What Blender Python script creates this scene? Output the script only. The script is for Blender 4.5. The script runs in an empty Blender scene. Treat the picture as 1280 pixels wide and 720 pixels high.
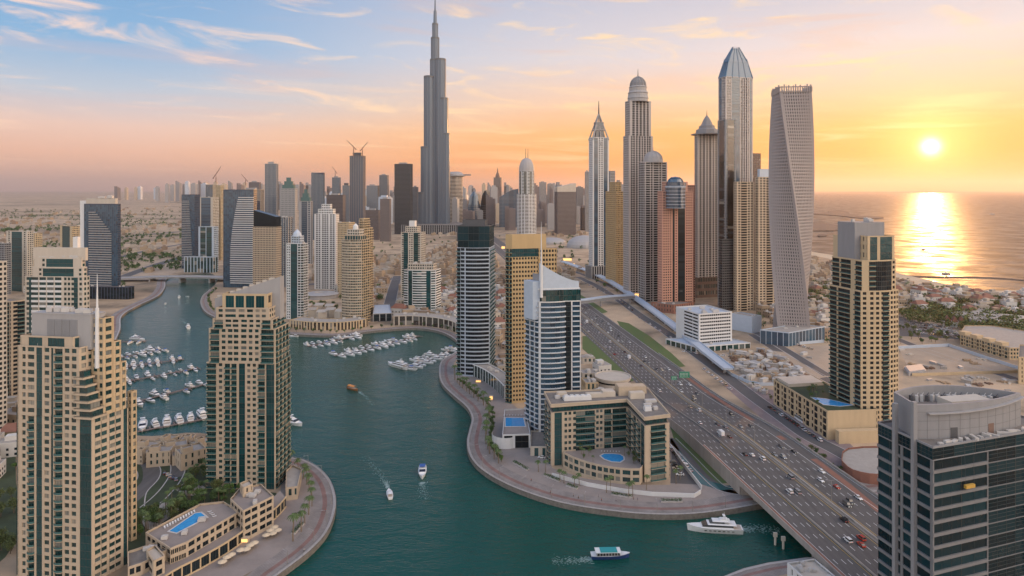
import bpy, math, random
from mathutils import Vector, geometry, noise as mnoise
random.seed(7)
sc = bpy.context.scene
C = sc.collection
H, F, HZ = 165.0, 800.0, 237.0            # camera height, focal length in px of a 1280 frame, horizon row
# ---------------------------------------------------------------- camera
cd = bpy.data.cameras.new('camera'); cam = bpy.data.objects.new('camera', cd); C.objects.link(cam)
cam.location = (0, 0, H); cam.rotation_euler = (math.radians(90), 0, 0)
cd.sensor_width = 36.0; cd.lens = 36.0*F/1280; cd.shift_y = -(360-HZ)/1280
cd.clip_start = 1; cd.clip_end = 300000
sc.camera = cam
SUN_AZ, SUN_EL = math.radians(33.2), math.radians(3.2)
def lin(r, g, b, k=1.0):
    f = lambda c: ((c/255)/12.92 if c/255 <= .04045 else ((c/255+.055)/1.055)**2.4)*k
    return (f(r), f(g), f(b), 1)
# ---------------------------------------------------------------- world
w = bpy.data.worlds.new('World'); sc.world = w; w.use_nodes = True
nt = w.node_tree; N = nt.nodes; L = nt.links
for n in list(N): N.remove(n)
def nd(t, **k):
    n = N.new(t)
    for a, b in k.items(): setattr(n, a, b)
    return n
def put(i, v):
    if hasattr(v, 'node') or isinstance(v, bpy.types.NodeSocket): L.new(v, i)
    else: i.default_value = v
def mth(op, a, b=0.0, c=None, clamp=False):
    n = nd('ShaderNodeMath', operation=op, use_clamp=clamp); put(n.inputs[0], a); put(n.inputs[1], b)
    if c is not None: put(n.inputs[2], c)
    return n.outputs[0]
def mixc(f, a, b, bt='MIX'):
    n = nd('ShaderNodeMix', data_type='RGBA', blend_type=bt); put(n.inputs[0], f); put(n.inputs[6], a); put(n.inputs[7], b)
    return n.outputs[2]
def ramp(f, pts):
    n = nd('ShaderNodeValToRGB'); cr = n.color_ramp
    while len(cr.elements) < len(pts): cr.elements.new(1)
    for e, (p, c) in zip(cr.elements, pts): e.position = p; e.color = c
    put(n.inputs[0], f); return n.outputs[0]
tc = nd('ShaderNodeTexCoord'); D = tc.outputs['Generated']
sx = nd('ShaderNodeSeparateXYZ'); L.new(D, sx.inputs[0]); X_, Y_, Z_ = sx.outputs
sd = Vector((math.sin(SUN_AZ)*math.cos(SUN_EL), math.cos(SUN_AZ)*math.cos(SUN_EL), math.sin(SUN_EL)))
dp = nd('ShaderNodeVectorMath', operation='DOT_PRODUCT'); L.new(D, dp.inputs[0]); dp.inputs[1].default_value = sd
dot = dp.outputs['Value']
hl = mth('SQRT', mth('MAXIMUM', mth('ADD', mth('MULTIPLY', X_, X_), mth('MULTIPLY', Y_, Y_)), 1e-4))
ca = mth('DIVIDE', mth('ADD', mth('MULTIPLY', X_, math.sin(SUN_AZ)), mth('MULTIPLY', Y_, math.cos(SUN_AZ))), hl)   # cos of azimuth from the sun
zz = mth('MAXIMUM', Z_, 0.0)
zr = mth('POWER', zz, 0.6)                                     # more ramp room near the horizon
p6 = lambda z: z**0.6
left = ramp(zr, [(0, lin(190,150,144)), (p6(.02), lin(204,160,148)), (p6(.05), lin(226,172,152)), (p6(.085), lin(220,182,172)), (p6(.13), lin(172,182,200)), (p6(.2), lin(112,160,202)), (p6(.45), lin(80,124,180)), (1, lin(62,100,160))])
right = ramp(zr, [(0, lin(236,130,48)), (p6(.02), lin(250,146,46)), (p6(.05), lin(248,158,62)), (p6(.085), lin(248,178,100)), (p6(.13), lin(240,196,160)), (p6(.2), lin(214,206,208)), (p6(.45), lin(128,158,196)), (1, lin(70,108,166))])
BK = 3.05
back = ramp(zr, [(0, lin(136,126,116,BK)), (p6(.03), lin(156,142,130,BK)), (p6(.1), lin(186,168,150,BK)), (p6(.3), lin(178,174,170,BK)), (p6(.6), lin(146,162,184,BK*.9)), (1, lin(100,128,164,BK*.7))])
f1 = nd('ShaderNodeMapRange', interpolation_type='SMOOTHSTEP'); put(f1.inputs[0], ca); f1.inputs[1].default_value = .42; f1.inputs[2].default_value = 1.0
grad = mixc(f1.outputs[0], left, right)
f2 = nd('ShaderNodeMapRange', interpolation_type='SMOOTHSTEP'); put(f2.inputs[0], ca); f2.inputs[1].default_value = .12; f2.inputs[2].default_value = -.55
grad = mixc(f2.outputs[0], grad, back)
# wispy clouds, drawn out along the horizon
azn = mth('ARCTAN2', X_, Y_)
def cloud(sx_, sz_, seed, lo, hi_, det=8, dist=.8):
    cv = nd('ShaderNodeCombineXYZ'); put(cv.inputs[0], mth('MULTIPLY', azn, sx_)); put(cv.inputs[1], mth('MULTIPLY', mth('ADD', Z_, mth('MULTIPLY', azn, .03)), sz_)); cv.inputs[2].default_value = seed
    n_ = nd('ShaderNodeTexNoise'); L.new(cv.outputs[0], n_.inputs['Vector']); n_.inputs['Scale'].default_value = 1.0; n_.inputs['Detail'].default_value = det; n_.inputs['Roughness'].default_value = .58; n_.inputs['Distortion'].default_value = dist
    r_ = nd('ShaderNodeMapRange', interpolation_type='SMOOTHSTEP'); put(r_.inputs[0], n_.outputs[0]); r_.inputs[1].default_value = lo; r_.inputs[2].default_value = hi_; return r_.outputs[0]
def band(lo, hi_):
    r_ = nd('ShaderNodeMapRange', interpolation_type='SMOOTHSTEP'); put(r_.inputs[0], Z_); r_.inputs[1].default_value = lo; r_.inputs[2].default_value = hi_; return r_.outputs[0]
cl1 = mth('MULTIPLY', mth('MULTIPLY', cloud(7.5, 34, 6.3, .50, .72), cloud(1.6, 7, 9.1, .34, .56, 2, .2)), band(.05, .11))
cl2 = mth('MULTIPLY', mth('MULTIPLY', cloud(4.0, 60, 1.7, .50, .80, 6, .5), band(.015, .05)), mth('SUBTRACT', 1.0, band(.10, .2)))
cmask = mth('ADD', mth('MULTIPLY', cl1, .8), mth('MULTIPLY', cl2, .8), clamp=True)
ccol = mixc(f1.outputs[0], lin(250,208,182), lin(255,218,160))
grad = mixc(cmask, grad, ccol)
cl3 = mth('MULTIPLY', mth('MULTIPLY', cloud(3.2, 34, 14.2, .50, .75, 6, .5), band(.03, .07)), .28)
grad = mixc(cl3, grad, mixc(f1.outputs[0], lin(208,168,168), lin(236,170,110)))
# glow round the sun and its disc
g1 = mth('POWER', mth('MAXIMUM', dot, 0.0), 90.0); g2 = mth('POWER', mth('MAXIMUM', dot, 0.0), 900.0); g3 = mth('POWER', mth('MAXIMUM', dot, 0.0), 20000.0)
def scaled(col, f):
    n = nd('ShaderNodeVectorMath', operation='SCALE'); n.inputs[0].default_value = col[:3]; put(n.inputs['Scale'], f); return n.outputs[0]
def addv(a, b):
    n = nd('ShaderNodeVectorMath', operation='ADD'); put(n.inputs[0], a); put(n.inputs[1], b); return n.outputs[0]
glow = addv(addv(scaled((.10,.06,.0), g1), scaled((.5,.36,.12), g2)), scaled((4.0,3.3,2.0), g3))
sd2 = Vector((math.sin(math.radians(112))*.9, math.cos(math.radians(112))*.9, .436)).normalized()      # added warm lobe in the unseen sky, off right, to light right-facing walls
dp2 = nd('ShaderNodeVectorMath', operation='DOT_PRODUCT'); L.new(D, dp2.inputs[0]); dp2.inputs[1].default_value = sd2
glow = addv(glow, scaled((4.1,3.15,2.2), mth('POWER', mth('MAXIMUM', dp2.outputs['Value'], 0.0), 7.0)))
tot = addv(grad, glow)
ns = nd('ShaderNodeTexSky', sky_type='NISHITA', sun_disc=False, sun_elevation=SUN_EL, sun_rotation=SUN_AZ)
ns.altitude = 50; ns.dust_density = 1.0; ns.sun_intensity = .4
b1 = nd('ShaderNodeBackground'); L.new(mixc(f1.outputs[0], mixc(1.0, ns.outputs[0], (.8,.8,.8,1), 'MULTIPLY'), mixc(1.0, ns.outputs[0], (.10,.09,.10,1), 'MULTIPLY')), b1.inputs[0]); b1.inputs[1].default_value = .05
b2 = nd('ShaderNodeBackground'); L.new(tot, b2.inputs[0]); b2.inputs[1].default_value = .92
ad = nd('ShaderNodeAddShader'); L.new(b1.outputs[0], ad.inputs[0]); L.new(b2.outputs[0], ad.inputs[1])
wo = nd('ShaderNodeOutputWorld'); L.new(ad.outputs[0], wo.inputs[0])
# ---------------------------------------------------------------- sun
sl = bpy.data.lights.new('sun', 'SUN'); so = bpy.data.objects.new('sun', sl); C.objects.link(so)
sl.energy = 2.1; sl.angle = math.radians(.6); sl.color = (1, .48, .16)
LA, LE = math.radians(33.2), math.radians(3.6)
so.rotation_euler = Vector((math.sin(LA)*math.cos(LE), math.cos(LA)*math.cos(LE), math.sin(LE))).to_track_quat('Z', 'Y').to_euler()
# ---------------------------------------------------------------- exposure
sc.view_settings.view_transform = 'Standard'; sc.view_settings.look = 'None'; sc.view_settings.exposure = 0.34; sc.view_settings.gamma = 1.0
sc.render.engine = 'CYCLES'; sc.cycles.use_denoising = True; sc.cycles.max_bounces = 5; sc.cycles.diffuse_bounces = 2; sc.cycles.glossy_bounces = 3
sc.cycles.transmission_bounces = 2; sc.cycles.volume_bounces = 0; sc.cycles.transparent_max_bounces = 6; sc.cycles.sample_clamp_indirect = 6
sc.cycles.caustics_reflective = False; sc.cycles.caustics_refractive = False

# ================================================================ helpers
def ground(px, py, z=0.0):
    Y = (H-z)*F/(py-HZ); return Vector(((px-640)*Y/F, Y, z))
def atY(px, py, Y): return Vector(((px-640)*Y/F, Y, H-(py-HZ)*Y/F))
def zY(py, Y): return H-(py-HZ)*Y/F
def Yb(py, z=0): return (H-z)*F/(py-HZ)
MATS = {}
def mat(name, col, rough=.75, metal=0, noise=.0, nscale=.05, rnd=0.0, objrnd=0.0, bump=0.0, bscale=1.0, emit=None, estr=1.0, ior=None, col2=None, island=False, streak=False):
    if name in MATS: return MATS[name]
    m = bpy.data.materials.new(name); m.use_nodes = True; t = m.node_tree; b = t.nodes['Principled BSDF']
    col = tuple(col[:3])+(1,)
    b.inputs['Base Color'].default_value = col; b.inputs['Roughness'].default_value = rough; b.inputs['Metallic'].default_value = metal
    if ior: b.inputs['IOR'].default_value = ior
    out = None
    ge = t.nodes.new('ShaderNodeNewGeometry')
    if noise:
        n = t.nodes.new('ShaderNodeTexNoise'); n.inputs['Scale'].default_value = nscale; n.inputs['Detail'].default_value = 5; n.inputs['Roughness'].default_value = .65
        if streak:
            mpn = t.nodes.new('ShaderNodeMapping'); mpn.inputs['Scale'].default_value = (1, 1, .12) if streak is True else streak; t.links.new(ge.outputs['Position'], mpn.inputs[0]); t.links.new(mpn.outputs[0], n.inputs['Vector'])
        else: t.links.new(ge.outputs['Position'], n.inputs['Vector'])
        r = t.nodes.new('ShaderNodeMapRange'); r.inputs[1].default_value = .3; r.inputs[2].default_value = .7
        t.links.new(n.outputs[0], r.inputs[0])
        mx = t.nodes.new('ShaderNodeMix'); mx.data_type = 'RGBA'; t.links.new(r.outputs[0], mx.inputs[0])
        c2 = tuple(col2[:3])+(1,) if col2 else tuple(c*(1-noise) for c in col[:3])+(1,)
        mx.inputs[6].default_value = col; mx.inputs[7].default_value = c2; out = mx.outputs[2]
    if rnd or objrnd:
        hsv = t.nodes.new('ShaderNodeHueSaturation')
        if out: t.links.new(out, hsv.inputs['Color'])
        else: hsv.inputs['Color'].default_value = col
        if objrnd: src = t.nodes.new('ShaderNodeObjectInfo').outputs['Random']
        else: src = ge.outputs['Random Per Island']
        r = t.nodes.new('ShaderNodeMapRange'); k = rnd or objrnd; r.inputs[3].default_value = 1-k; r.inputs[4].default_value = 1+k
        t.links.new(src, r.inputs[0]); t.links.new(r.outputs[0], hsv.inputs['Value']); out = hsv.outputs[0]
    if out: t.links.new(out, b.inputs['Base Color'])
    if bump:
        n = t.nodes.new('ShaderNodeTexNoise'); n.inputs['Scale'].default_value = bscale; n.inputs['Detail'].default_value = 4
        t.links.new(ge.outputs['Position'], n.inputs['Vector'])
        bp = t.nodes.new('ShaderNodeBump'); bp.inputs['Strength'].default_value = bump; bp.inputs['Distance'].default_value = .5
        t.links.new(n.outputs[0], bp.inputs['Height']); t.links.new(bp.outputs[0], b.inputs['Normal'])
    if emit: b.inputs['Emission Color'].default_value = tuple(emit[:3])+(1,); b.inputs['Emission Strength'].default_value = estr
    MATS[name] = m; return m
def glassmat(name, col, col2, rough=.08, ior=1.9, wob=.012, blinds=True):
    """window glass: tint differs pane by pane, some panes show blinds"""
    if name in MATS: return MATS[name]
    m = bpy.data.materials.new(name); m.use_nodes = True; t = m.node_tree; b = t.nodes['Principled BSDF']
    ge = t.nodes.new('ShaderNodeNewGeometry'); oi = t.nodes.new('ShaderNodeObjectInfo')
    a = t.nodes.new('ShaderNodeMath'); a.operation = 'ADD'; t.links.new(ge.outputs['Random Per Island'], a.inputs[0]); t.links.new(oi.outputs['Random'], a.inputs[1])
    f = t.nodes.new('ShaderNodeMath'); f.operation = 'FRACT'; t.links.new(a.outputs[0], f.inputs[0])
    r = t.nodes.new('ShaderNodeValToRGB'); cr = r.color_ramp; cr.interpolation = 'LINEAR'
    cr.elements[0].color = tuple(col[:3])+(1,); cr.elements[1].position = .8; cr.elements[1].color = tuple(col2[:3])+(1,)
    
    if blinds: e = cr.elements.new(.88); e.color = tuple(c*.5+.10 for c in col2[:3])+(1,); e = cr.elements.new(1); e.color = (.30,.27,.22,1)
    t.links.new(f.outputs[0], r.inputs[0]); t.links.new(r.outputs[0], b.inputs['Base Color'])
    b.inputs['Roughness'].default_value = rough; b.inputs['IOR'].default_value = ior
    n = t.nodes.new('ShaderNodeTexNoise'); n.inputs['Scale'].default_value = .35; n.inputs['Detail'].default_value = 2; t.links.new(ge.outputs['Position'], n.inputs['Vector'])
    bp = t.nodes.new('ShaderNodeBump'); bp.inputs['Strength'].default_value = 1; bp.inputs['Distance'].default_value = wob*10
    t.links.new(n.outputs[0], bp.inputs['Height']); t.links.new(bp.outputs[0], b.inputs['Normal'])
    MATS[name] = m; return m
class MB:
    """mesh builder in world coordinates"""
    def __init__(s): s.v = []; s.f = []; s.m = []
    def quad(s, a, b, c, d, mi=0):
        n = len(s.v); s.v += [tuple(a), tuple(b), tuple(c), tuple(d)]; s.f.append((n, n+1, n+2, n+3)); s.m.append(mi)
    def hexa(s, p, mi=0, skip=()):
        n = len(s.v); s.v += [tuple(q) for q in p]
        for i, f in enumerate(((0,1,2,3), (7,6,5,4), (0,4,5,1), (1,5,6,2), (2,6,7,3), (3,7,4,0))):
            if i in skip: continue
            s.f.append(tuple(n+k for k in reversed(f))); s.m.append(mi)
    def box(s, x0, y0, z0, x1, y1, z1, mi=0):
        s.hexa([(x0,y0,z0),(x1,y0,z0),(x1,y1,z0),(x0,y1,z0),(x0,y0,z1),(x1,y0,z1),(x1,y1,z1),(x0,y1,z1)], mi)
    def obox(s, c, sx, sy, sz, ang=0, mi=0, z=None):
        """box centred at c (base at c.z), turned by ang"""
        ca, sa = math.cos(ang), math.sin(ang); hx, hy = sx/2, sy/2; cx, cy, cz = c
        P = [(cx+ca*u-sa*v, cy+sa*u+ca*v) for u, v in ((-hx,-hy),(hx,-hy),(hx,hy),(-hx,hy))]
        s.hexa([(x,y,cz) for x,y in P]+[(x,y,cz+sz) for x,y in P], mi)
    def prism(s, poly, z0, z1, mi=0, top=True, bottom=True, topmi=None):
        """poly anticlockwise from above; z1 may be a list"""
        n = len(poly); b = len(s.v); zt = z1 if isinstance(z1, (list, tuple)) else [z1]*n
        s.v += [(p[0], p[1], z0) for p in poly]+[(p[0], p[1], zt[i]) for i, p in enumerate(poly)]
        for i in range(n):
            j = (i+1) % n; s.f.append((b+i, b+j, b+n+j, b+n+i)); s.m.append(mi)
        if top: s.f.append(tuple(b+n+i for i in range(n))); s.m.append(mi if topmi is None else topmi)
        if bottom: s.f.append(tuple(b+i for i in reversed(range(n)))); s.m.append(mi)
    def tube(s, a, b, r0, r1=None, n=6, mi=0, cap=True):
        a, b = Vector(a), Vector(b); r1 = r0 if r1 is None else r1; d = (b-a)
        if d.length < 1e-6: return
        q = d.to_track_quat('Z', 'Y'); k = len(s.v)
        for c, r in ((a, r0), (b, r1)):
            for i in range(n):
                t = 2*math.pi*i/n; s.v.append(tuple(c+q @ Vector((r*math.cos(t), r*math.sin(t), 0))))
        for i in range(n):
            j = (i+1) % n; s.f.append((k+i, k+j, k+n+j, k+n+i)); s.m.append(mi)
        if cap:
            s.f.append(tuple(k+n+i for i in range(n))); s.m.append(mi); s.f.append(tuple(k+i for i in reversed(range(n)))); s.m.append(mi)
    def lathe(s, c, prof, n=16, mi=0, sx=1.0, sy=1.0, ang=0, a0=0):
        """prof: [(r, z)] from bottom to top"""
        k = len(s.v); ca, sa = math.cos(ang), math.sin(ang)
        for r, z in prof:
            for i in range(n):
                t = 2*math.pi*i/n+a0; u, v = r*math.cos(t)*sx, r*math.sin(t)*sy
                s.v.append((c[0]+ca*u-sa*v, c[1]+sa*u+ca*v, c[2]+z))
        for j in range(len(prof)-1):
            for i in range(n):
                i2 = (i+1) % n; s.f.append((k+j*n+i, k+j*n+i2, k+(j+1)*n+i2, k+(j+1)*n+i)); s.m.append(mi)
        e = k+(len(prof)-1)*n; s.f.append(tuple(e+i for i in range(n))); s.m.append(mi)
    def facade_box(s, p0, t, n, u0, u1, z0, z1, d0, d1, mi=0):
        """box on a facade: t unit tangent, n unit outward normal; d0 inner, d1 outer"""
        q = []
        for z in (z0, z1):
            for u, d in ((u0,d1),(u1,d1),(u1,d0),(u0,d0)):
                q.append((p0[0]+t[0]*u+n[0]*d, p0[1]+t[1]*u+n[1]*d, z))
        s.hexa(q, mi, skip=(4,))
    def build(s, name, mats, parent=None, origin=None, kind=None, label=None, smooth=False):
        if not isinstance(mats, (list, tuple)): mats = [mats]
        o3 = Vector(parent.matrix_world.translation) if parent is not None and origin is None else Vector(origin or (0,0,0))
        if parent is not None and origin is None: o3 = WL[parent.name]
        me = bpy.data.meshes.new(name)
        me.from_pydata([(v[0]-o3[0], v[1]-o3[1], v[2]-o3[2]) for v in s.v], [], s.f)
        for m_ in mats: me.materials.append(m_)
        if len(mats) > 1: me.polygons.foreach_set('material_index', s.m)
        if smooth: me.polygons.foreach_set('use_smooth', [True]*len(s.f))
        me.update()
        o = bpy.data.objects.new(name, me); C.objects.link(o)
        if parent is not None: o.parent = parent; WL[o.name] = o3 if origin is None else WL[parent.name]
        else: o.location = o3; WL[o.name] = o3
        if kind: o['kind'] = kind
        if label: o['label'] = label
        return o
WL = {}
def thing(name, label, cat, loc, group=None, rz=0):
    o = bpy.data.objects.new(name, None); C.objects.link(o); o.location = loc; o.rotation_euler = (0, 0, rz)
    o.empty_display_size = 1; o['label'] = label; o['category'] = cat
    if group: o['group'] = group
    WL[o.name] = Vector(loc); return o
def tag(o, label, cat, group=None):
    o['label'] = label; o['category'] = cat
    if group: o['group'] = group
    return o
def structure(mb, name, m, **k): return mb.build(name, m, kind='structure', **k)
def dup(o, loc, rz=0, label=None, group=None, scale=None):
    r = o.copy(); C.objects.link(r); r.location = loc; r.rotation_euler = (0, 0, rz)
    if label: r['label'] = label
    if group: r['group'] = group
    if scale: r.scale = scale if isinstance(scale, (tuple, list)) else (scale,)*3
    def kids(src, dst):
        for ch in [c for c in KIDS.get(src.name, [])]:
            c = ch.copy(); C.objects.link(c); c.parent = dst; KIDS.setdefault(c.name, []); kids(ch, c); KIDS.setdefault(dst.name, []).append(c)
    kids(o, r); return r
KIDS = {}
def kid(parent, o): KIDS.setdefault(parent.name, []).append(o); return o
def inpoly(x, y, P):
    c = False; j = len(P)-1
    for i in range(len(P)):
        if (P[i][1] > y) != (P[j][1] > y) and x < (P[j][0]-P[i][0])*(y-P[i][1])/(P[j][1]-P[i][1])+P[i][0]: c = not c
        j = i
    return c
def smoothline(P, k=6):
    """Catmull-Rom through 2D/3D points"""
    out = []
    for i in range(len(P)-1):
        a, b, c, d = P[max(i-1, 0)], P[i], P[i+1], P[min(i+2, len(P)-1)]
        for j in range(k):
            t = j/k
            out.append(tuple(.5*((2*b[q])+(-a[q]+c[q])*t+(2*a[q]-5*b[q]+4*c[q]-d[q])*t*t+(-a[q]+3*b[q]-3*c[q]+d[q])*t**3) for q in range(len(b))))
    out.append(tuple(P[-1])); return out
def ribbon(mb, pts, o0, o1, dz=0.0, mi=0, z=None):
    """flat strip following pts (x,y,z) between lateral offsets o0 < o1 (right positive)"""
    pr = None
    for i, p in enumerate(pts):
        a = pts[max(i-1, 0)]; b = pts[min(i+1, len(pts)-1)]; tx, ty = b[0]-a[0], b[1]-a[1]; l = math.hypot(tx, ty) or 1
        nx, ny = ty/l, -tx/l; zz_ = (p[2] if z is None else z)+dz
        c = ((p[0]+nx*o0, p[1]+ny*o0, zz_), (p[0]+nx*o1, p[1]+ny*o1, zz_))
        if pr: mb.quad(pr[0], pr[1], c[1], c[0], mi)
        pr = c
def wallstrip(mb, pts, off, th, z0, z1, mi=0):
    """upright wall following pts; z0, z1 relative to point z"""
    pr = None
    for i, p in enumerate(pts):
        a = pts[max(i-1, 0)]; b = pts[min(i+1, len(pts)-1)]; tx, ty = b[0]-a[0], b[1]-a[1]; l = math.hypot(tx, ty) or 1
        nx, ny = ty/l, -tx/l
        c = [(p[0]+nx*o, p[1]+ny*o, p[2]+zq) for zq in (z0, z1) for o in (off-th/2, off+th/2)]   # 0 lo-left 1 lo-right 2 hi-left 3 hi-right
        if pr:
            mb.quad(pr[1], c[1], c[3], pr[3], mi); mb.quad(pr[2], c[2], c[0], pr[0], mi); mb.quad(pr[2], pr[3], c[3], c[2], mi); mb.quad(pr[0], c[0], c[1], pr[1], mi)
        else: mb.quad(c[0], c[1], c[3], c[2], mi)
        pr = c
    mb.quad(pr[1], pr[0], pr[2], pr[3], mi)
# ================================================================ the setting: water, land, shore, roads
CANAL_PX = [(345,720),(385,690),(408,665),(418,640),(419,620),(412,600),(398,585),(380,575),(362,571),(330,558),(250,541),(190,545),(150,540),(128,520),(128,480),(138,440),(150,412),(152,395),(170,383),(197,370),(206,359),(207,350),(215,345),(234,342),(262,341),(272,350),(262,362),(253,370),(251,380),(260,392),(292,404),(330,412),(362,417),(420,419),(470,413),(520,410),(552,415),(572,427),(572,438),(553,450),(549,465),(553,480),(568,495),(583,508),(590,522),(587,537),(584,552),(587,568),(598,583),(618,597),(650,612),(700,628),(760,638),(820,643),(880,641),(950,630)]
ZQ = 0.0
canal = [ground(x, y) for x, y in CANAL_PX]
canal = [(p.x, p.y) for p in canal]
canal_s = smoothline(canal, 4)
right_turn = [(210, 352), (330, 350), (520, 380)]                      # beyond the bridge the canal goes on to the right
near_bank = [(520, 270), (330, 268), (190, 283), (165, 285)]
nb = [ground(x, y) for x, y in ((1010,697),(960,704),(930,711),(902,722))]
near_bank += [(p.x, p.y) for p in nb]+[(70, 200), (40, 120), (10, 40)]
near_left = [(-160, 40), (-130, 180)]
SHORE = near_left+canal_s+right_turn+near_bank                        # left shore, round the basin, right, back to the near bank
coast_px = [(1600,352),(1400,356),(1300,360),(1262,363),(1225,362),(1190,357),(1165,351),(1135,344),(1122,341),(1105,333),(1080,326),(1050,320),(1013,314),(985,305),(950,290),(915,275),(880,262),(850,254),(800,247),(760,243.5),(700,241)]
coast = [ground(x, y) for x, y in coast_px]; coast = [(p.x, p.y) for p in coast]
coast = smoothline(coast, 3)
BIG = 60000
outer = [(-BIG, -1500), (-160, -1500)]+SHORE+[(10, -1500), (3000, -1500), (3000, 900)]+coast+[(9000, BIG), (-BIG, BIG)]
mb = MB()
tri = geometry.tessellate_polygon([[Vector((x, y, 0)) for x, y in outer]])
mb.v = [(x, y, 0) for x, y in outer]
for t in tri:
    a, b, c = (Vector(mb.v[i]) for i in t)
    mb.f.append(tuple(t) if (b-a).cross(c-a).z > 0 else tuple(reversed(t))); mb.m.append(0)
def landmat():
    m = bpy.data.materials.new('land'); m.use_nodes = True; t = m.node_tree; b = t.nodes['Principled BSDF']; b.inputs['Roughness'].default_value = .95
    ge = t.nodes.new('ShaderNodeNewGeometry')
    def noise(sc_, det=5, sy=1):
        mp_ = t.nodes.new('ShaderNodeMapping'); mp_.inputs['Scale'].default_value = (sc_, sc_*sy, sc_); t.links.new(ge.outputs['Position'], mp_.inputs[0])
        n = t.nodes.new('ShaderNodeTexNoise'); n.inputs['Scale'].default_value = 1; n.inputs['Detail'].default_value = det; n.inputs['Roughness'].default_value = .62; t.links.new(mp_.outputs[0], n.inputs['Vector']); return n.outputs[0]
    def rmp(s, p):
        r = t.nodes.new('ShaderNodeValToRGB'); cr = r.color_ramp
        while len(cr.elements) < len(p): cr.elements.new(1)
        for e, (q, c) in zip(cr.elements, p): e.position = q; e.color = tuple(c)+(1,)
        t.links.new(s, r.inputs[0]); return r.outputs[0]
    big = rmp(noise(.0009, 6, 2.2), [(.34, (.10,.095,.06)), (.43, (.30,.225,.155)), (.55, (.44,.335,.235)), (.68, (.33,.25,.175))])
    sm = rmp(noise(.018, 6), [(.34, (.45,.45,.44)), (.5, (.9,.88,.85)), (.66, (1.15,1.1,1.05))])
    mx = t.nodes.new('ShaderNodeMix'); mx.data_type = 'RGBA'; mx.blend_type = 'MULTIPLY'; mx.inputs[0].default_value = 1
    t.links.new(big, mx.inputs[6]); t.links.new(sm, mx.inputs[7]); t.links.new(mx.outputs[2], b.inputs['Base Color'])
    return m
M_LAND = landmat()
structure(mb, 'ground', M_LAND)
# shore skirt: the land's quay edge going down into the water
mb = MB()
for P in (SHORE, coast):
    for i in range(len(P)-1):
        a, b = P[i], P[i+1]; mb.quad((a[0],a[1],-9), (b[0],b[1],-9), (b[0],b[1],0), (a[0],a[1],0))
M_QUAY = mat('quay_stone', (.20,.18,.16), noise=.5, nscale=.6)
structure(mb, 'quay_wall', M_QUAY)
# water
def watermat(name, deep, rough, wl, dist, dir_=0.3):
    m = bpy.data.materials.new(name); m.use_nodes = True; t = m.node_tree; b = t.nodes['Principled BSDF']
    b.inputs['Base Color'].default_value = deep+(1,); b.inputs['Roughness'].default_value = rough; b.inputs['IOR'].default_value = 1.33
    ge = t.nodes.new('ShaderNodeNewGeometry')
    hs = None
    for s, k, d in ((1/wl, 1.0, 3), (1/(wl*5), 2.4, 2), (1/(wl*.37), .42, 2)):
        mp_ = t.nodes.new('ShaderNodeMapping'); mp_.inputs['Scale'].default_value = (s*.8, s*1.5, s); mp_.inputs['Rotation'].default_value = (0,0,dir_); t.links.new(ge.outputs['Position'], mp_.inputs[0])
        n = t.nodes.new('ShaderNodeTexNoise'); n.inputs['Scale'].default_value = 1; n.inputs['Detail'].default_value = d; n.inputs['Distortion'].default_value = .4; t.links.new(mp_.outputs[0], n.inputs['Vector'])
        ml = t.nodes.new('ShaderNodeMath'); ml.operation = 'MULTIPLY'; ml.inputs[1].default_value = k; t.links.new(n.outputs[0], ml.inputs[0])
        if hs is None: hs = ml.outputs[0]
        else:
            a = t.nodes.new('ShaderNodeMath'); a.operation = 'ADD'; t.links.new(hs, a.inputs[0]); t.links.new(ml.outputs[0], a.inputs[1]); hs = a.outputs[0]
    bp = t.nodes.new('ShaderNodeBump'); bp.inputs['Distance'].default_value = dist; bp.inputs['Strength'].default_value = 1; t.links.new(hs, bp.inputs['Height']); t.links.new(bp.outputs[0], b.inputs['Normal'])
    n = t.nodes.new('ShaderNodeTexNoise'); n.inputs['Scale'].default_value = .012; n.inputs['Detail'].default_value = 4; t.links.new(ge.outputs['Position'], n.inputs['Vector'])      # wind patches
    r = t.nodes.new('ShaderNodeMapRange'); r.inputs[1].default_value = .4; r.inputs[2].default_value = .62; r.inputs[3].default_value = rough*.6; r.inputs[4].default_value = rough*(3.2 if rough < .2 else 1.15); t.links.new(n.outputs[0], r.inputs[0]); t.links.new(r.outputs[0], b.inputs['Roughness'])
    return m
M_WATER = watermat('canal_water', (.002,.055,.044), .05, 2.4, .30)
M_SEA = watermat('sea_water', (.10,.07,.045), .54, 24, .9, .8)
mb = MB(); mb.quad((-1500,-1500,-2.6), (1400,-1500,-2.6), (1400,1560,-2.6), (-1500,1560,-2.6)); structure(mb, 'canal_water', M_WATER)
mb = MB()
sea = [(700, 640), (BIG, 640), (BIG, BIG), (4000, BIG), (700, 3000)]
mb.v = [(x, y, -2.4) for x, y in sea]; mb.f = [tuple(range(5))]; mb.m = [0]
structure(mb, 'sea', M_SEA)
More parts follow.
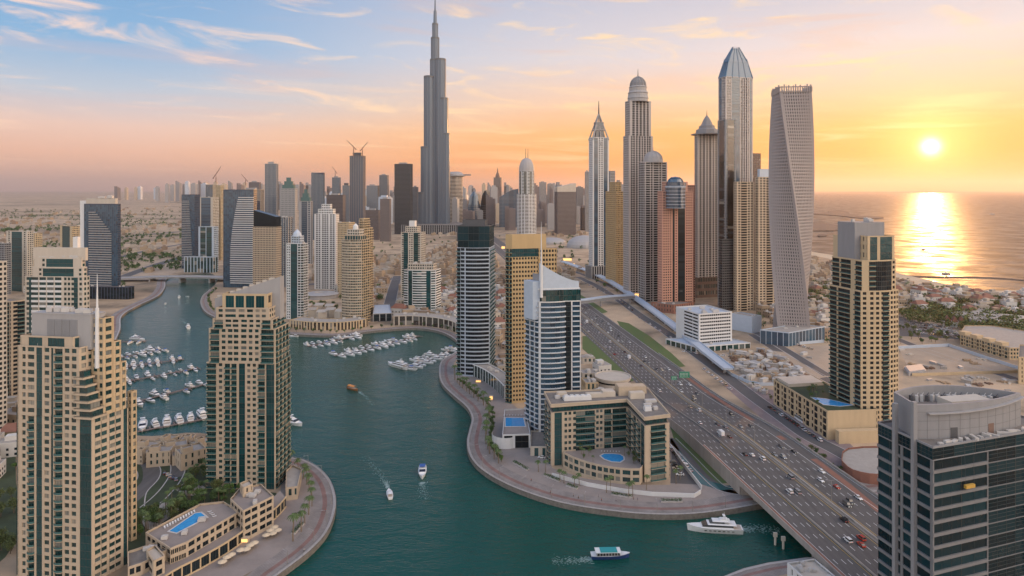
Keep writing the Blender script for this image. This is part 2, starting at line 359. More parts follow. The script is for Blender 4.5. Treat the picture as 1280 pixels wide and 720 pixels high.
# beach: pale sand along the coast
M_SAND = mat('beach_sand', (.50,.40,.28), .95, noise=.2, nscale=.02)
mb = MB(); cs = [(x, y, 0.0) for x, y in coast[6:-24]]
ribbon(mb, cs, -60, -1, dz=.012); structure(mb, 'beach', M_SAND)
def blob(name, m, pts, z=.0, h=None, kind='structure'):
    q = [ground(x, y) for x, y in pts]; q = smoothline([(p.x, p.y) for p in q]+[(q[0].x, q[0].y)], 4)[:-1]
    a = sum(q[i-1][0]*q[i][1]-q[i][0]*q[i-1][1] for i in range(len(q)))
    if a < 0: q.reverse()
    mb_ = MB(); mb_.prism(q, -3, z); return mb_.build(name, m, kind=kind)
M_ROCK = mat('breakwater_rock', (.13,.10,.085), .95, noise=.4, nscale=.03)
blob('sandbank', M_ROCK, [(1006,267.0),(1034,265.8),(1036,263.6),(1058,264.4),(1066,269),(1100,271.5),(1102,272.6),(1080,273),(1050,270),(1030,268.4)], z=2)
blob('sandbank', M_ROCK, [(1000,277),(1030,279),(1052,284),(1046,288),(1024,288.5),(1000,288)], z=2.5)
blob('sandbank', M_ROCK, [(1024,293),(1034,293),(1032,295),(1022,295)], z=1.5)
blob('island', M_ROCK, [(1036,239.9),(1060,239.5),(1110,239.2),(1180,239.3),(1246,239.8),(1200,240.6),(1110,240.9),(1060,240.6)], z=8)
blob('breakwater', M_ROCK, [(1100,341.5),(1160,344.2),(1240,345.4),(1290,349.5),(1290,350.3),(1238,346.2),(1160,345.1),(1100,342.4)], z=-1.5)
# ---- promenade paving along the shore
def pavemat(name, c1, c2, sc_=.35):
    m = bpy.data.materials.new(name); m.use_nodes = True; t = m.node_tree; b = t.nodes['Principled BSDF']; b.inputs['Roughness'].default_value = .8
    ge = t.nodes.new('ShaderNodeNewGeometry'); br = t.nodes.new('ShaderNodeTexBrick'); t.links.new(ge.outputs['Position'], br.inputs['Vector'])
    br.inputs['Scale'].default_value = sc_; br.inputs['Color1'].default_value = c1+(1,); br.inputs['Color2'].default_value = c2+(1,); br.inputs['Mortar'].default_value = tuple(c*.6 for c in c1)+(1,); br.inputs['Mortar Size'].default_value = .03
    n = t.nodes.new('ShaderNodeTexNoise'); n.inputs['Scale'].default_value = .15; n.inputs['Detail'].default_value = 5; t.links.new(ge.outputs['Position'], n.inputs['Vector'])
    r = t.nodes.new('ShaderNodeMapRange'); r.inputs[1].default_value = .3; r.inputs[2].default_value = .7; r.inputs[3].default_value = .75; r.inputs[4].default_value = 1.12; t.links.new(n.outputs[0], r.inputs[0])
    h = t.nodes.new('ShaderNodeHueSaturation'); t.links.new(br.outputs[0], h.inputs['Color']); t.links.new(r.outputs[0], h.inputs['Value']); t.links.new(h.outputs[0], b.inputs['Base Color']); return m
M_PAVE = pavemat('promenade_paving', (.27,.24,.225), (.23,.205,.195)); M_PAVE_RED = pavemat('red_paving', (.25,.15,.13), (.22,.13,.115)); M_KERB = mat('kerb_stone', (.42,.39,.37), noise=.2, nscale=.5)
ic = len(near_left)
def prom(pts, w, name_='promenade'):
    """land lies to the left when walking pts; offsets negative = inland"""
    q = [(x, y, 0.0) for x, y in pts]
    for n_, m_, o0, o1, dz in (('promenade', M_PAVE, -w, -1.2, .02), ('promenade_path', M_PAVE_RED, -w*.55, -w*.36, .026), ('promenade_kerb', M_KERB, -1.2, .25, .12)):
        b_ = MB(); ribbon(b_, q, o0, o1, dz=dz)
        structure(b_, n_, m_)
    b_ = MB(); wallstrip(b_, q, .25, .25, -3.4, .12); structure(b_, 'quay_wall', M_QUAY)
S_left = [(-130,180)]+canal_s[:4*9]                    # peninsula of the middle tower
S_west = canal_s[4*13:4*22]
S_north = canal_s[4*26:4*38]
S_east = canal_s[4*37:]+right_turn[:1]
prom(S_left, 12); prom(S_west, 13); prom(S_north, 9); prom(S_east, 13)
prom([(190, 283)]+[(p.x, p.y) for p in nb]+[(70,200)], 9)
# railings along the quay
M_RAIL = mat('rail_metal', (.35,.35,.36), .4, .6)
def railing(pts, label, h=1.1, off=-.3, step=3.0, zb=.02):
    q = [(x, y, 0.0) for x, y in pts]; o = thing('railing', label, 'railing', (q[0][0], q[0][1], 0))
    a = MB(); wallstrip(a, q, off, .10, zb+h-.1, zb+h); wallstrip(a, q, off, .05, zb+h*.5, zb+h*.5+.05); a.build('rail', M_RAIL, o)
    b_ = MB(); acc = 0
    for i in range(len(q)-1):
        dx, dy = q[i+1][0]-q[i][0], q[i+1][1]-q[i][1]; l = math.hypot(dx, dy)
        while acc < l:
            x, y = q[i][0]+dx*acc/l+dy/l*off, q[i][1]+dy*acc/l-dx/l*off; b_.obox((x, y, zb), .1, .1, h, math.atan2(dy, dx)); acc += step
        acc -= l
    b_.build('posts', M_RAIL, o, kind='stuff'); return o
railing(S_left, 'steel railing round the promenade of the left peninsula')
railing(S_east[8:], 'steel railing along the curved promenade below the U-shaped block')
railing(S_north, 'steel railing along the far promenade behind the berthed yachts')
# ---- lawns, plazas
M_GRASS = mat('lawn', (.065,.135,.03), .95, noise=.6, nscale=.3, col2=(.10,.10,.04)); M_ASPH = mat('asphalt', (.115,.105,.10), .85, noise=.35, nscale=.5, streak=(1,.035,1)); M_ROAD2 = mat('side_road', (.10,.095,.095), .85, noise=.25, nscale=.05)
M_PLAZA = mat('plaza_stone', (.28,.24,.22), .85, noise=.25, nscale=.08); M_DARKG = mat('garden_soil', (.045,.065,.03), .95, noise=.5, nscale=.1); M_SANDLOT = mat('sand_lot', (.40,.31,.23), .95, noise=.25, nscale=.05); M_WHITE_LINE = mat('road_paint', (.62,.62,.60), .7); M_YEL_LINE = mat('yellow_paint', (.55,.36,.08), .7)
def patch(name, m, pts, dz, smooth=True):
    q = [ground(x, y) for x, y in pts]; q = [(p.x, p.y) for p in q]
    if smooth: q = smoothline(q+[q[0]], 4)[:-1]
    tr = geometry.tessellate_polygon([[Vector((x, y, 0)) for x, y in q]]); b_ = MB(); b_.v = [(x, y, dz) for x, y in q]
    for t in tr:
        a, b, c = (Vector(b_.v[i]) for i in t); b_.f.append(tuple(t) if (b-a).cross(c-a).z > 0 else tuple(reversed(t))); b_.m.append(0)
    return b_.build(name, m, kind='structure')
# ================================================================ building kit
M_STONE = mat('beige_stone', (.46,.37,.275), .8, noise=.14, nscale=.25, streak=True)
M_STONE2 = mat('sand_stone', (.50,.38,.24), .8, noise=.14, nscale=.25, streak=True)
M_STONE3 = mat('pale_stone', (.50,.44,.37), .8, noise=.14, nscale=.2, streak=True)
M_OCHRE = mat('ochre_stone', (.47,.33,.17), .8, noise=.14, nscale=.2, streak=True)
M_PINK = mat('pink_stone', (.50,.27,.20), .8, noise=.12, nscale=.2)
M_WHITE = mat('white_panel', (.60,.60,.60), .6, noise=.08, nscale=.3, streak=True)
M_BLUEWHITE = mat('blue_white_panel', (.42,.48,.56), .5, noise=.1, nscale=.3)
M_GREY = mat('grey_panel', (.24,.24,.25), .8, noise=.14, nscale=.3, streak=True)
M_LGREY = mat('light_grey_panel', (.33,.32,.32), .6, noise=.12, nscale=.3, streak=True)
M_DGREY = mat('dark_grey_panel', (.07,.075,.085), .5, noise=.2, nscale=.3)
M_BROWN = mat('brown_panel', (.16,.10,.08), .7, noise=.2, nscale=.2)
M_NAVY = mat('navy_panel', (.028,.04,.075), .35, noise=.1, nscale=.3)
M_ROOF = mat('roof_gravel', (.20,.18,.165), .95, noise=.35, nscale=.4); M_ROOFL = mat('pale_roof', (.34,.31,.28), .9, noise=.2, nscale=.3)
M_UNIT = mat('roof_unit', (.48,.46,.44), .6, noise=.15, nscale=.6)
G_NAVY = glassmat('navy_glass', (.003,.013,.019), (.008,.032,.042), blinds=False, ior=1.33)
M_BAND = mat('grey_band', (.17,.172,.18), .6, noise=.14, nscale=.3, streak=True)
G_TEAL = glassmat('teal_glass', (.003,.026,.028), (.008,.055,.058)); G_DARK = glassmat('dark_glass', (.005,.009,.013), (.015,.024,.030), blinds=False, ior=1.36); G_BLUE = glassmat('blue_glass', (.012,.035,.065), (.03,.08,.13), rough=.12, blinds=False)
G_BRONZE = glassmat('bronze_glass', (.018,.014,.012), (.045,.035,.03)); G_CURTAIN = glassmat('teal_curtain', (.003,.036,.042), (.008,.058,.066), ior=1.75, blinds=False)
M_GLASSRAIL = mat('green_rail_glass', (.05,.12,.12), .15, ior=1.6)
M_FRAME = mat('window_frame', (.035,.045,.045), .5)
def offset_poly(P, d):
    n = len(P); out = []
    for i in range(n):
        a, b, c = P[i-1], P[i], P[(i+1) % n]
        def nrm(p, q):
            tx, ty = q[0]-p[0], q[1]-p[1]; l = math.hypot(tx, ty) or 1; return ty/l, -tx/l
        n1, n2 = nrm(a, b), nrm(b, c); k = 1+n1[0]*n2[0]+n1[1]*n2[1]; k = max(k, .3)
        out.append((b[0]+(n1[0]+n2[0])*d/k, b[1]+(n1[1]+n2[1])*d/k))
    return out
def ccw(P):
    a = sum(P[i-1][0]*P[i][1]-P[i][0]*P[i-1][1] for i in range(len(P))); return list(P) if a > 0 else list(reversed(P))
def parse(spec, Lm):
    """'W1 n2 b4' widths in metres scaled to the side; 'x:...' repeats the group to fill; 'a|x:b|c' keeps ends"""
    segs = []; tot = 0
    def toks(s): return [(t[0], float(t[1:] or 1)) for t in s.split()]
    parts = [q.strip() for q in spec.split('|') if q.strip()]; fixed = sum(w for p in parts if not p.startswith('x:') for _, w in toks(p))
    nrep = max(1, sum(p.startswith('x:') for p in parts))
    for p in parts:
        if p.startswith('x:'):
            g = toks(p[2:]); w = sum(q for _, q in g); k = max(1, round((Lm-fixed)/nrep/w)); segs += g*k
        else: segs += toks(p)
    tot = sum(q for _, q in segs); s = Lm/tot
    out = []; u = 0
    for k, q in segs: out.append((k, u, u+q*s)); u += q*s
    return out
WINMESH = {}
def winmesh(w, h, gl, fr):
    key = (round(w, 1), round(h, 1), gl.name, fr.name)
    if key not in WINMESH:
        w, h = key[0], key[1]; b = MB(); b.quad((-w/2,0,0), (w/2,0,0), (w/2,0,h), (-w/2,0,h))
        k = max(1, int(round(w/(1.5 if w < 8 else 5))))
        for i in range(k+1):
            x = -w/2+w*i/k; x = min(max(x, -w/2+.04), w/2-.04); b.box(x-.04, -.07, 0, x+.04, -.004, h, 1)
        b.box(-w/2+.08, -.069, h-.06, w/2-.08, -.005, h, 1)
        me = bpy.data.meshes.new('window'); me.from_pydata(b.v, [], b.f); me.materials.append(gl); me.materials.append(fr); me.polygons.foreach_set('material_index', b.m); me.update(); WINMESH[key] = me
    return WINMESH[key]
BALMESH = {}
def balmesh(w, out, h, slab, bm, rm, curved):
    key = (round(w, 1), round(out, 1), round(h, 1), bm.name, rm.name, curved)
    if key not in BALMESH:
        w, out = key[0], key[1]; b = MB()
        if curved:
            ns = 5; pts = [(-w/2+w*i/ns, -out*(.45+.55*math.sin(math.pi*i/ns))) for i in range(ns+1)]
        else: pts = [(-w/2, -out), (w/2, -out)]
        poly = [(-w/2, .0)]+pts+[(w/2, .0)]
        b.prism(poly, 0, slab)
        pp = [(-w/2, 0)]+pts+[(w/2, 0)]; inn = [(p[0]*(1-.2/w), p[1]*(1-.12/max(out, .3))) for p in pp]
        for i in range(len(pp)-1):
            a, c = pp[i], pp[i+1]; ai, ci = inn[i], inn[i+1]
            b.hexa([(a[0],a[1],slab),(c[0],c[1],slab),(ci[0],ci[1],slab),(ai[0],ai[1],slab),(a[0],a[1],h),(c[0],c[1],h),(ci[0],ci[1],h),(ai[0],ai[1],h)], 1)
        me = bpy.data.meshes.new('balcony'); me.from_pydata(b.v, [], b.f); me.materials.append(bm); me.materials.append(rm); me.polygons.foreach_set('material_index', b.m); me.update(); BALMESH[key] = me
    return BALMESH[key]
FOOT = []                                              # footprints, so that houses and trees keep clear
class Tower:
    def __init__(s, name, label, cat, c, group=None, detail=2):
        s.root = thing(name, label, cat, (c[0], c[1], c[2] if len(c) > 2 else 0), group); s.d = detail
        s.W = {}; s.G = {}; s.wins = []; s.bals = []; s.roofs = {}; s.frames = []
    def wb(s, m): return s.W.setdefault(m.name, (m, MB()))[1]
    def vol(s, P, z0, z1, specs, fh=3.3, wall=M_STONE, glass=G_TEAL, bal=None, rail=None, sp=.42, out=1.4, roof=M_ROOF, parapet=1.0, sill=None, first=0, curved=False, bh=1.05, core=None, sinset=.04, strip=None):
        P = ccw(P); bal = bal or wall; rail = rail or M_GLASSRAIL; strip = strip or G_CURTAIN; FOOT.append(P)
        wb = s.wb(wall); core = core or glass; nfl = max(1, int(round((z1-z0-first)/fh))); fh = (z1-z0-first)/nfl; dd = .55
        inner = offset_poly(P, -dd)
        gb = s.G.setdefault(core.name, (core, MB()))[1]; gb.prism(inner, z0, z1, bottom=False)
        if roof:
            rb = s.roofs.setdefault(roof.name, (roof, MB()))[1]; rb.prism(offset_poly(P, -.35), z1-.02, z1+.06, bottom=False)
        if isinstance(specs, str): specs = [specs]
        for i in range(len(P)):
            p0, p1 = P[i], P[(i+1) % len(P)]; tx, ty = p1[0]-p0[0], p1[1]-p0[1]; Lm = math.hypot(tx, ty)
            if Lm < .2: continue
            t = (tx/Lm, ty/Lm); n = (t[1], -t[0]); e = .004
            spec = specs[i % len(specs)]
            mid = Vector(((p0[0]+p1[0])/2, (p0[1]+p1[1])/2)); facing = (0-mid.x)*n[0]+(0-mid.y)*n[1] > 0
            if spec is None: continue
            wb.facade_box(p0, t, n, e, Lm-e, z1, z1+parapet, -dd*.6, .06, 0)
            if first > .5:
                wb.facade_box(p0, t, n, e, Lm-e, z0+first-.7, z0+first, -dd, .05, 0)
                if parapet: pass
            for k, u0, u1 in parse(spec, Lm):
                u0 = max(u0, e); u1 = min(u1, Lm-e); w_ = u1-u0
                if k == 'W': wb.facade_box(p0, t, n, u0, u1, z0, z1, -dd, 0, 0); continue
                if k == 'V': wb.facade_box(p0, t, n, u0, u1, z0, z1, -dd, .9, 0); continue       # fin
                if first > .5 and s.d >= 1:
                    s.wins.append((p0, t, n, (u0+u1)/2, z0, w_, first-.7, -.4, glass, facing))
                for fl in range(nfl):
                    za = z0+first+fl*fh; zb_ = za+fh
                    if k == 'n':
                        wb.facade_box(p0, t, n, u0, u1, za, za+fh*sp, -dd, -sinset, 0)
                        if s.d >= 1: s.wins.append((p0, t, n, (u0+u1)/2, za+fh*sp, w_, fh*(1-sp), -.35, glass, facing))
                    elif k == 'g':
                        if s.d >= 1:
                            if s.d == 2: s.frames.append((strip.name, strip, (p0, t, n, u0, u1, za, za+.22, -.3, -.12)))
                            s.wins.append((p0, t, n, (u0+u1)/2, za+.22, w_, fh-.22, -.16, strip, facing))
                        else: wb.facade_box(p0, t, n, u0, u1, za, za+.25, -dd, -.2, 0)
                    elif k == 'q':                       # curtain wall with three fine rails a floor
                        for zq in (.0, .36, .68): s.frames.append((strip.name, strip, (p0, t, n, u0, u1, za+fh*zq, za+fh*zq+(.5 if zq == 0 else .1), -.3, -.12))) if zq else s.wb(bal).facade_box(p0, t, n, u0, u1, za, za+.3, -.4, -.08, 0)
                        s.wins.append((p0, t, n, (u0+u1)/2, za+.3, w_, fh-.3, -.16, strip, facing))
                    elif k == 'r':                       # white band with a dark ribbon between
                        s.wb(bal).facade_box(p0, t, n, u0, u1, za, za+fh*sp, -dd, .25, 0)
                        if s.d >= 1: s.wins.append((p0, t, n, (u0+u1)/2, za+fh*sp, w_, fh*(1-sp), -.3, glass, facing))
                    elif k in 'bc':
                        if s.d >= 1:
                            s.wins.append((p0, t, n, (u0+u1)/2, za+.25, w_, fh-.5, -.5, glass, facing))
                            wb.facade_box(p0, t, n, u0, u1, zb_-.25, zb_-.002, -dd, -.05, 0)
                            s.bals.append((p0, t, n, (u0+u1)/2, za, w_, out, bh, bal, rail, k == 'c', facing))
                        else:
                            s.wb(bal).facade_box(p0, t, n, u0, u1, za, za+.95, -dd, .7, 0)
        return inner
    def units(s, P, z, n=6, seed=0, big=1.0):
        rr = random.Random(seed); xs = [p[0] for p in P]; ys = [p[1] for p in P]; c = 0
        for _ in range(n*8):
            if c >= n: break
            x, y = rr.uniform(min(xs), max(xs)), rr.uniform(min(ys), max(ys))
            if not inpoly(x, y, offset_poly(P, -2.2*big)): continue
            b = MB(); sx_, sy_, sz_ = rr.uniform(1.5, 4)*big, rr.uniform(1.5, 3)*big, rr.uniform(1, 2.2)*big; a = rr.choice([0, .3])
            b.obox((x, y, z+.3), sx_, sy_, sz_, a); b.obox((x, y, z+.3+sz_), sx_*.6, sy_*.6, .25, a)
            for u in (-.35, .35): b.obox((x+u*sx_, y, z+.05), .3, sy_*.8, .26, a)
            b.build('roof_unit', M_UNIT, s.root); c += 1
    def finish(s, nmax=95):
        for k, (m, b) in s.W.items():
            if b.f: b.build('wall', m, s.root)
        for k, (m, b) in s.G.items(): b.build('glazing' if 'glass' in k or 'curtain' in k else 'core', m, s.root)
        for k, (m, b) in s.roofs.items(): b.build('roof', m, s.root)
        o3 = WL[s.root.name]
        if s.d >= 1 and s.wins:
            key = lambda q: (not q[-1], math.hypot(q[0][0]+q[1][0]*q[3], q[0][1]+q[1][1]*q[3])+abs(H-q[4])*.5-min(q[5]*q[6], 12)*1.5)
            ws = sorted(s.wins, key=key); k = nmax if s.d == 2 else 0
            for (p0, t, n, u, z, w_, h_, d, gl, fc) in ws[:k]:
                o = bpy.data.objects.new('window', winmesh(w_-.04, h_-.04, gl, M_FRAME)); C.objects.link(o); o.parent = s.root
                o.location = (p0[0]+t[0]*u+n[0]*d-o3.x, p0[1]+t[1]*u+n[1]*d-o3.y, z+.02-o3.z); o.rotation_euler = (0, 0, math.atan2(t[1], t[0]))
            rest = {}
            for (p0, t, n, u, z, w_, h_, d, gl, fc) in ws[k:]:
                b = rest.setdefault(gl.name, (gl, MB()))[1]; x0, y0 = p0[0]+t[0]*(u-w_/2)+n[0]*d, p0[1]+t[1]*(u-w_/2)+n[1]*d; x1, y1 = p0[0]+t[0]*(u+w_/2)+n[0]*d, p0[1]+t[1]*(u+w_/2)+n[1]*d
                b.quad((x0,y0,z), (x1,y1,z), (x1,y1,z+h_), (x0,y0,z+h_))
                if s.d == 2 and fc and w_ > 1.4:
                    q = max(2, int(round(w_/(1.5 if w_ < 8 else 5))))
                    for j in range(1, q): b.facade_box(p0, t, n, u-w_/2+w_*j/q-.04, u-w_/2+w_*j/q+.04, z, z+h_, d+.004, d+.07, 1)
            for gn, gm, a_ in s.frames: rest.setdefault(gn, (gm, MB()))[1].facade_box(*a_, 1)
            for kk, (m, b) in rest.items(): b.build('window', [m, M_FRAME], s.root, kind='stuff')
        if s.bals:
            bs = sorted(s.bals, key=lambda q: (not q[-1], math.hypot(q[0][0]+q[1][0]*q[3], q[0][1]+q[1][1]*q[3])+abs(H-q[4])*.5)); k = nmax if s.d == 2 else 0
            rest = {}
            for i, (p0, t, n, u, z, w_, out, bh, bm, rm, cu, fc) in enumerate(bs):
                me = balmesh(w_-.06, out, bh, .22, bm, rm, cu); a = math.atan2(t[1], t[0]); X0, Y0 = p0[0]+t[0]*u, p0[1]+t[1]*u
                if i < k:
                    o = bpy.data.objects.new('balcony', me); C.objects.link(o); o.parent = s.root; o.location = (X0-o3.x, Y0-o3.y, z-o3.z); o.rotation_euler = (0, 0, a)
                else:
                    m_, b = rest.setdefault((bm.name, rm.name), ((bm, rm), MB())); ca, sa = math.cos(a), math.sin(a); q = len(b.v)
                    b.v += [(X0+ca*v.co.x-sa*v.co.y, Y0+sa*v.co.x+ca*v.co.y, z+v.co.z) for v in me.vertices]
                    for p in me.polygons: b.f.append(tuple(q+j for j in p.vertices)); b.m.append(p.material_index)
            for (m_, b) in rest.values(): b.build('balcony', list(m_), s.root, kind='stuff')
        return s.root
def az(d): d = math.radians(d); return (math.sin(d), math.cos(d))
def cquad(pl, pc, pr, Yc, al, ar, dl=None, dr=None):
    """footprint from the pixel columns of left edge, near corner, right edge; al, ar azimuths of the two faces leaving the corner"""
    Xc = (pc-640)*Yc/F
    def solve(px, a):
        d = az(a); k = (px-640)/F; return (k*Yc-Xc)/(d[0]-k*d[1])
    tl = dl if dl is not None else solve(pl, al); tr = dr if dr is not None else solve(pr, ar)
    a, b = az(al), az(ar); Cn = (Xc, Yc); Lp = (Xc+a[0]*tl, Yc+a[1]*tl); R = (Xc+b[0]*tr, Yc+b[1]*tr)
    return [Cn, R, (Lp[0]+b[0]*tr, Lp[1]+b[1]*tr), Lp]
def cen(P): return (sum(p[0] for p in P)/len(P), sum(p[1] for p in P)/len(P), 0)
def bowed(p0, p1, bow, k=6):
    """points from p0 to p1 bulging outward (right of travel) by bow"""
    tx, ty = p1[0]-p0[0], p1[1]-p0[1]; l = math.hypot(tx, ty); nx, ny = ty/l, -tx/l
    return [(p0[0]+tx*i/k+nx*bow*(1-(2*i/k-1)**2), p0[1]+ty*i/k+ny*bow*(1-(2*i/k-1)**2)) for i in range(k+1)]
def lerp(a, b, t): return tuple(a[i]+(b[i]-a[i])*t for i in range(len(a)))
def sub(P, u0, u1, v0, v1):
    """sub-rectangle of a C,R,B,L quad: u along C->L, v along C->R"""
    C0, R, B, L0 = P
    f = lambda u, v: lerp(lerp(C0, L0, u), lerp(R, B, u), v)
    return [f(u0, v0), f(u0, v1), f(u1, v1), f(u1, v0)]
# ================================================================ A: the tall tower at the left edge
YA = 268
PA = cquad(22, 115, 160, YA, -81.5, 24)
zA = lambda py, Y=YA: zY(py, Y)
T = Tower('residential_tower', 'nearest tall beige tower with green glass strips and a rooftop mast', 'tower', cen(PA))
Cn, R_, B_, L_ = PA
frontA = "W2 n1.6 W.9 n3 W.9 g2.6 W1 n2.2 W.8 g1 W.5 c3.6 W.9 n2.1 W1 n2.1 W1.6 g5.4"
frontB = "W2 n1.6 W.9 c3 W.9 g2.6 W1 n2.2 W.8 g1 W.5 c3.6 W.9 n2.1 W1 n2.1 W1.6 g5.4"
rightA = "W1.3 r2.6 W.3 r2.6 W1.1 r2.6 W.3 r2.6 W1.2 g2.2"
# lower shaft and upper shaft (the glass corner stops where the stepped balconies begin)
z1, z2, z3 = zA(524), zA(462), zA(437)
T.vol(PA, 0, z1, [rightA, "x:W1 n2", "x:W1 n2", frontB], fh=3.3, sp=.42, roof=None, parapet=0, strip=G_CURTAIN, out=.9)
U = sub(PA, .17, 1, 0, .92)
T.vol(U, z1, z3, ["x:W1 n2", "x:W1 n2", "x:W1 n2", "W2 n1.6 W.9 n3 W.9 g2.6 W1 n2.2 W.8 g1 W.5 c3.6 W.9 n2.1 W1 n2.1 W1.2"], fh=3.3, out=.9, parapet=.6)
for i in range(6):                                      # stepped wrap-round balconies at the glass corner
    za = z1+i*3.3; k = i*.022; q = sub(PA, .0+k, .19, .0, .30-k)
    T.vol(q, za, za+3.25, ["g1", "g1", "g1", "g1"], fh=3.25, roof=None, parapet=0, strip=G_TEAL)
    T.vol(offset_poly(ccw(q), .9), za-.02, za+.95, "W1", fh=.97, roof=None, parapet=0)
# penthouse
T.vol(sub(PA, .28, .99, .05, .7), z3, zA(425), ["x:W1 g3", "x:W1 g3", "x:W1 n2", "W3 g5 W2 g6 W3"], fh=3.8, out=0, parapet=.7)
# stepped right wing climbing to the peak
steps = [(.55, .78, 470), (.36, .62, 448), (.20, .46, 425), (.06, .30, 399)]
pe = [(.0, .04, .30, .60, 398), (.0, .05, .60, .80, 430), (.0, .05, .80, .95, 458)]
for u0, u1, v0, v1, py in pe:
    q = sub(PA, u0, u1+.12, v0, v1); T.vol(q, z1, zA(py, YA+6), ["W.8 r2 W.8", "x:W1 n2", "x:W1 n2", "x:W1 n2"], fh=3.3, wall=M_STONE2, parapet=.5)
# grey plant slab with louvres
S = sub(PA, .13, .93, .22, .62); zS = zA(393, YA+6)
b = MB(); b.prism(ccw(S), z3-1, zS); b.prism(offset_poly(ccw(S), .15), zS, zS+.5); b.build('plant_screen', M_LGREY, T.root)
p0, p1 = S[3], S[0]; Lm = math.dist(p0, p1); t = ((p1[0]-p0[0])/Lm, (p1[1]-p0[1])/Lm); n = (t[1], -t[0])
for i in range(4):
    b = MB(); b.facade_box(p0, t, n, Lm*(.27+.13*i), Lm*(.27+.13*i+.122), z3+8.2-4, zS-1.6-.5, 0, .12)
    for j in range(9): b.facade_box(p0, t, n, Lm*(.275+.13*i), Lm*(.265+.13*i+.122), z3+4.6+j*.75, z3+4.9+j*.75, .12, .22)
    b.build('louvre_panel', M_GREY, T.root)
T.units(S, zS+.3, 8, 3); T.units(sub(PA, .3, .95, .05, .2), z3, 3, 5)
mx_, my_ = lerp(S[0], S[1], .3); mx_ += 1.6
b = MB(); b.tube((mx_, my_-1, z3-9), (mx_, my_-1, zS+3), .95, .75, 8); b.tube((mx_, my_-1, zS+3), (mx_, my_-1, zA(343, YA+3)), .45, .08, 8); b.build('mast', M_WHITE, T.root)
T.vol(sub(PA, 1.002, 1.045, .05, .5), 0, zA(512), 'x:g2', fh=3.3, strip=G_CURTAIN, parapet=0)
T.finish()
q = sub(PA, 1.0, 1.04, .1, .6); T2 = None
# low wing behind A
P = cquad(159, 164, 171, 300, -70, 30); T = Tower('apartment_block', 'narrow sand coloured block just right of the tall left tower', 'building', cen(P))
T.vol(P, 0, zY(492, 300), "x:W1 n1.7", fh=3.3, wall=M_STONE2); T.finish(40)
# ================================================================ B: the tower on the peninsula
YB = 352
PB = cquad(258, 344, 363, YB, -87, 5)
zB = lambda py, Y=YB: zY(py, Y)
T = Tower('residential_tower', 'beige tower with a sloping grey roof slab on the round peninsula beside the canal', 'tower', cen(PB))
fB = "b6 W1.6 n2.2 W1.4 b3.4 W.7 b3.4 W1.4 g3.8 W1.2 n2.1 W1.3 n2.1 W1.3 b4.2 W.8 g5 W.6"
rB = "x:W.7 b4"
T.vol(PB, 0, zB(455), [rB, "x:W1 n2", "x:W1 n2", fB], fh=3.1, out=.8, sp=.45, parapet=.5)
Q = sub(PB, .0, .965, 0, .9)
T.vol(Q, zB(455), zB(412), [rB, "x:W1 n2", "x:W1 n2", "W.8 b5 W1.2 n2.2 W1.2 n2.6 W.7 n2.6 W1.4 n3 W1.2 n2.1 W1.3 n2.1 W1.3 b7 W.8"], fh=3.1, out=.8, sp=.45, parapet=.5)
Q2 = sub(PB, .04, .91, 0, .8)
T.vol(Q2, zB(412), zB(400), [rB, "x:W1 n2", "x:W1 n2", "W1 b4.4 W1.2 n3 W.7 n3 W1.4 n3 W1.2 n2.1 W1.3 n2.1 W1 b4.4 W1"], fh=3.1, out=.7, sp=.45, parapet=.5)
Q3 = sub(PB, .09, .86, .0, .7)
T.vol(Q3, zB(400), zB(387), ["x:W1 n2", "x:W1 n2", "x:W1 n2", "W1.2 n2.2 W1.2 n5.4 W1.4 n3 W1.2 n3 W1.3 n2.1 W1 n2.1 W1.6"], fh=3.1, sp=.45, parapet=.9)
Q4 = sub(PB, .14, .80, .12, .55)
T.vol(Q4, zB(387), zB(371), ["x:W1 n3"]*3+["W2 g5 W1 g5 W1.2 g5 W1 g5 W2"], fh=6.8, wall=M_STONE2, glass=G_BRONZE, parapet=1.2)
S = ccw(sub(PB, .02, .99, .40, .66)); zl, zr_ = zB(373, YB+10), zB(345, YB+10)
zs = [zr_ if p[0] > sum(q[0] for q in S)/4 else zl for p in S]
b = MB(); b.prism(S, zB(402), zs); b.build('roof_slab', M_LGREY, T.root)
b = MB(); SO = offset_poly(S, .35); b.prism([(p[0], p[1]) for p in SO], zl-1.0, [z+.5 for z in zs]) if False else None
for i in range(9):
    u = .06+.1*i; b = MB(); x, y = lerp(S[3] if S[3][0] < S[0][0] else S[0], S[0] if S[3][0] < S[0][0] else S[3], u)
    b.obox((x, y+1.2, zl+(zr_-zl)*u-.6), 2.6, 1.6, 1.5); b.build('roof_unit', M_STONE3, T.root)
T.units(Q3, zB(387), 4, 9)
T.finish()
# ================================================================ D: left mid-distance towers
def simple(name, label, cat, P, z, specs, fh=3.3, units=3, finish=95, detail=2, **k):
    T_ = Tower(name, label, cat, cen(P), detail=detail); T_.vol(P, 0, z, specs, fh=fh, **k); T_.units(P, z, units, int(z*10)); return T_
P = cquad(31, 104, 112, 432, -86, 14); T = Tower('residential_tower', 'cream tower with white balcony rows and a stepped crown behind the nearest left tower', 'tower', cen(P))
D_z = lambda y: zY(y, 432)
T.vol(P, 0, D_z(347), ["x:W1 n2", "x:W1 n2", "x:W1 n2", "W1 n2 g2|x:r5 W.8 |W1 n2 W.7 n2 W.7 n2 g3 W1 n2 W1"], fh=3.4, wall=M_STONE3, bal=M_WHITE, parapet=.6)
Q = sub(P, .02, .88, .1, .8); T.vol(Q, D_z(347), D_z(336), ["x:W1 n2"]*3+["W5 n2 W1 g24 W4 n2 W1"], fh=3.2, wall=M_STONE3)
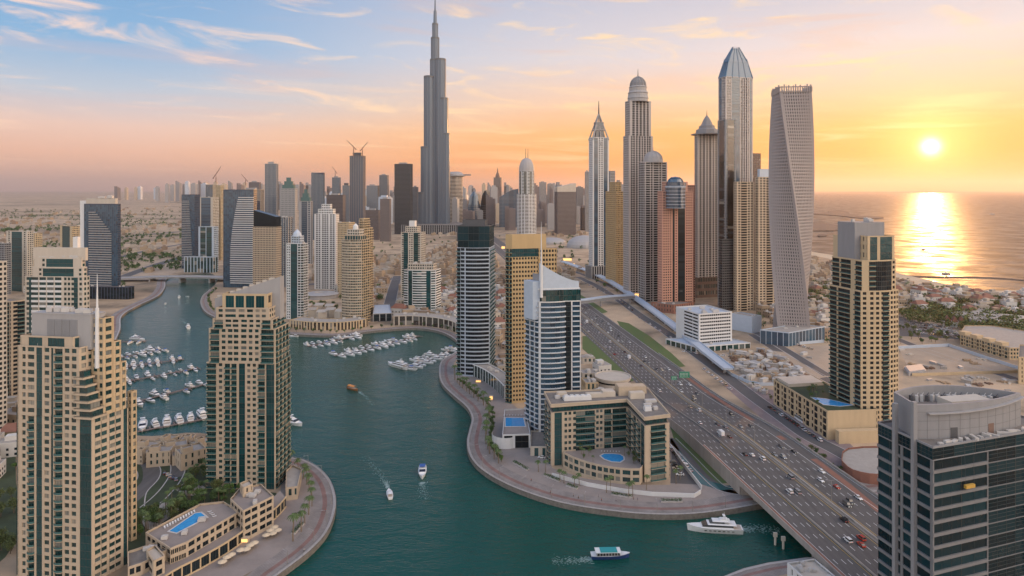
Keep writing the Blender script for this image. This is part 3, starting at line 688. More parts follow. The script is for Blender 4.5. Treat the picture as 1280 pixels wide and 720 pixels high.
Q = sub(P, .05, .86, .15, .8); T.vol(Q, D_z(336), D_z(324), ["x:W1 n2"]*3+["W6 n2 W1 g20 W6"], fh=3.2, wall=M_STONE3)
b = MB(); q = ccw(sub(P, .0, .9, .35, .75)); b.prism(q, D_z(326), [D_z(310) if p[0] > q[0][0]-99 else 0 for p in q]); b.build('plant_screen', M_STONE3, T.root)
x, y = lerp(P[0], P[3], .18); b = MB(); b.obox((x, y+4, D_z(330)), 3.2, 3, 18); b.build('chimney', M_WHITE, T.root)
T.units(Q, D_z(324), 8, 12); T.finish()
P = cquad(-26, 14, 32, 498, -70, 30); T = simple('residential_tower', 'beige balcony tower cut by the left edge of the picture, lower than its neighbours', 'tower', P, zY(378, 498), ["x:W1 n2 b4", "x:W1 n2", "x:W1 n2", "x:W.8 b3.4 W.6 n1.8"], fh=3.2, wall=M_STONE, glass=G_DARK, sp=.4); T.finish(60)
P = cquad(-60, -16, 9, 420, -70, 25); T = simple('residential_tower', 'pale block at the far left edge with dark windows', 'tower', P, zY(330, 420), "x:W1 n2", wall=M_STONE3, glass=G_DARK); T.finish(20)
P = cquad(8, 34, 42, 1031, -72, 20); T = simple('residential_tower', 'distant cream tower with one wide teal glass stripe at the far left', 'tower', P, zY(290, 1031), ["x:W1 n2", "x:W1 n2", "x:W1 n2", "W2 n2 W2 g12 W2 n2 W2"], wall=M_STONE3, detail=1); T.finish()
P = cquad(-10, 6, 14, 1000, -72, 20); T = simple('office_building', 'grey slab behind the striped teal tower at the far left', 'building', P, zY(305, 1000), "x:n3 W.6", wall=M_GREY, glass=G_DARK, detail=1); T.finish()
P = cquad(30, 44, 53, 1150, -65, 28); T = simple('residential_tower', 'distant warm beige tower left of the square office block', 'tower', P, zY(292, 1150), "x:W1 n1.6", wall=M_STONE2, detail=1); T.finish()
P = cquad(75, 90, 105, 1350, -60, 25); T = simple('office_building', 'low square beige office block with a glass front beside the navy tower', 'building', P, zY(283, 1350), ["x:W1 n2", "x:W1 n2", "x:W1 n2", "W4 g14 W4"], fh=4, wall=M_STONE2, detail=1); T.finish()
# F: navy tower with white balcony curve
def navy(label, P, Y, ytop, ybot_white, lean, white, topw=.1, botw=.0, crown=None, name='office_tower'):
    T = Tower(name, label, 'tower', cen(P), detail=1)
    z = zY(ytop, Y); T.vol(P, 0, z, ["x:n3 W.5", "x:W1 n2", "x:W1 n2", "x:W.4 g3"], fh=3.6, wall=M_NAVY, glass=G_BLUE, core=G_BLUE, strip=G_BLUE, parapet=1.5)
    p0, p1 = P[3], P[0]; Lm = math.dist(p0, p1); t = ((p1[0]-p0[0])/Lm, (p1[1]-p0[1])/Lm); n = (t[1], -t[0]); b = MB(); nf = int(z/3.6)
    for f in range(2, nf-2):
        v = f/nf; a, c = lean(v)
        if c-a > .05: b.facade_box(p0, t, n, Lm*a, Lm*c, f*3.6, f*3.6+1.15, -.3, 1.5)
    b.build('balcony_bands', white, T.root); return T
P = cquad(105, 147, 151, 978, -80, 14)
T = navy('navy glass tower with white balcony bands left of the canal bridge', P, 978, 256, 372, lambda v: (.16, .82 if v < .7 else .82-(v-.7)*2.1 if v < .93 else .2), M_LGREY)
b = MB(); q = ccw(sub(P, .08, .95, .1, .9)); b.prism(q, zY(256,978), zY(248,978)); b.build('plant_screen', M_STONE3, T.root)
b = MB(); q = ccw(sub(P, .95, 1.14, .2, .9)); b.prism(q, 0, zY(251,978)); b.build('side_wing', M_WHITE, T.root); T.units(P, zY(248,978), 5, 1, 2.0); T.finish()
P = cquad(104, 160, 168, 960, -84, 20); T = simple('podium', 'dark blue podium wrapping the foot of the navy tower', 'building', P, 18, "x:W1 g4", fh=4.5, wall=M_NAVY, strip=G_DARK, detail=1); T.finish()
# H cluster beyond the bridge
P = cquad(227, 243, 250, 1330, -75, 20); T = navy('slim blue grey tower with thin balcony lines left of the canal end', P, 1330, 244, 325, lambda v: (.05, .9-(v*.35)), M_LGREY); T.finish()
P = cquad(248, 266, 274, 1480, -72, 22); T = simple('office_tower', 'square blue glass tower with pale frame behind the slim canal-end tower', 'tower', P, zY(247,1480), ["x:W1 n2", "x:W1 n2", "x:W1 n2", "W5 g18 W4"], fh=3.6, wall=M_STONE3, strip=G_BLUE, detail=1); T.finish()
P = cquad(248, 267, 273, 1290, -80, 18); T = simple('office_tower', 'lower green glass tower with a slanting white roof line at the canal end', 'tower', P, zY(284,1290), ["x:W1 n2", "x:W1 n2", "x:W1 n2", "W3 g9 W1 g9 W3"], fh=3.8, wall=M_BLUEWHITE, strip=G_TEAL, detail=1); T.finish()
P = cquad(230, 266, 272, 1270, -82, 15); T = simple('podium', 'pale green podium under the canal-end towers', 'building', P, zY(322,1270), "x:W1.6 g5", fh=8, wall=M_BLUEWHITE, strip=G_TEAL, detail=1); T.finish()
P = cquad(270, 276, 280, 1500, -70, 25); T = simple('residential_tower', 'thin peach coloured tower touching the dark curved tower', 'tower', P, zY(232,1500), "x:W1 n1.6", wall=M_STONE2, detail=1); T.finish()
P = cquad(257, 266, 271, 1750, -70, 25); T = simple('office_tower', 'distant teal tower topped by a crane above the canal end', 'tower', P, zY(231,1750), ["x:W1 n1.6"]*3+["x:W.5 g4"], strip=G_BLUE, detail=1); T.finish()
# I: the big dark curved tower
P = cquad(279, 317, 321, 1075, -84, 10)
T = navy('dark navy tower with bulging white balcony bands right of the canal bridge', P, 1075, 238, 360, lambda v: (.22+.32*v**2.4*.9+(.12*abs(v-.4)**1.5), 1.0), M_WHITE, name='residential_tower')
T.units(P, zY(238,1075), 2, 4); T.finish()
# J: beige grid with dark curved roof
P = cquad(316, 345, 352, 985, -80, 15); T = Tower('residential_tower', 'beige grid tower with a dark curved glass crown beside the white banded dark tower', 'tower', cen(P), detail=1)
T.vol(P, 0, zY(284,985), ["x:W.9 n1.8", "x:W1 n2", "x:W1 n2", "x:W.9 n1.7"], wall=M_STONE, glass=G_DARK, sp=.4, parapet=.5)
q = ccw(sub(P, .02, .98, .05, .95)); cx = sum(p[0] for p in q)/4
b = MB(); b.prism(q, zY(284,985), [zY(263,985) if p[0] < cx else zY(271,985) for p in q]); b.build('glass_crown', G_DARK, T.root); T.finish()
P = cquad(296, 318, 325, 1250, -70, 25); T = simple('residential_tower', 'shadowed block hidden behind the white banded dark tower', 'tower', P, zY(252,1250), "x:W1 n1.6", wall=M_NAVY, glass=G_DARK, detail=1); T.finish()
# K
P = cquad(358, 378, 385, 812, -78, 20); T = Tower('residential_tower', 'slim teal glass tower with white balcony edges above the far promenade', 'tower', cen(P), detail=1)
T.vol(P, 0, zY(305,812), ["x:b3 W.6", "x:W1 n2", "x:W1 n2", "W.8 n1.4 W.6 n1.4 W.8 g8 W.6 b3 W.5 b2"], wall=M_WHITE, rail=M_WHITE, parapet=.6)
T.vol(sub(P, .2, .75, .15, .85), zY(305,812), zY(296,812), "x:W1 n2", wall=M_BLUEWHITE)
b = MB(); c0 = lerp(P[0], P[2], .5); b.lathe((c0[0], c0[1], zY(296,812)), [(6, 0), (5, 4), (2.5, 7), (.4, 9)], 10); b.build('crown', M_BLUEWHITE, T.root); T.units(P, zY(305,812), 4, 5); T.finish()
P = cquad(347, 360, 366, 1080, -78, 20); T = simple('residential_tower', 'blue grey tower peeping over the slim teal tower from behind', 'tower', P, zY(272,1080), "x:W1 n2 g2", wall=M_LGREY, strip=G_BLUE, detail=1); T.finish()
# L: white tower
P = cquad(393, 420, 424, 1056, -84, 8); T = Tower('residential_tower', 'white tower with tall vertical ribs and a stepped white crown in the middle distance', 'tower', cen(P), detail=1)
T.vol(P, 0, zY(268,1056), ["x:W1 n2", "x:W1 n2", "x:W1 n2", "W1.6 n2 W.8 n2 V1.5 n2 W.5 n2 W.5 n2 V1.5 n2 W.8 n2 W1.6"], wall=M_WHITE, glass=G_DARK, parapet=.6)
T.vol(sub(P, .15, .85, .1, .9), zY(268,1056), zY(262,1056), "x:W1 n2", wall=M_WHITE); T.vol(sub(P, .3, .7, .2, .8), zY(262,1056), zY(256,1056), "x:W1 n2", wall=M_WHITE); T.finish()
# M twin beige
P = cquad(448, 455, 466, 830, -70, 25); T = Tower('residential_tower', 'rear half of the golden beige twin tower, stepping up with sunlit balconies', 'tower', cen(P), detail=1)
T.vol(P, 0, zY(286,830), "x:W.9 b3", wall=M_STONE2, rail=M_STONE2); T.vol(sub(P, .1, .9, .05, .7), zY(286,830), zY(274,830), "x:W.9 b3", wall=M_STONE2, rail=M_STONE2); T.finish()
P = cquad(422, 436, 444, 1000, -75, 20); T = simple('residential_tower', 'flat topped golden tower behind the beige twin tower', 'tower', P, zY(279,1000), "x:W.9 n1.5", wall=M_STONE2, detail=1); T.finish()
P = cquad(427, 452, 462, 786, -80, 22)
fr = bowed(P[3], P[0], 4, 6); Pq = [P[0], P[1], P[2]]+fr[:-1]
T = Tower('residential_tower', 'round fronted beige tower with green crown windows at the far promenade', 'tower', cen(P), detail=1)
T.vol(Pq, 0, zY(300,786), ["x:W.9 b3", "x:W1 n2", "x:W1 n2"]+["W.5 n2.2 W.5 n2.2"]*6, wall=M_STONE, sp=.45, bal=M_STONE2, rail=M_STONE2, parapet=.5)
T.vol(sub(P, .1, .9, .1, .8), zY(300,786), zY(295,786), "x:W.6 g3", wall=M_STONE, fh=4); T.vol(sub(P, .2, .8, .2, .8), zY(295,786), zY(288,786), "x:W1 n2", wall=M_STONE3)
c0 = lerp(P[0], P[2], .5); b = MB(); b.lathe((c0[0], c0[1], zY(288,786)), [(3.5, 0), (3.2, 5), (0.4, 8)], 8); b.build('crown', M_WHITE, T.root); T.finish()
# N
P = cquad(501, 526, 532, 950, -84, 15); T = Tower('residential_tower', 'white tower with two teal glass stripes and a small lit crown', 'tower', cen(P), detail=1)
T.vol(P, 0, zY(291,950), ["x:W.8 n2", "x:W1 n2", "x:W1 n2", "W1 n2 g5 W1 n1.6 W.8 n1.6 W1 g5 n2 W1"], wall=M_STONE3, parapet=.6); T.vol(sub(P, .2, .8, .1, .8), zY(291,950), zY(284,950), "x:W1 n2", wall=M_STONE3); T.vol(sub(P, .38, .66, .3, .7), zY(284,950), zY(277,950), "W1", wall=M_WHITE); T.finish()
P = cquad(505, 545, 551, 846, -87, 15); fr = bowed(P[3], P[0], 5, 7); Pq = [P[0], P[1], P[2]]+fr[:-1]
T = Tower('residential_tower', 'broad round fronted teal tower with white balcony bands at the far promenade', 'tower', cen(P), detail=1)
T.vol(Pq, 0, zY(338,846), ["x:r3"]*3+["r3 W.4", "g4 W.3", "r4", "r4", "r4", "g4 W.3", "r3 W.4"], wall=M_WHITE, bal=M_WHITE, sp=.38, parapet=.8)
T.vol(sub(P, .1, .9, .1, .8), zY(338,846), zY(331,846), "x:W1 n2", wall=M_STONE3); T.units(sub(P, .15, .85, .1, .8), zY(331,846), 7, 3, 1.5); T.finish()
# ================================================================ O: dark curved glass tower
P = cquad(571, 612, 618, 568, -86, 8); fr = bowed(P[3], P[0], 3.5, 8); Pq = [P[0], P[1], P[2]]+fr[:-1]; zO = lambda y: zY(y, 568)
T = Tower('residential_tower', 'dark glass tower with a curved white gridded front and black crown beside the marina bend', 'tower', cen(P))
T.vol(Pq, 0, zO(310), ["x:b3 W.6", "x:W1 n2", "x:W1 n2", "b3 W.2", "r3", "W1 r3", "r3", "r3", "r3", "r3", "r3 W.5"], fh=3.5, wall=M_BLUEWHITE, bal=M_BLUEWHITE, glass=G_DARK, sp=.3, rail=M_GLASSRAIL, parapet=.4)
T.vol(sub(P, .0, .97, .0, .9), zO(310), zO(283), "x:g9", fh=6.5, wall=M_DGREY, strip=G_NAVY, glass=G_NAVY, parapet=.8)
T.vol(sub(P, .2, .9, .4, .9), zO(283), zO(277), "W1", fh=4, wall=M_DGREY)
b = MB(); q = ccw(sub(P, .35, 1.0, .02, .5)); b.prism(q, zO(302), [zO(283)]*4); b.build('crown', M_DGREY, T.root); T.finish()
# P
P = cquad(632, 640, 673, 494, -60, 78); zP = lambda y: zY(y, 494)
T = Tower('residential_tower', 'ochre tower with square punched windows and a solid flat crown, behind the sail-topped tower', 'tower', cen(P))
T.vol(P, 0, zP(322), ["x:W.9 n1.5", "x:W1 n2", "x:W1 n2", "x:W.6 b3"], fh=3.45, wall=M_OCHRE, glass=G_DARK, sp=.5, parapet=.4)
T.vol(P, zP(322), zP(311), ["x:g3", "x:g3", "x:g3", "x:W.6 b3"], fh=3.5, wall=M_OCHRE, glass=G_TEAL, parapet=.4)
q = ccw([P[0], lerp(P[0], P[1], 1.3), lerp(P[3], P[2], 1.3), P[3]]); b = MB(); b.prism(q, zP(311), zP(293)); b.build('crown', M_OCHRE, T.root)
q = sub([P[0], lerp(P[0], P[1], 1.72), lerp(P[3], P[2], 1.72), P[3]], .05, 1, .6, 1); T.vol(q, 0, zP(313), "x:W.9 n1.7", fh=3.45, wall=M_OCHRE, glass=G_DARK, sp=.45)
T.units(P, zP(293), 3, 1); T.finish()
# ================================================================ Q: sail-topped tower
YQ = 422; zQ_ = lambda y: zY(y, YQ)
P = cquad(657, 674, 726, YQ, -35, 80)
# front: bowed balcony front, dark strip, balcony column
f0, f1 = P[0], P[1]; cut = lerp(f0, f1, .62); fr = bowed(f0, cut, 1.6, 5)
Pq = fr+[P[1], P[2], P[3]]
T = Tower('residential_tower', 'pale blue white tower with a sail shaped roof and tall spire beside the U-shaped block', 'tower', cen(P))
T.vol(Pq, 0, zQ_(378), ["W1.6 b4"]+["b4"]*4+["g4 W.8 b5 W.5", "x:W1 n2", "x:W1 n2", "x:b4 W.7"], fh=3.32, wall=M_WHITE, bal=M_WHITE, glass=G_BLUE, rail=M_BLUEWHITE, sp=.3, out=1.1, strip=G_DARK, parapet=.5, bh=.85)
q = sub(P, .0, .95, .06, 1.0); T.vol(q, zQ_(378), zQ_(363), "x:g3", fh=3.9, wall=M_BLUEWHITE, strip=G_TEAL, parapet=.4)
q = ccw(sub(P, .05, .95, .0, 1.0)); b = MB(); b.prism(q, zQ_(363), zQ_(361)); b.build('roof_deck', M_WHITE, T.root)
# sail: wall rising to the left with a curved top
p0 = lerp(P[0], P[1], .04); p1 = lerp(P[0], P[1], .98); b = MB(); K = 14; ins = 1.4
dx_, dy_ = P[3][0]-P[0][0], P[3][1]-P[0][1]; ll = math.hypot(dx_, dy_); dx_ /= ll; dy_ /= ll; pr = None
for i in range(K+1):
    u = i/K; py = 329+ (24*(1-(1-u)**1.5)) ; zt = zQ_(py); x, y = lerp(p0, p1, u); c = [(x+dx_*1, y+dy_*1, zQ_(362)), (x+dx_*2, y+dy_*2, zQ_(362)), (x+dx_*2, y+dy_*2, zt), (x+dx_*1, y+dy_*1, zt)]
    if pr: b.quad(pr[0], c[0], c[3], pr[3]); b.quad(c[1], pr[1], pr[2], c[2]); b.quad(pr[3], c[3], c[2], pr[2])
    else: b.quad(c[0], c[3], c[2], c[1])
    pr = c
b.quad(pr[0], pr[1], pr[2], pr[3]); b.build('sail_roof', M_BLUEWHITE, T.root)
b = MB(); q = [(p0[0]+dx_*2.1, p0[1]+dy_*2.1), (p1[0]+dx_*2.1, p1[1]+dy_*2.1), (p1[0]+dx_*9, p1[1]+dy_*9), (p0[0]+dx_*9, p0[1]+dy_*9)]; q = ccw(q)
b.prism(q, zQ_(362), [zQ_(343) if p[0] < (p0[0]+p1[0])/2 else zQ_(353) for p in q]); b.build('plant_room', M_GREY, T.root)
b = MB(); q = ccw(sub(P, .1, .75, -.12, .05)); b.prism(q, zQ_(400), zQ_(352)); b.build('side_fin', M_BLUEWHITE, T.root)
b = MB(); x, y = lerp(P[0], P[1], .05); b.tube((x, y, zQ_(372)), (x, y, zQ_(331)), 1.1, .9, 8); b.tube((x, y, zQ_(331)), (x, y, zQ_(277)), .55, .08, 8); b.build('spire', M_WHITE, T.root)
T.finish()
# ================================================================ R: U-shaped residential block
RA, RB, RC, RD, RE, RF = (23.4,382), (70.6,392), (74.7,360.5), (89.9,365.5), (87.5,414), (20.7,406)
PR = [RA, RB, RC, RD, RE, RF]
T = Tower('apartment_block', 'U-shaped beige apartment block wrapped round a courtyard pool', 'building', (55, 385))
sp6 = ["W2 g4.6 W1.6 n1.7 W.8 n1.7 W1.2 n1.7 b6 b6 W.8 n1.7 W.7 n1.7 W1 b4.6 W.7 b9 W.5", "W.4 b6 W.7 n1.5 W.6 b5 W.6 n1.5 b5 W.5 g5.5", "W4.5 b11 W3", "x:W1 n2 b4", "x:W1 n2 b4", "W1.5 b6 W1 n2 W1 b6 W2"]
T.vol(PR, 0, 31.6, sp6, fh=3.5, sp=.46, out=1.1, roof=M_PLAZA, parapet=.25, bal=M_STONE, rail=M_GLASSRAIL)
Q = offset_poly(PR, -1.2); T.vol(Q, 31.85, 35.0, ["x:g2.2"]*6, fh=3.15, wall=M_DGREY, strip=G_CURTAIN, roof=None, parapet=0)
b = MB(); b.prism(offset_poly(PR, .5), 35.0, 35.9); b.prism(offset_poly(PR, .3), 35.9, 36.2); b.build('cornice', M_STONE, T.root)
b = MB(); b.prism(offset_poly(PR, -.6), 36.2, 36.26); b.build('roof', M_ROOF, T.root)
b = MB(); OP, IP = offset_poly(PR, .45), offset_poly(PR, -.1)
for i in range(6):
    a, c, d, e_ = OP[i], OP[(i+1)%6], IP[(i+1)%6], IP[i]; b.hexa([(a[0],a[1],36.21),(c[0],c[1],36.21),(d[0],d[1],36.21),(e_[0],e_[1],36.21),(a[0],a[1],37.0),(c[0],c[1],37.0),(d[0],d[1],37.0),(e_[0],e_[1],37.0)])
b.build('parapet', M_STONE, T.root)
for x, y, sx_, sy_, sz_, m in ((40,392,17,3.2,2.4,M_WHITE),(36,395,10,2,1.2,M_UNIT),(52,398,12,4,2.2,M_STONE3),(60,401,8,7,3,M_STONE3),(71,404,10,9,5.5,M_STONE),(80,407,9,7,4.5,M_STONE),(77,396,9,5,3.5,M_STONE3),(84,388,7,3,1.4,M_UNIT),(81,382,5,2,1,M_UNIT),(79,373,4,3,2.2,M_WHITE),(28,395,3,3,1.4,M_UNIT),(31,399,6,4,2.4,M_STONE3),(84,375,2.5,2.5,1.6,M_UNIT)):
    b = MB(); b.obox((x, y, 36.3), sx_, sy_, sz_, .12); b.obox((x, y, 36.3+sz_), sx_*.94, sy_*.8, .2, .12)
    if m is M_WHITE:
        for k in range(5): b.obox((x-sx_*.4+k*sx_*.2, y+.05*sx_*(k-2)*.3, 36.5+sz_), sx_*.12, sy_*.6, .5, .12)
    b.build('roof_unit', m, T.root)
T.finish(100)
# courtyard podium
arc = [ground(x, y, 9) for x, y in ((704,565),(716,571),(730,576),(745,580),(760,583),(775,585),(788,586),(800,586))]
arc = [(p.x, p.y) for p in arc]; PP = arc+[(74.3,362.5), (70.2,391.5), (31,383.6)]
T = Tower('podium', 'curved beige podium carrying the courtyard pool of the U-shaped block', 'building', (52, 372))
T.vol(PP, 0, 8, ["x:W1 n3"]*(len(arc)-1)+["W1", None, None, None], fh=4, wall=M_STONE, sp=.35, parapet=1.1, roof=M_PLAZA); T.finish(60)
M_POOL = mat('pool_water', (.012,.20,.48), .08, noise=.3, nscale=.6, col2=(.03,.30,.60)); M_POOLRIM = mat('pool_rim', (.5,.48,.46), .7)
def pool(label, pts, z, world=False):
    q = ccw([(ground(x, y, z).x, ground(x, y, z).y) if not world else (x, y) for x, y in pts])
    o = thing('swimming_pool', label, 'pool', (cen(q)[0], cen(q)[1], z)); b = MB(); b.prism(offset_poly(q, .8), z, z+.12); b.build('rim', M_POOLRIM, o); b = MB(); b.prism(q, z+.1, z+.16); b.build('water', M_POOL, o); return q
pool('blue freeform pool in the courtyard of the U-shaped block', [(751,570),(755,567.6),(765,567.5),(775,568.5),(779,571),(779.5,574.5),(775,577.5),(765,577),(756,574)], 8.12)
# ---- S: white pool house left of the U block
P = [ground(x, y, 8) for x, y in ((628,545),(663,544),(657,512),(631,513))]; P = ccw([(p.x, p.y) for p in P])
T = Tower('pool_house', 'white modern building with a rooftop pool left of the U-shaped block', 'building', cen(P))
T.vol(P, 0, 8, ["W1 g5 W1.5 g8 W1", "x:W1 g4", "x:W1 n3", "W1 g6 W1"], fh=4, wall=M_WHITE, strip=G_DARK, roof=M_PLAZA, parapet=.9); 
b = MB(); c0 = ground(640, 552, 6); 
for i in range(8):
    a = math.pi*(.9+i*.1); a2 = math.pi*(.9+(i+1)*.1); r = 9
    x0, y0 = P[0][0]+2, P[0][1]+8
    b.quad((x0+r*math.cos(a), y0+r*math.sin(a), 0), (x0+r*math.cos(a2), y0+r*math.sin(a2), 0), (x0+r*math.cos(a2), y0+r*math.sin(a2), 7), (x0+r*math.cos(a), y0+r*math.sin(a), 7))
b.build('curved_screen', M_WHITE, T.root); T.finish(20)
pool('bright blue rectangular pool on the roof of the white pool house', [(632,533),(656.5,533),(654,522.5),(632,522.5)], 8.12)
P = [ground(x, y, 5) for x, y in ((663,560),(683,560),(681,540),(664,540))]; T = Tower('annexe', 'low mauve brown annexe between the pool house and the U-shaped block', 'building', cen(P)); T.vol([(p.x, p.y) for p in P], 0, 5, "x:W3 g3", fh=5, wall=M_PLAZA, detail=1) if False else T.vol([(p.x, p.y) for p in P], 0, 5, "x:W3 g3", fh=5, wall=M_STONE3); T.finish(10)
# ---- V: round drum podium + low blocks behind
c0 = ground(766, 483, 0); T = thing('drum_building', 'round pale drum pavilion between the lawn and the U-shaped block', 'building', (c0.x, c0.y, 0))
b = MB(); b.lathe((c0.x, c0.y, 0), [(14.5,0),(14.5,8),(15.2,8.05),(15.2,9.2),(14.3,9.2),(14.2,8.4),(0.2,8.5)], 32); b.build('wall', M_STONE3, T); b = MB(); b.lathe((c0.x, c0.y, 0), [(14.7,5),(14.7,6.3)], 32); b.build('window', G_DARK, T)
for i, (x0, x1, y, h, m, lb) in enumerate(((728,752,478,7,M_STONE3,'pale service block beside the round drum pavilion'),(732,748,492,8,M_STONE2,'small sand block in front of the round drum pavilion'),(728,744,455,5,M_STONE3,'flat roofed shed beside the upper lawn'),(748,764,500,4,M_ROOFL,'low flat roof tucked behind the U-shaped block'))):
    p = ground(x0, y); q_ = ground(x1, y); P = ccw([(p.x,p.y),(q_.x,q_.y),(q_.x-2,q_.y+14),(p.x-2,p.y+14)]); T = Tower('service_block', lb, 'building', cen(P), detail=1); T.vol(P, 0, h, "x:W2 n2", fh=h, wall=m, roof=M_ROOFL); T.units(P, h, 4, i); T.finish()
# ---- T: curved arcades
def arcade(label, pts, h, depth, wall, gl, fh=4.5, bay="x:W.7 g4", det=2, roof=M_ROOFL, nmax=60):
    q = smoothline([(ground(x, y).x, ground(x, y).y) for x, y in pts], 3); n = len(q); back = []
    for i, p in enumerate(q):
        a, c = q[max(i-1, 0)], q[min(i+1, n-1)]; tx, ty = c[0]-a[0], c[1]-a[1]; l = math.hypot(tx, ty); back.append((p[0]-ty/l*depth, p[1]+tx/l*depth))
    P = q+back[::-1]; T_ = Tower('arcade_building', label, 'building', cen(q), detail=det); T_.vol(P, 0, h, [bay]*(n-1)+["x:W2 n2"]*(n+1), fh=fh, wall=wall, strip=gl, roof=roof, parapet=.8); T_.units(P, h, 6, n); return T_
arcade('white framed curved two storey arcade along the marina bend', [(590,470),(600,474),(610,480),(620,488),(630,499)], 10, 12, M_WHITE, G_TEAL).finish(50)
arcade('cream framed arcade below the round fronted teal tower', [(492,407),(515,406.5),(540,408.5),(560,412),(572,417)], 11, 20, M_STONE3, G_BRONZE, fh=5.5, bay="x:W1.2 g5", det=1).finish()
arcade('arched cream waterfront row below the slim teal and beige towers', [(362,410),(390,412.5),(420,413),(445,411),(460,408)], 9, 22, M_STONE2, G_BRONZE, fh=4.5, bay="x:W2 g2.4", det=1).finish()
P = [ground(x, y) for x, y in ((466,402),(490,401),(487,389),(468,390))]; P = ccw([(p.x, p.y) for p in P]); T = Tower('gate_building', 'glass canopied grey gate building in the middle of the far promenade', 'building', cen(P), detail=1); T.vol(P, 0, 9, "x:W1 g6", fh=4.5, wall=M_LGREY, strip=G_DARK, roof=M_BLUEWHITE); T.finish()
for i, (x, y) in enumerate(((378,398),(390,396),(402,399),(413,396),(425,398),(383,391),(399,390),(412,391))):
    p = ground(x, y); b = MB(); b.obox((p.x, p.y, 0), 11, 9, 9.5, .3*i); b.prism(ccw([(p.x-6,p.y-5),(p.x+6,p.y-5),(p.x+6,p.y+5),(p.x-6,p.y+5)]), 9.5, [9.7,9.7,11.5,11.5]); o = b.build('villa', M_STONE3, None, origin=(p.x,p.y,0)); tag(o, 'pale waterfront villa with a tilted roof behind the arched row', 'house', 'villas behind the arched waterfront row'); FOOT.append([(p.x-7,p.y-6),(p.x+7,p.y-6),(p.x+7,p.y+6),(p.x-7,p.y+6)])
p = ground(402, 372); o = thing('round_pavilion', 'low ring shaped pavilion in gardens before the white ribbed tower', 'building', (p.x, p.y, 0)); b = MB(); b.lathe((p.x, p.y, 0), [(24,0),(24,5),(26,6),(20,8),(10,8.5),(9,5),(.1,5)], 28, sy=.9); b.build('ring_roof', M_LGREY, o); FOOT.append([(p.x-26,p.y-26),(p.x+26,p.y-26),(p.x+26,p.y+26),(p.x-26,p.y+26)])
# ================================================================ C: terraced podium with the pool, lower left
def cpx(x, y, z): p = ground(x, y, z); return (p.x, p.y)
zc = 11.0
front = [cpx(212,712,9), cpx(248,693,9), cpx(285,668,9), cpx(318,643,9), cpx(352,623,9)]
# three stepped blocks: roofs at their own levels
def block(label, pts, z0, z1, specs, roof, wall=M_STONE, fh=3.6, nmax=30, nu=3, **k):
    P = ccw([cpx(x, y, z1) for x, y in pts]); T_ = Tower('terrace_block', label, 'building', cen(P)); T_.vol(P, z0, z1, specs, fh=fh, wall=wall, glass=G_DARK, strip=G_TEAL, roof=roof, **k); T_.units(P, z1, nu, int(pts[0][0])); return T_, P
T, P = block('terraced beige block with the long pool on its roof, lower left', [(213,688),(233,680),(300,641),(279,629),(250,632),(182,668)], 0, 11, ["W1.5 n3.4 W.6 n3.4 W1.5 n3.6 W.6 n3.6 W1.5 n3 W.8 n3 W1.2 n4 W1 n4 W1.2", "x:W1 n3 W1 n2", "x:W1 n3 W1", "x:W1 n3 W1", "x:W2 n2", "x:W1.2 n3"], M_PLAZA); T.finish(40)
T, P = block('higher terraced beige block stepping up towards the peninsula tower', [(304,641),(342,622),(326,607),(300,612),(288,626)], 0, 14, ["W1 n3.4 W.6 n3.4 W1.5 n3.4 W.6 n3.4 W1", "x:W1 n3", "x:W1 n3", "x:W2 n2", "x:W1 n3"], M_PLAZA, nu=6); T.finish(30)
T, P = block('small beige stair block at the top of the terraces', [(304,612),(316,607),(312,601),(300,606)], 0, 18, "x:W2 n1", M_STONE3, nu=1); T.finish(6)
T, P = block('near end of the terraces, half hidden by the tall left tower', [(160,712),(178,706),(208,690),(196,680),(160,692)], 0, 9, "W1 n3 W1 n3 W1", M_ROOF); T.finish(16)
T, P = block('tall square end bay of the terraces beside the tall left tower', [(192,704),(206,697),(194,684),(183,690)], 0, 11.5, "W1.2 n3 W1.2", M_STONE3, nu=0); T.finish(10)
# curved promenade arcade of the same row, one storey lower and in front
fr = smoothline([cpx(x, y, 5) for x, y in ((176,744),(215,716),(250,698),(285,678),(318,655),(345,636),(358,622))], 3)
bk = smoothline([cpx(x, y, 5) for x, y in ((150,735),(205,703),(240,686),(280,662),(310,642),(338,624),(350,612))], 3)
P = fr+bk[::-1]; T = Tower('arcade_building', 'curved beige promenade arcade with terraces, lower left', 'building', cen(fr)); T.vol(P, 0, 5, ["W.9 n6"]*(len(fr)-1)+[None]*(len(fr)+1), fh=5, sp=.12, wall=M_STONE2, glass=G_DARK, roof=M_PLAZA, parapet=.8); T.finish(30)
pool('long bright blue pool on the terraced block, lower left', [(212,664),(221,666),(258,647),(251,641),(244,642)], 11.12)
P = [cpx(x, y, 6) for x, y in ((357,612),(372,610),(377,588),(366,583),(358,590))]; T = Tower('terrace_block', 'low beige pavilion at the foot of the peninsula tower by the promenade', 'building', cen(P)); T.vol(ccw(P), 0, 6, "x:W2 n2", fh=6, wall=M_STONE, roof=M_ROOFL); T.finish(10)
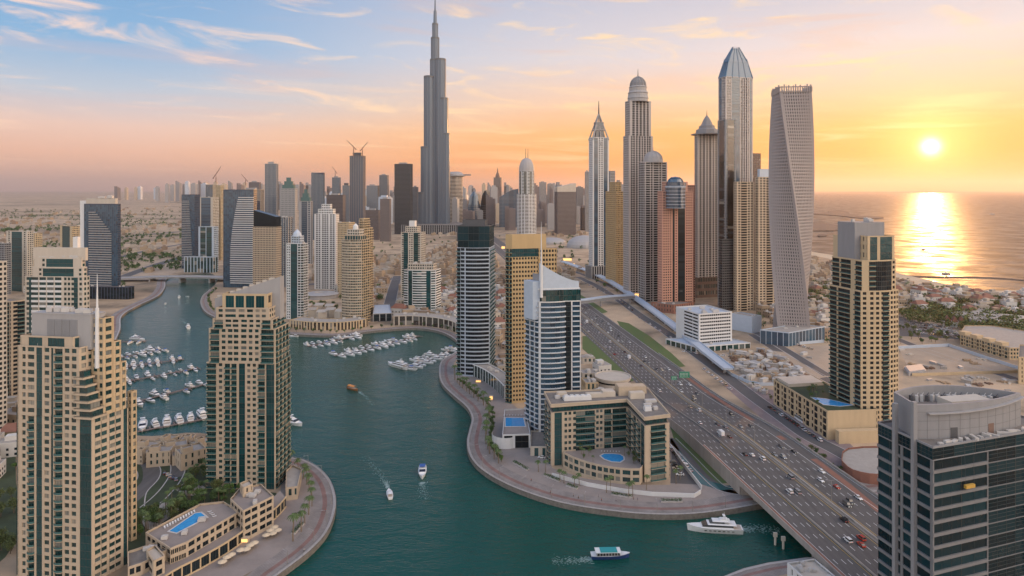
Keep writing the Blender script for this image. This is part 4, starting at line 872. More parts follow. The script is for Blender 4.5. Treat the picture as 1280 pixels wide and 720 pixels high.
# villas behind, old style with flat parapets
for i, (x, y, w_, d_, h) in enumerate(((186,556,12,10,6),(201,562,13,11,8),(219,556,13,10,7),(238,562,14,12,9),(252,552,11,9,6.5),(208,549,12,9,6),(176,566,9,8,5),(233,549,12,8,6),(225,567,9,8,5))):
    p = ground(x, y, h); T = Tower('villa', 'sand coloured flat roofed villa between the two near towers', 'house', (p.x, p.y), group='sand villas by the marina berths')
    a = .25*i; ca, sa = math.cos(a), math.sin(a); P = [(p.x+ca*u-sa*v, p.y+sa*u+ca*v) for u, v in ((-w_/2,-d_/2),(w_/2,-d_/2),(w_/2,d_/2),(-w_/2,d_/2))]
    T.vol(P, 0, h, "x:W2.5 n1.2", fh=h/2, wall=M_STONE, roof=M_ROOFL, sp=.4); T.vol(sub([P[0],P[1],P[2],P[3]], .1, .5, .1, .5), h, h+2.5, "x:W3", fh=2.5, wall=M_STONE, roof=M_ROOFL); T.finish(16)
# ================================================================ W12: office tower at the lower right
YW = 206; P = cquad(1097, 1166, 1400, YW, -13, 72); zW = lambda y, Y=YW: zY(y, Y)
T = Tower('office_tower', 'dark glass office tower with grey bands and a curved metal crown, lower right corner', 'tower', cen(P))
zr0 = zW(561)
sl_ = "W.9 r9 W.9 r12 W.9"
PW = [P[0], lerp(P[0], P[1], .62), lerp(P[3], P[2], .62), P[3]]
T.vol(PW, -4, zr0-4, ["r9 r8 W.3 q9 q9 W.3 r4", "x:r4", "x:r4", "r11 W1.1 r12 W1.1"], fh=4.0, wall=M_BAND, bal=M_BAND, glass=G_NAVY, strip=G_NAVY, sp=.24, roof=None, parapet=0)
T.vol(PW, zr0-4, zr0, ["x:q9"]*4, fh=4.0, wall=M_GREY, strip=G_NAVY, roof=M_ROOF, parapet=.7)
for k in range(16):
    x, y = lerp(PW[0], PW[1], .80); b_ = balmesh(4.4, 2.6, 1.2, .5, M_BAND, M_BAND, True)
    o = bpy.data.objects.new('balcony', b_); C.objects.link(o); o.parent = T.root; o3 = WL[T.root.name]; t_ = (PW[1][0]-PW[0][0], PW[1][1]-PW[0][1]); o.location = (x-o3.x, y-o3.y, zr0-8-k*4-o3.z); o.rotation_euler = (0, 0, math.atan2(t_[1], t_[0]))
for u in (.0, .33):       # tall grey fins on the left face
    p = lerp(P[0], P[3], .30 if u == 0 else .64)
    n_ = (-math.cos(math.radians(13)), -math.sin(math.radians(13)))
    b = MB(); b.obox((p[0]+n_[0]*.4, p[1]+n_[1]*.4, 0), 1.5, 1.2, zr0+(13 if u == 0 else 10), math.radians(13)); b.build('fin', M_GREY, T.root)
# crown: lens of two curved metal walls
def wpt(px, py, z): q = ground(px, py, z); return (q.x, q.y)
zt = zr0+11.5
fl, frr = wpt(1144, 506, zt), wpt(1276, 491, zt); 
bl = wpt(1117, 490, zt)
frontc = bowed(fl, frr, 3.4, 12); backc = bowed(frr, bl, 9.0, 14)
loop = frontc+backc[1:]
b = MB(); O_, I_ = offset_poly(loop, .0), offset_poly(loop, -.8); n = len(loop)
for i in range(n):
    j = (i+1) % n; a, c, d, e_ = O_[i], O_[j], I_[j], I_[i]; zh = zt; zl_ = zr0+.05
    b.hexa([(a[0],a[1],zl_),(c[0],c[1],zl_),(d[0],d[1],zl_),(e_[0],e_[1],zl_),(a[0],a[1],zh),(c[0],c[1],zh),(d[0],d[1],zh),(e_[0],e_[1],zh)])
b.build('crown_wall', M_GREY, T.root)
b = MB()
for i in range(len(frontc)-1):
    a, c = frontc[i], frontc[i+1]; L_m = math.dist(a, c); t = ((c[0]-a[0])/L_m, (c[1]-a[1])/L_m); nn = (t[1], -t[0]); zz0 = zt-3.0+.9*(i/11)**2*1.5
    zz1 = zt-3.0+.9*((i+1)/11)**2*1.5
    if i > 0: b.hexa([(a[0]+nn[0]*d, a[1]+nn[1]*d, z) if False else q for q in [(a[0]+nn[0]*1.3,a[1]+nn[1]*1.3,zz0),(c[0]+nn[0]*1.3,c[1]+nn[1]*1.3,zz1),(c[0],c[1],zz1),(a[0],a[1],zz0),(a[0]+nn[0]*1.3,a[1]+nn[1]*1.3,zz0+.35),(c[0]+nn[0]*1.3,c[1]+nn[1]*1.3,zz1+.35),(c[0],c[1],zz1+.35),(a[0],a[1],zz0+.35)]])
b.build('crown_ledge', M_LGREY, T.root)
b = MB()
for i in range(len(frontc)-1):
    a, c = frontc[i], frontc[i+1]; L_m = math.dist(a, c); t = ((c[0]-a[0])/L_m, (c[1]-a[1])/L_m); nn = (t[1], -t[0])
    for z in (zr0+3, zr0+6, zr0+9): b.facade_box(a, t, nn, 0.01, L_m-.01, z, z+.07, -.01, .03)
    b.facade_box(a, t, nn, 0.0, .07, zr0+.2, zt-3.2, -.01, .032)
b.build('panel_joints', M_DGREY, T.root)
b = MB(); b.prism(ccw(offset_poly(loop, -.85)), zt-4.2, zt-4.0); b.build('crown_roof', M_ROOF, T.root)
cx_, cy_ = cen(loop)[:2]
b = MB(); b.obox((cx_+2, cy_-.5, zt-4), 16, 6, 2.6, .18); b.build('plant_room', M_STONE3, T.root)
for i in range(16):
    b = MB(); q = lerp(backc[2], backc[-3], i/15); q = (q[0]*.94+cx_*.06, q[1]-2.6+1.2*math.sin(i/15*3.1)); b.obox((q[0], q[1], zt-4), 1.0, 1.3, 2.2, .2*i); b.tube((q[0], q[1], zt-1.8), (q[0]+.7, q[1], zt-.9), .12, .12, 5); b.build('roof_unit', M_UNIT if i % 3 else M_DGREY, T.root)
for i, u in enumerate((.22, .55)):                       # doorways in the crown wall
    q = frontc[3 if i == 0 else 7]; q2 = frontc[4 if i == 0 else 8]; L_m = math.dist(q, q2); t = ((q2[0]-q[0])/L_m, (q2[1]-q[1])/L_m); nn = (t[1], -t[0]); b = MB(); b.facade_box(q, t, nn, .3, 3.0, zr0+.1, zr0+3.6, -.2, .06); b.build('doorway', M_DGREY if i == 0 else M_BROWN, T.root)
for i in range(14):
    q = lerp(lerp(PW[0], PW[1], .04+.06*i), (cx_, cy_), .13); b = MB(); b.obox((q[0], q[1], zr0+.1), 1.5+(i % 3), 1.1, .7+.4*(i % 2), .3*i); b.build('roof_unit', M_UNIT, T.root)
# window cleaning cradle
q = lerp(PW[0], PW[1], .27); CR = thing('cleaning_cradle', 'yellow window cleaning cradle hanging on the dark office tower', 'cradle', (q[0], q[1], zr0-14)); b = MB(); b.obox((q[0]-.5, q[1]-1.6, zr0-14), 4, .9, 1.1, math.radians(18)); b.build('basket', mat('yellow_metal', (.45,.27,.05), .6), CR)
b = MB(); b.tube((q[0]-2, q[1]-2, zr0-13), (q[0]-2, q[1]-1.2, zr0+1), .03, .03, 4); b.tube((q[0]+1.4, q[1]-1, zr0-13), (q[0]+1.4, q[1]-.4, zr0+1), .03, .03, 4); b.build('cable', M_DGREY, CR)
T.finish(100)
# ================================================================ W10: beige tower with the curved front
YT = 429; P = cquad(1037, 1076, 1123, YT, -12, 78); zT = lambda y: zY(y, YT)
fr = bowed(P[0], P[1], 2.6, 6); Pq = fr+[P[2], P[3]]
T = Tower('residential_tower', 'golden beige tower with a bowed front and grey plant box on top, near the sea', 'tower', cen(P))
fs = ["W.8 n1.4 W.9", "W.6 n1.4 W1", "n1.5 W.9 n.6", "b2.6", "n.6 W.8 n1.5 W.6", "n1.4 W.6 n1.4"]
T.vol(Pq, 0, zT(365), fs+["x:W1 n2", "x:W1 n2", "b6 W.9 b10 W3.4 b5"], fh=3.3, wall=M_STONE2, glass=G_DARK, bal=M_STONE2, rail=M_GLASSRAIL, sp=.42, out=.9, parapet=.9)
Q = sub(P, .02, .98, .05, .95); fq = bowed(Q[0], Q[1], 2.2, 6)
T.vol(fq+[Q[2], Q[3]], zT(365), zT(327), ["W2.4", "b3", "g4", "g4", "g4", "W.4 n1 W.4", "x:W1 n2", "x:W1 n2", "b6 W.9 b8 W3.4 b5"], fh=3.4, wall=M_STONE2, glass=G_DARK, strip=G_DARK, rail=M_GLASSRAIL, sp=.42, out=.6, parapet=.9)
Q = sub(P, .08, .6, .25, .97); T.vol(Q, zT(327), zT(297), ["W1 g3 W1.2 g5 W1", "x:W2 n1", "x:W2 n1", "x:W2 n1"], fh=6, wall=M_STONE2, parapet=.8)
Q = sub(P, .3, .85, .1, .9); b = MB(); b.prism(ccw(Q), zT(330), zT(279)); b.build('plant_box', M_GREY, T.root); T.units(Q, zT(279), 4, 2)
Q = sub(P, .85, 1.0, .1, .5); b = MB(); b.prism(ccw(Q), zT(330), zT(297)); b.build('shoulder', M_STONE2, T.root)
T.finish(100)
P11 = [(208,422),(243,425),(236,500),(201.5,493)]
T = Tower('podium', 'sand podium with a roof garden and pool at the foot of the golden tower', 'building', cen(P11))
T.vol(P11, 0, 18, ["W34 n1", "x:W2 n2", "x:W2 n2", "x:W1.4 n2 W1 b4 W1.4"], fh=4.4, wall=M_STONE2, glass=G_DARK, roof=M_DARKG, parapet=1.2, rail=M_STONE2, out=.5); T.finish(70)
b = MB(); b.prism(ccw(sub([P11[0],P11[1],P11[2],P11[3]], .75, .99, .08, .9)), 18.1, 20.5); o = b.build('roof_pavilion', M_STONE3, None, origin=(215,480,18)); tag(o, 'flat pale pavilion at the far end of the sand podium roof', 'pavilion')
pool('blue irregular pool on the sand podium roof', [(213,437),(222,434),(232,436),(226,443),(220,449),(212,452)], 18.15, world=True)
b = MB(); b.prism(ccw([(212,415),(262,420),(262,424),(212,419.5)]), 0, 8); o = b.build('boundary_wall', M_STONE2, None, origin=(240,418,0)); tag(o, 'long sand boundary wall at the foot of the golden tower', 'wall')
# W13 parking block
P = cquad(845, 874, 915, 663, -18, 72); zz1 = zY(394, 663); T = Tower('car_park', 'white multi-storey car park with slotted front beside the metro line', 'building', cen(P))
T.vol(P, 0, zz1, ["W1.5 | x:n2 W.3| W1.5", "W1", "W1", "W14 | n14 W.6 n8| W2"], fh=3.6, sp=.5, wall=M_WHITE, glass=G_DARK, roof=M_BLUEWHITE, parapet=1.4); T.units(P, zz1, 8, 4, 1.6); T.finish(60)
P = cquad(829, 893, 940, 640, -20, 76); T = simple('podium', 'low white podium in front of the slotted car park', 'building', [P[0], P[1], lerp(P[1],P[2],.15), lerp(P[0],P[3],.15)] if False else cquad(832, 870, 938, 648, -32, 74, dr=None), 5, "x:W1 g6", fh=5, wall=M_WHITE, strip=G_TEAL, detail=1, roof=M_BLUEWHITE); T.finish()
# ================================================================ W9: twisted tower
YC = 700; X0, X1 = (962-640)*YC/F, (1014-640)*YC/F; cx, cy = (989-640)*(YC+21)/F, YC+21; S9 = 16.8
hz9 = zY(117, YC+15); T = thing('twisted_tower', 'white lattice tower twisting a quarter turn as it rises above the shore', 'tower', (cx, cy, 0))
nf = 76; fh = hz9/nf; ww = MB(); gg = MB(); tops = []
def ring9(z, s): 
    a = math.radians(-10-88*z/hz9); ca, sa = math.cos(a), math.sin(a); return [(cx+ca*u-sa*v, cy+sa*u+ca*v) for u, v in ((-s,-s),(s,-s),(s,s),(-s,s))]
NB = 13
for f in range(nf):
    z = f*fh; za = z+fh; A_, B9 = ring9(z, S9), ring9(za, S9)
    Ai, Bi = ring9(z, S9-.9), ring9(za, S9-.9)
    for i in range(4):
        j = (i+1) % 4
        gg.quad((*Ai[i], z), (*Ai[j], z), (*Bi[j], za), (*Bi[i], za))
        zb = z+fh*.42; Bm = ring9(zb, S9); Bmi = ring9(zb, S9-.9)
        ww.quad((*A_[i], z), (*A_[j], z), (*Bm[j], zb), (*Bm[i], zb)); ww.quad((*Bm[i], zb), (*Bm[j], zb), (*Bmi[j], zb), (*Bmi[i], zb)); ww.quad((*Ai[i], z), (*Ai[j], z), (*A_[j], z), (*A_[i], z))
        for k in range(NB+1):
            u0, u1 = (k-.30)/NB, (k+.30)/NB
            if k == 0: u0 = 0.0; u1 = .6/NB
            if k == NB: u0 = 1-.6/NB; u1 = 1.0
            p = [lerp(Bm[i], Bm[j], u) for u in (u0, u1)]+[lerp(B9[i], B9[j], u) for u in (u0, u1)]; pi = [lerp(Bmi[i], Bmi[j], u) for u in (u0, u1)]+[lerp(Bi[i], Bi[j], u) for u in (u0, u1)]
            ww.quad((*p[0], zb), (*p[1], zb), (*p[3], za), (*p[2], za)); ww.quad((*pi[0], zb), (*p[0], zb), (*p[2], za), (*pi[2], za)); ww.quad((*p[1], zb), (*pi[1], zb), (*pi[3], za), (*p[3], za))
M_LATT = mat('lattice_wall', (.29,.26,.255), .6, noise=.06, nscale=.1)
ww.build('wall', M_LATT, T); gg.build('glazing', G_DARK, T)
R9 = ring9(hz9, S9); b = MB(); b.prism(R9, hz9-.3, hz9+.2); b.build('roof', M_ROOF, T)
b = MB()
for i in range(4):
    for k in range(14):
        p = lerp(R9[i], R9[(i+1) % 4], k/14); b.obox((p[0], p[1], hz9+.2), 1.1, 1.1, 5+(k*7 % 5)*.9, math.radians(-98))
        if k % 3 == 0: b.tube((p[0], p[1], hz9+6), (p[0], p[1], hz9+8.5), .3, .1, 5)
for i in range(4): 
    a, c = R9[i], R9[(i+1) % 4]; b.tube((*a, hz9+6), (*c, hz9+6), .6, .6, 4)
b.build('crown_lattice', M_LATT, T, kind='stuff'); FOOT.append(ring9(0, S9))
P = cquad(950, 986, 1031, 672, -60, 60); T = simple('podium', 'pale faceted podium at the foot of the twisted tower', 'building', P, 14, "x:W.6 g5", fh=14, wall=M_BLUEWHITE, strip=G_BLUE, detail=1, roof=M_ROOFL); T.finish()
P = cquad(914, 940, 952, 735, -38, 60); T = simple('podium', 'blue grey shed wall between the car park and the twisted tower', 'building', P, 18, "W1", fh=18, wall=M_BLUEWHITE, detail=1, roof=M_ROOFL); T.finish()
# ================================================================ right-hand tower cluster
M_PIER = mat('pier_stone', (.44,.40,.38), .7, noise=.1, nscale=.1)
def tw(label, pl, pc, pr, Y, yt, specs, wall, glass=G_DARK, fh=3.5, al=-18, ar=72, name='residential_tower', det=1, zfrac=None, **k):
    P = cquad(pl, pc, pr, Y, al, ar); T = Tower(name, label, 'tower', cen(P), detail=det); T.vol(P, 0, zY(yt, Y), specs, fh=fh, wall=wall, glass=glass, **k); return T, P
BK_ = "x:W1 n2"
def cyl(c, r, n=16, a0=0): return [(c[0]+r*math.cos(a0+2*math.pi*i/n), c[1]+r*math.sin(a0+2*math.pi*i/n)) for i in range(n)]
# W1 pointed tower
Y = 1190; T, P = tw('slim blue glass tower ending in a pointed steel frame with a mast', 736, 741, 761, Y, 172, ["W1.5 g5 W1 n2 W1.2 n2 W1 g5 W1.5", BK_, BK_, "x:W1 n2"], M_WHITE, strip=G_BLUE, roof=M_ROOF)
c0 = cen(P); zz0, zz1 = zY(172, Y), zY(140, Y); b = MB()
for i in range(4):
    p, q = P[i], P[(i+1) % 4]; b.tube((*p, zz0-4), (c0[0], c0[1], zz1), 1.6, .8, 5); m_ = lerp(p, q, .5); b.tube((*m_, zz0-14), (c0[0], c0[1], zz1), 1.3, .6, 5)
for t_ in (.3, .6): 
    R = [lerp(p, c0[:2], t_) for p in P]
    for i in range(4): b.tube((*R[i], zz0+(zz1-zz0)*t_), (*R[(i+1) % 4], zz0+(zz1-zz0)*t_), .8, .8, 4)
b.build('spire_frame', M_LGREY, T.root); b = MB(); b.prism(ccw(sub(P, .25, .75, .25, .75)), zz0, [zY(152, Y)]*4); b.build('crown', G_BLUE, T.root)
b = MB(); b.tube((c0[0], c0[1], zz1-2), (c0[0], c0[1], zY(125, Y)), 1.5, .5, 6); b.build('mast', M_DGREY, T.root); T.vol(offset_poly(ccw(P), 5), 0, zY(333, Y), "x:W2 g3", fh=8, wall=M_LGREY, strip=G_DARK); T.finish()
T, P = tw('hazy lilac tower glimpsed behind the pointed glass tower', 760, 763, 769, 1500, 214, BK_, M_LGREY); T.finish()
T, P = tw('old yellow beige tower standing between the pointed and the domed towers', 757, 770, 779, 1100, 240, "x:W1 n1.6", M_OCHRE, glass=G_BRONZE); T.vol(sub(P, .1, .7, .1, .9), zY(240,1100), zY(228,1100), BK_, wall=M_OCHRE); T.finish()
# W3 tall domed tower
Y = 995; T, P = tw('very tall grey brown tower crowned by a ribbed dome and mast', 779, 786, 816, Y, 170, ["W2 n1.6 W.6 n1.6 W1 n1.6 W1 n1.6 V1 n1.6 W1 n1.6 W1 n1.6 W.6 n1.6 W2", BK_, BK_, "x:W1 n1.8"], M_PIER, fh=3.6, sp=.3)
Q = sub(P, .06, .94, .06, .94); T.vol(Q, zY(170,Y), zY(126,Y), ["W2 n2 V1 n2 V1 n2 V1 n2 V1 n2 W2", BK_, BK_, BK_], fh=3.6, wall=M_PIER, glass=G_DARK, sp=.3)
c0 = cen(Q); r = 16; z0_ = zY(126, Y); b = MB(); b.lathe((c0[0], c0[1], z0_), [(r,0),(r,5),(r*1.04,5.5),(r*.98,9),(r*.95,13),(r*1.0,14),(r*.86,17),(r*.86,22),(r*.9,23),(r*.78,25)], 24); b.build('crown_drum', M_LGREY, T.root)
b = MB(); zd = z0_+25; b.lathe((c0[0], c0[1], zd), [(r*.76,0),(r*.72,5),(r*.6,9),(r*.4,12.5),(r*.16,14.8),(.6,15.5)], 24)
for i in range(16):
    a = 2*math.pi*i/16
    for (r0, h0), (r1, h1) in zip([(r*.8,0),(r*.75,5),(r*.63,9),(r*.42,12.7)], [(r*.75,5),(r*.63,9),(r*.42,12.7),(r*.1,15.4)]): b.tube((c0[0]+r0*math.cos(a), c0[1]+r0*math.sin(a), zd+h0), (c0[0]+r1*math.cos(a), c0[1]+r1*math.sin(a), zd+h1), .5, .5, 4, cap=False)
b.build('dome', M_GREY, T.root); b = MB(); b.tube((c0[0], c0[1], zd+14), (c0[0], c0[1], zY(84, Y)), .9, .25, 6); b.build('mast', M_DGREY, T.root); T.finish()
# W4 dome 
Y = 938; T, P = tw('grey white balcony tower with a small ribbed dome beside the tallest dome', 799, 806, 834, Y, 203, ["W1 b4 W.6 n1.6 V.8 b5 W.6 n1.6 V.8 b4 W1", BK_, BK_, "x:b3 W.8"], M_PIER, bal=M_WHITE, rail=M_LGREY, sp=.3)
c0 = cen(P); z0_ = zY(203, Y); b = MB(); b.lathe((c0[0], c0[1], z0_), [(15,0),(15,4),(13.5,4.2),(12.5,9),(9.5,13),(5,16),(.5,17.2)], 20)
for i in range(14):
    a = 2*math.pi*i/14; pr = None
    for r_, h_ in ((13.9,4.2),(12.9,9),(9.9,13.2),(5.3,16.3),(.6,17.6)):
        q = (c0[0]+r_*math.cos(a), c0[1]+r_*math.sin(a), z0_+h_)
        if pr: b.tube(pr, q, .55, .55, 4, cap=False)
        pr = q
b.tube((c0[0], c0[1], z0_+17), (c0[0], c0[1], z0_+24), .5, .2, 5); b.build('dome', M_LGREY, T.root); T.finish()
# W5 pink
Y = 874; T, P = tw('pink stone tower with a blue glass rotunda and tall dark glass strip', 822, 828, 866, Y, 240, ["W1 n1.3 W.8 n1.3 W.8 n1.3 W.8 n1.3 W1.2 g2 W.8 n1.3 W1 g7 W1 n1.3 W.8 n1.3 W.8 n1.3 W1", BK_, BK_, "x:W.9 n1.3"], M_PINK, strip=G_DARK, sp=.5)
Q = sub(P, .1, .9, .12, .85); T.vol(Q, zY(240,Y), zY(228,Y), ["W2 g5 W1 g8 W1 g5 W2", BK_, BK_, BK_], wall=M_PINK, strip=G_BLUE)
c0 = cen(Q); z0_ = zY(260, Y); b = MB(); b.lathe((c0[0]-2, c0[1]-11, z0_), [(13.5,0),(13.5,29)], 20); b.lathe((c0[0]-2, c0[1]-11, z0_+29), [(13.5,0),(12,1.5),(12,6),(11,6.5),(9.5,10),(6,13),(.5,14)], 20); b.build('rotunda', G_BLUE, T.root)
b = MB()
for k in range(7): b.lathe((c0[0]-2, c0[1]-11, z0_+k*4.6), [(13.7,0),(13.7,.5),(13.4,.5)], 20)
b.lathe((c0[0]-2, c0[1]-11, z0_+29), [(13.9,0),(13.9,1)], 20); b.build('rotunda_bands', M_BLUEWHITE, T.root)
p = lerp(P[0], P[1], .62); b = MB(); t_ = az(72)
K = 8
b.obox((p[0]-.3, p[1]-.8, 0), 8, 1.2, 22, math.radians(18)); b.lathe((p[0]-.3, p[1]-.8, 22), [(4,0),(3.2,2.4),(.3,4)], 12, sy=.2, ang=math.radians(18)); b.build('arched_doorway', G_DARK, T.root); T.finish()
P = cquad(814, 842, 868, 850, -55, 60); T = simple('podium', 'red brick podium at the foot of the pink tower', 'building', P, 11, "x:W3 n1.2", fh=5.5, wall=M_BRICK if 'M_BRICK' in globals() else mat('red_brick', (.27,.12,.085), .85, noise=.2, nscale=.3), detail=1); T.finish()
# W6
Y = 978; T, P = tw('slender grey classical tower with a stepped pointed roof', 868, 872, 899, Y, 168, ["W1.5 n1.5 W.8 n1.5 V1 n1.5 W.8 n1.5 V1 n1.5 W.8 n1.5 W1.5", BK_, BK_, BK_], M_PIER, sp=.3)
c0 = cen(P); z0_ = zY(168, Y); b = MB(); a0 = math.pi/4
b.lathe((c0[0], c0[1], z0_), [(24,0),(24,1.5),(17,2),(16,8),(12,10),(11.5,14),(9,15),(5,24),(1,30)], 8, a0=.4); b.build('stepped_roof', M_GREY, T.root); b = MB(); b.tube((c0[0], c0[1], z0_+28), (c0[0], c0[1], zY(137, Y)), .7, .2, 5); b.build('mast', M_DGREY, T.root); T.vol(offset_poly(ccw(P), 3), 0, 30, "x:W1 n2", fh=10, wall=M_BROWN); T.finish()
# W7 tallest with blue crown
Y = 893; T, P = tw('tallest tower of the shore cluster, pale piers and a jagged blue glass crown', 898, 907, 941, Y, 96, ["W1.2 n1.3 W.5 n1.3 W.8 g7 W.9 n1.2 V.7 n1.2 V.7 n1.2 V.7 n1.2 W.8 g1.6 W1", BK_, BK_, "W1 g4 W1 n1.5 W.6 n1.5 W1"], M_PIER, sp=.3, glass=G_BRONZE, strip=G_BLUE, fh=3.8)
z0_ = zY(96, Y); b = MB()
M_BLUEROOF = mat('blue_roof_glass', (.05,.12,.20), .25, ior=1.7)
def frust(P0, P1, z0, z1):
    k = len(b.v); b.v.extend([(*p, z0) for p in P0]+[(*p, z1) for p in P1])
    for i in range(4): b.f.append((k+i, k+(i+1)%4, k+4+(i+1)%4, k+4+i)); b.m.append(0)
    b.f.append((k+4,k+5,k+6,k+7)); b.m.append(0)
s0, s1, s2 = sub(P, .0, 1., .0, 1.), sub(P, .17, .83, .17, .83), sub(P, .40, .60, .40, .60)
frust(s0, s1, z0_, zY(74, Y)); frust(sub(P, .13, .87, .13, .87), s2, zY(76, Y), zY(58, Y))
for i in range(4):
    for u in (.0, .25, .5, .75): 
        p = lerp(s0[i], s0[(i+1)%4], u); q = lerp(s1[i], s1[(i+1)%4], u); b.tube((*p, z0_), (*q, zY(72, Y)), .8, .3, 4)
        q = lerp(s2[i], s2[(i+1)%4], u); p = lerp(s1[i], s1[(i+1)%4], u); b.tube((*p, zY(74, Y)), (*q, zY(56, Y)), .9, .25, 4); q2 = lerp(s1[i], s1[(i+1)%4], u); b.tube((*q2, zY(76, Y)), (*q2, zY(70.5, Y)), .8, .15, 4)
b.build('crown', M_BLUEROOF, T.root)
b = MB(); b.prism(ccw(sub(P, -.02, .5, .35, 1.03)), 0, zY(160, Y)); b.build('brown_core', M_BROWN, T.root) if False else None
T.vol(offset_poly(ccw(sub(P, 0, 1, 0, .35)), .8), 0, zY(150, Y), "W1 n1 g6 n1 W1", fh=3.8, wall=M_GREY, strip=G_BRONZE); T.finish()
T, P = tw('unfinished brown tower with open floors leaning against the tallest tower', 914, 922, 951, 905, 192, "x:W1 n3", M_BROWN, glass=G_BRONZE); T.vol(sub(P, 0, 1, .0, .3), zY(192, 905), zY(162, 905), "x:W1 n2", wall=M_BROWN, glass=G_BRONZE); T.finish()
T, P = tw('dark slab between the classical and the tallest towers', 899, 903, 917, 868, 300, "x:n3 W.5", M_DGREY); T.finish()
T, P = tw('beige twin balcony tower in front of the unfinished brown tower, left half', 917, 921, 943, 864, 228, ["W1 n1.3 W.7 b4 W.6 n1.3 W.8 n1.3 W1", BK_, BK_, BK_], M_STONE, rail=M_STONE, sp=.45); T.finish()
T, P = tw('beige twin balcony tower beside the twisted tower, right half', 944, 948, 972, 866, 222, ["W1 n1.3 W.7 n1.3 W.7 b4 W.6 n1.3 W1", BK_, BK_, BK_], M_STONE, rail=M_STONE, sp=.45); T.vol(sub(P, .2, .9, .1, .6), zY(222, 866), zY(212, 866), "W1", wall=M_BLUEWHITE); T.finish()
T, P = tw('dark brown block wedged behind the twisted tower', 945, 950, 975, 960, 212, BK_, M_BROWN); T.finish()
T, P = tw('pinkish block just behind the pink stone tower', 856, 859, 869, 930, 232, BK_, M_PINK); T.finish()
# ================================================================ downtown in the distance
def far(label, x0, x1, yt, yb, specs, wall, glass=G_DARK, fh=4.6, al=-80, ar=14, frac=.86, name='office_tower', shape=None, **k):
    Y = Yb(yb); xc = x0+(x1-x0)*frac; P = cquad(x0, xc, x1, Y, al, ar) if xc*1.0 < 640 else cquad(x0, x0+(x1-x0)*(1-frac), x1, Y, -15, 80)
    if shape == 'round': c0 = cen(P); P = cyl(c0, (x1-x0)/2*Y/F, 14)
    T = Tower(name, label, 'tower', cen(P), detail=0); T.vol(P, 0, zY(yt, Y), specs, fh=fh, wall=wall, glass=glass, **k); return T, P, Y
def crane(label, x, y, Y, h, jib, a, up):
    z = zY(y, Y)-h; X = (x-640)*Y/F; o = thing('tower_crane', label, 'crane', (X, Y, z)); b = MB(); b.tube((X, Y, z), (X, Y, z+h), 1.3, 1.3, 4); b.build('mast', M_CRANE, o); dx, dz = math.cos(a)*jib, math.sin(up)*jib
    b = MB(); b.tube((X-dx*.25, Y, z+h-dz*.1), (X+dx*math.cos(up), Y, z+h+dz), 1.3, .6, 4); b.tube((X, Y, z+h), (X, Y, z+h+8), .9, .3, 4); b.tube((X, Y, z+h+8), (X+dx*.7*math.cos(up), Y, z+h+dz*.7), .3, .3, 3); b.build('jib', M_CRANE, o)
M_CRANE = mat('crane_steel', (.22,.12,.09), .6)
M_HBR = mat('mauve_cladding', (.165,.14,.14), .7, noise=.15, nscale=.05)  # brown cladding of the far towers, with distance haze mixed into its colour
L_ = [
 ('slim grey tower with a brown edge at the left of the distant skyline',331,348,205,318,"x:W.8 g3",M_LGREY,G_BLUE),
 ('stepped green roofed tower right of the slim grey tower',350,372,236,322,"x:W2 n1.6",M_LGREY,G_TEAL),
 ('blue and white slab in front of the stepped green roofed tower',374,391,252,330,"W3 g8 W1 n3 W1",M_LGREY,G_BLUE),
 ('dark teal tower with a curved top in the distant skyline',389,406,216,300,"x:W.6 g4",M_GREY,G_BLUE),
 ('small tower widening at its top, with a crane',415,426,222,290,"x:W.6 g3",M_GREY,G_BLUE),
 ('pale blocky tower under the widening tower',408,432,244,297,"x:W1 n2",M_HBR,G_DARK),
 ('tall unfinished brown tower with cranes on its roof',437,457,195,310,"x:W2 g3",M_HBR,G_BLUE),
 ('grey blue slab beside the unfinished brown tower',428,438,232,290,"x:W1 g3",M_LGREY,G_BLUE),
 ('grey blue tower behind the low brown block',458,474,232,280,"x:W1 g3",M_LGREY,G_BLUE),
 ('narrow blue slab left of the dark square tower',474,486,219,280,"x:W.6 g4",M_GREY,G_BLUE),
 ('low brown block left of the dark square tower',475,489,249,302,"x:W1 n1.5",M_HBR,G_BRONZE),
 ('wide low brown block in the distant skyline',456,476,263,300,"x:W1 n1.5",M_HBR,G_BRONZE),
 ('dark square topped tower left of the needle tower',493,516,205,293,"x:n2 W.5",M_DGREY,G_DARK),
 ('small hazy tower between the dark tower and the needle tower',515,523,234,288,"x:W1 n2",M_GREY,G_DARK),
 ('pencil shaped tower right of the glass dome',617,627,222,276,"x:W1 n1.5",M_HBR,G_BRONZE),
 ('brown tower with a slanting pale top, right of the twin-mast tower',693,720,240,294,"x:n2 W.6",M_HBR,G_BRONZE),
 ('left of two hazy grey towers beyond the slant-topped brown tower',674,683,228,272,"x:W1 n2",M_LGREY,G_DARK),
 ('right of two hazy grey towers beyond the slant-topped brown tower',684,692,230,270,"x:W1 n2",M_LGREY,G_DARK),
 ('hazy tower just right of the slant-topped brown tower',720,729,234,276,"x:W1 n2",M_GREY,G_DARK),
 ('hazy slab left of the pointed glass tower',731,737,215,290,"x:W1 n2",M_LGREY,G_DARK),
 ('tan wide block with a blue face above the navy canal tower',300,330,237,300,"x:W1 g3",M_STONE,G_BLUE),
 ('dim brown tower on the left edge of the distant skyline',311,326,228,285,"x:W1 n2",M_HBR,G_BLUE)]
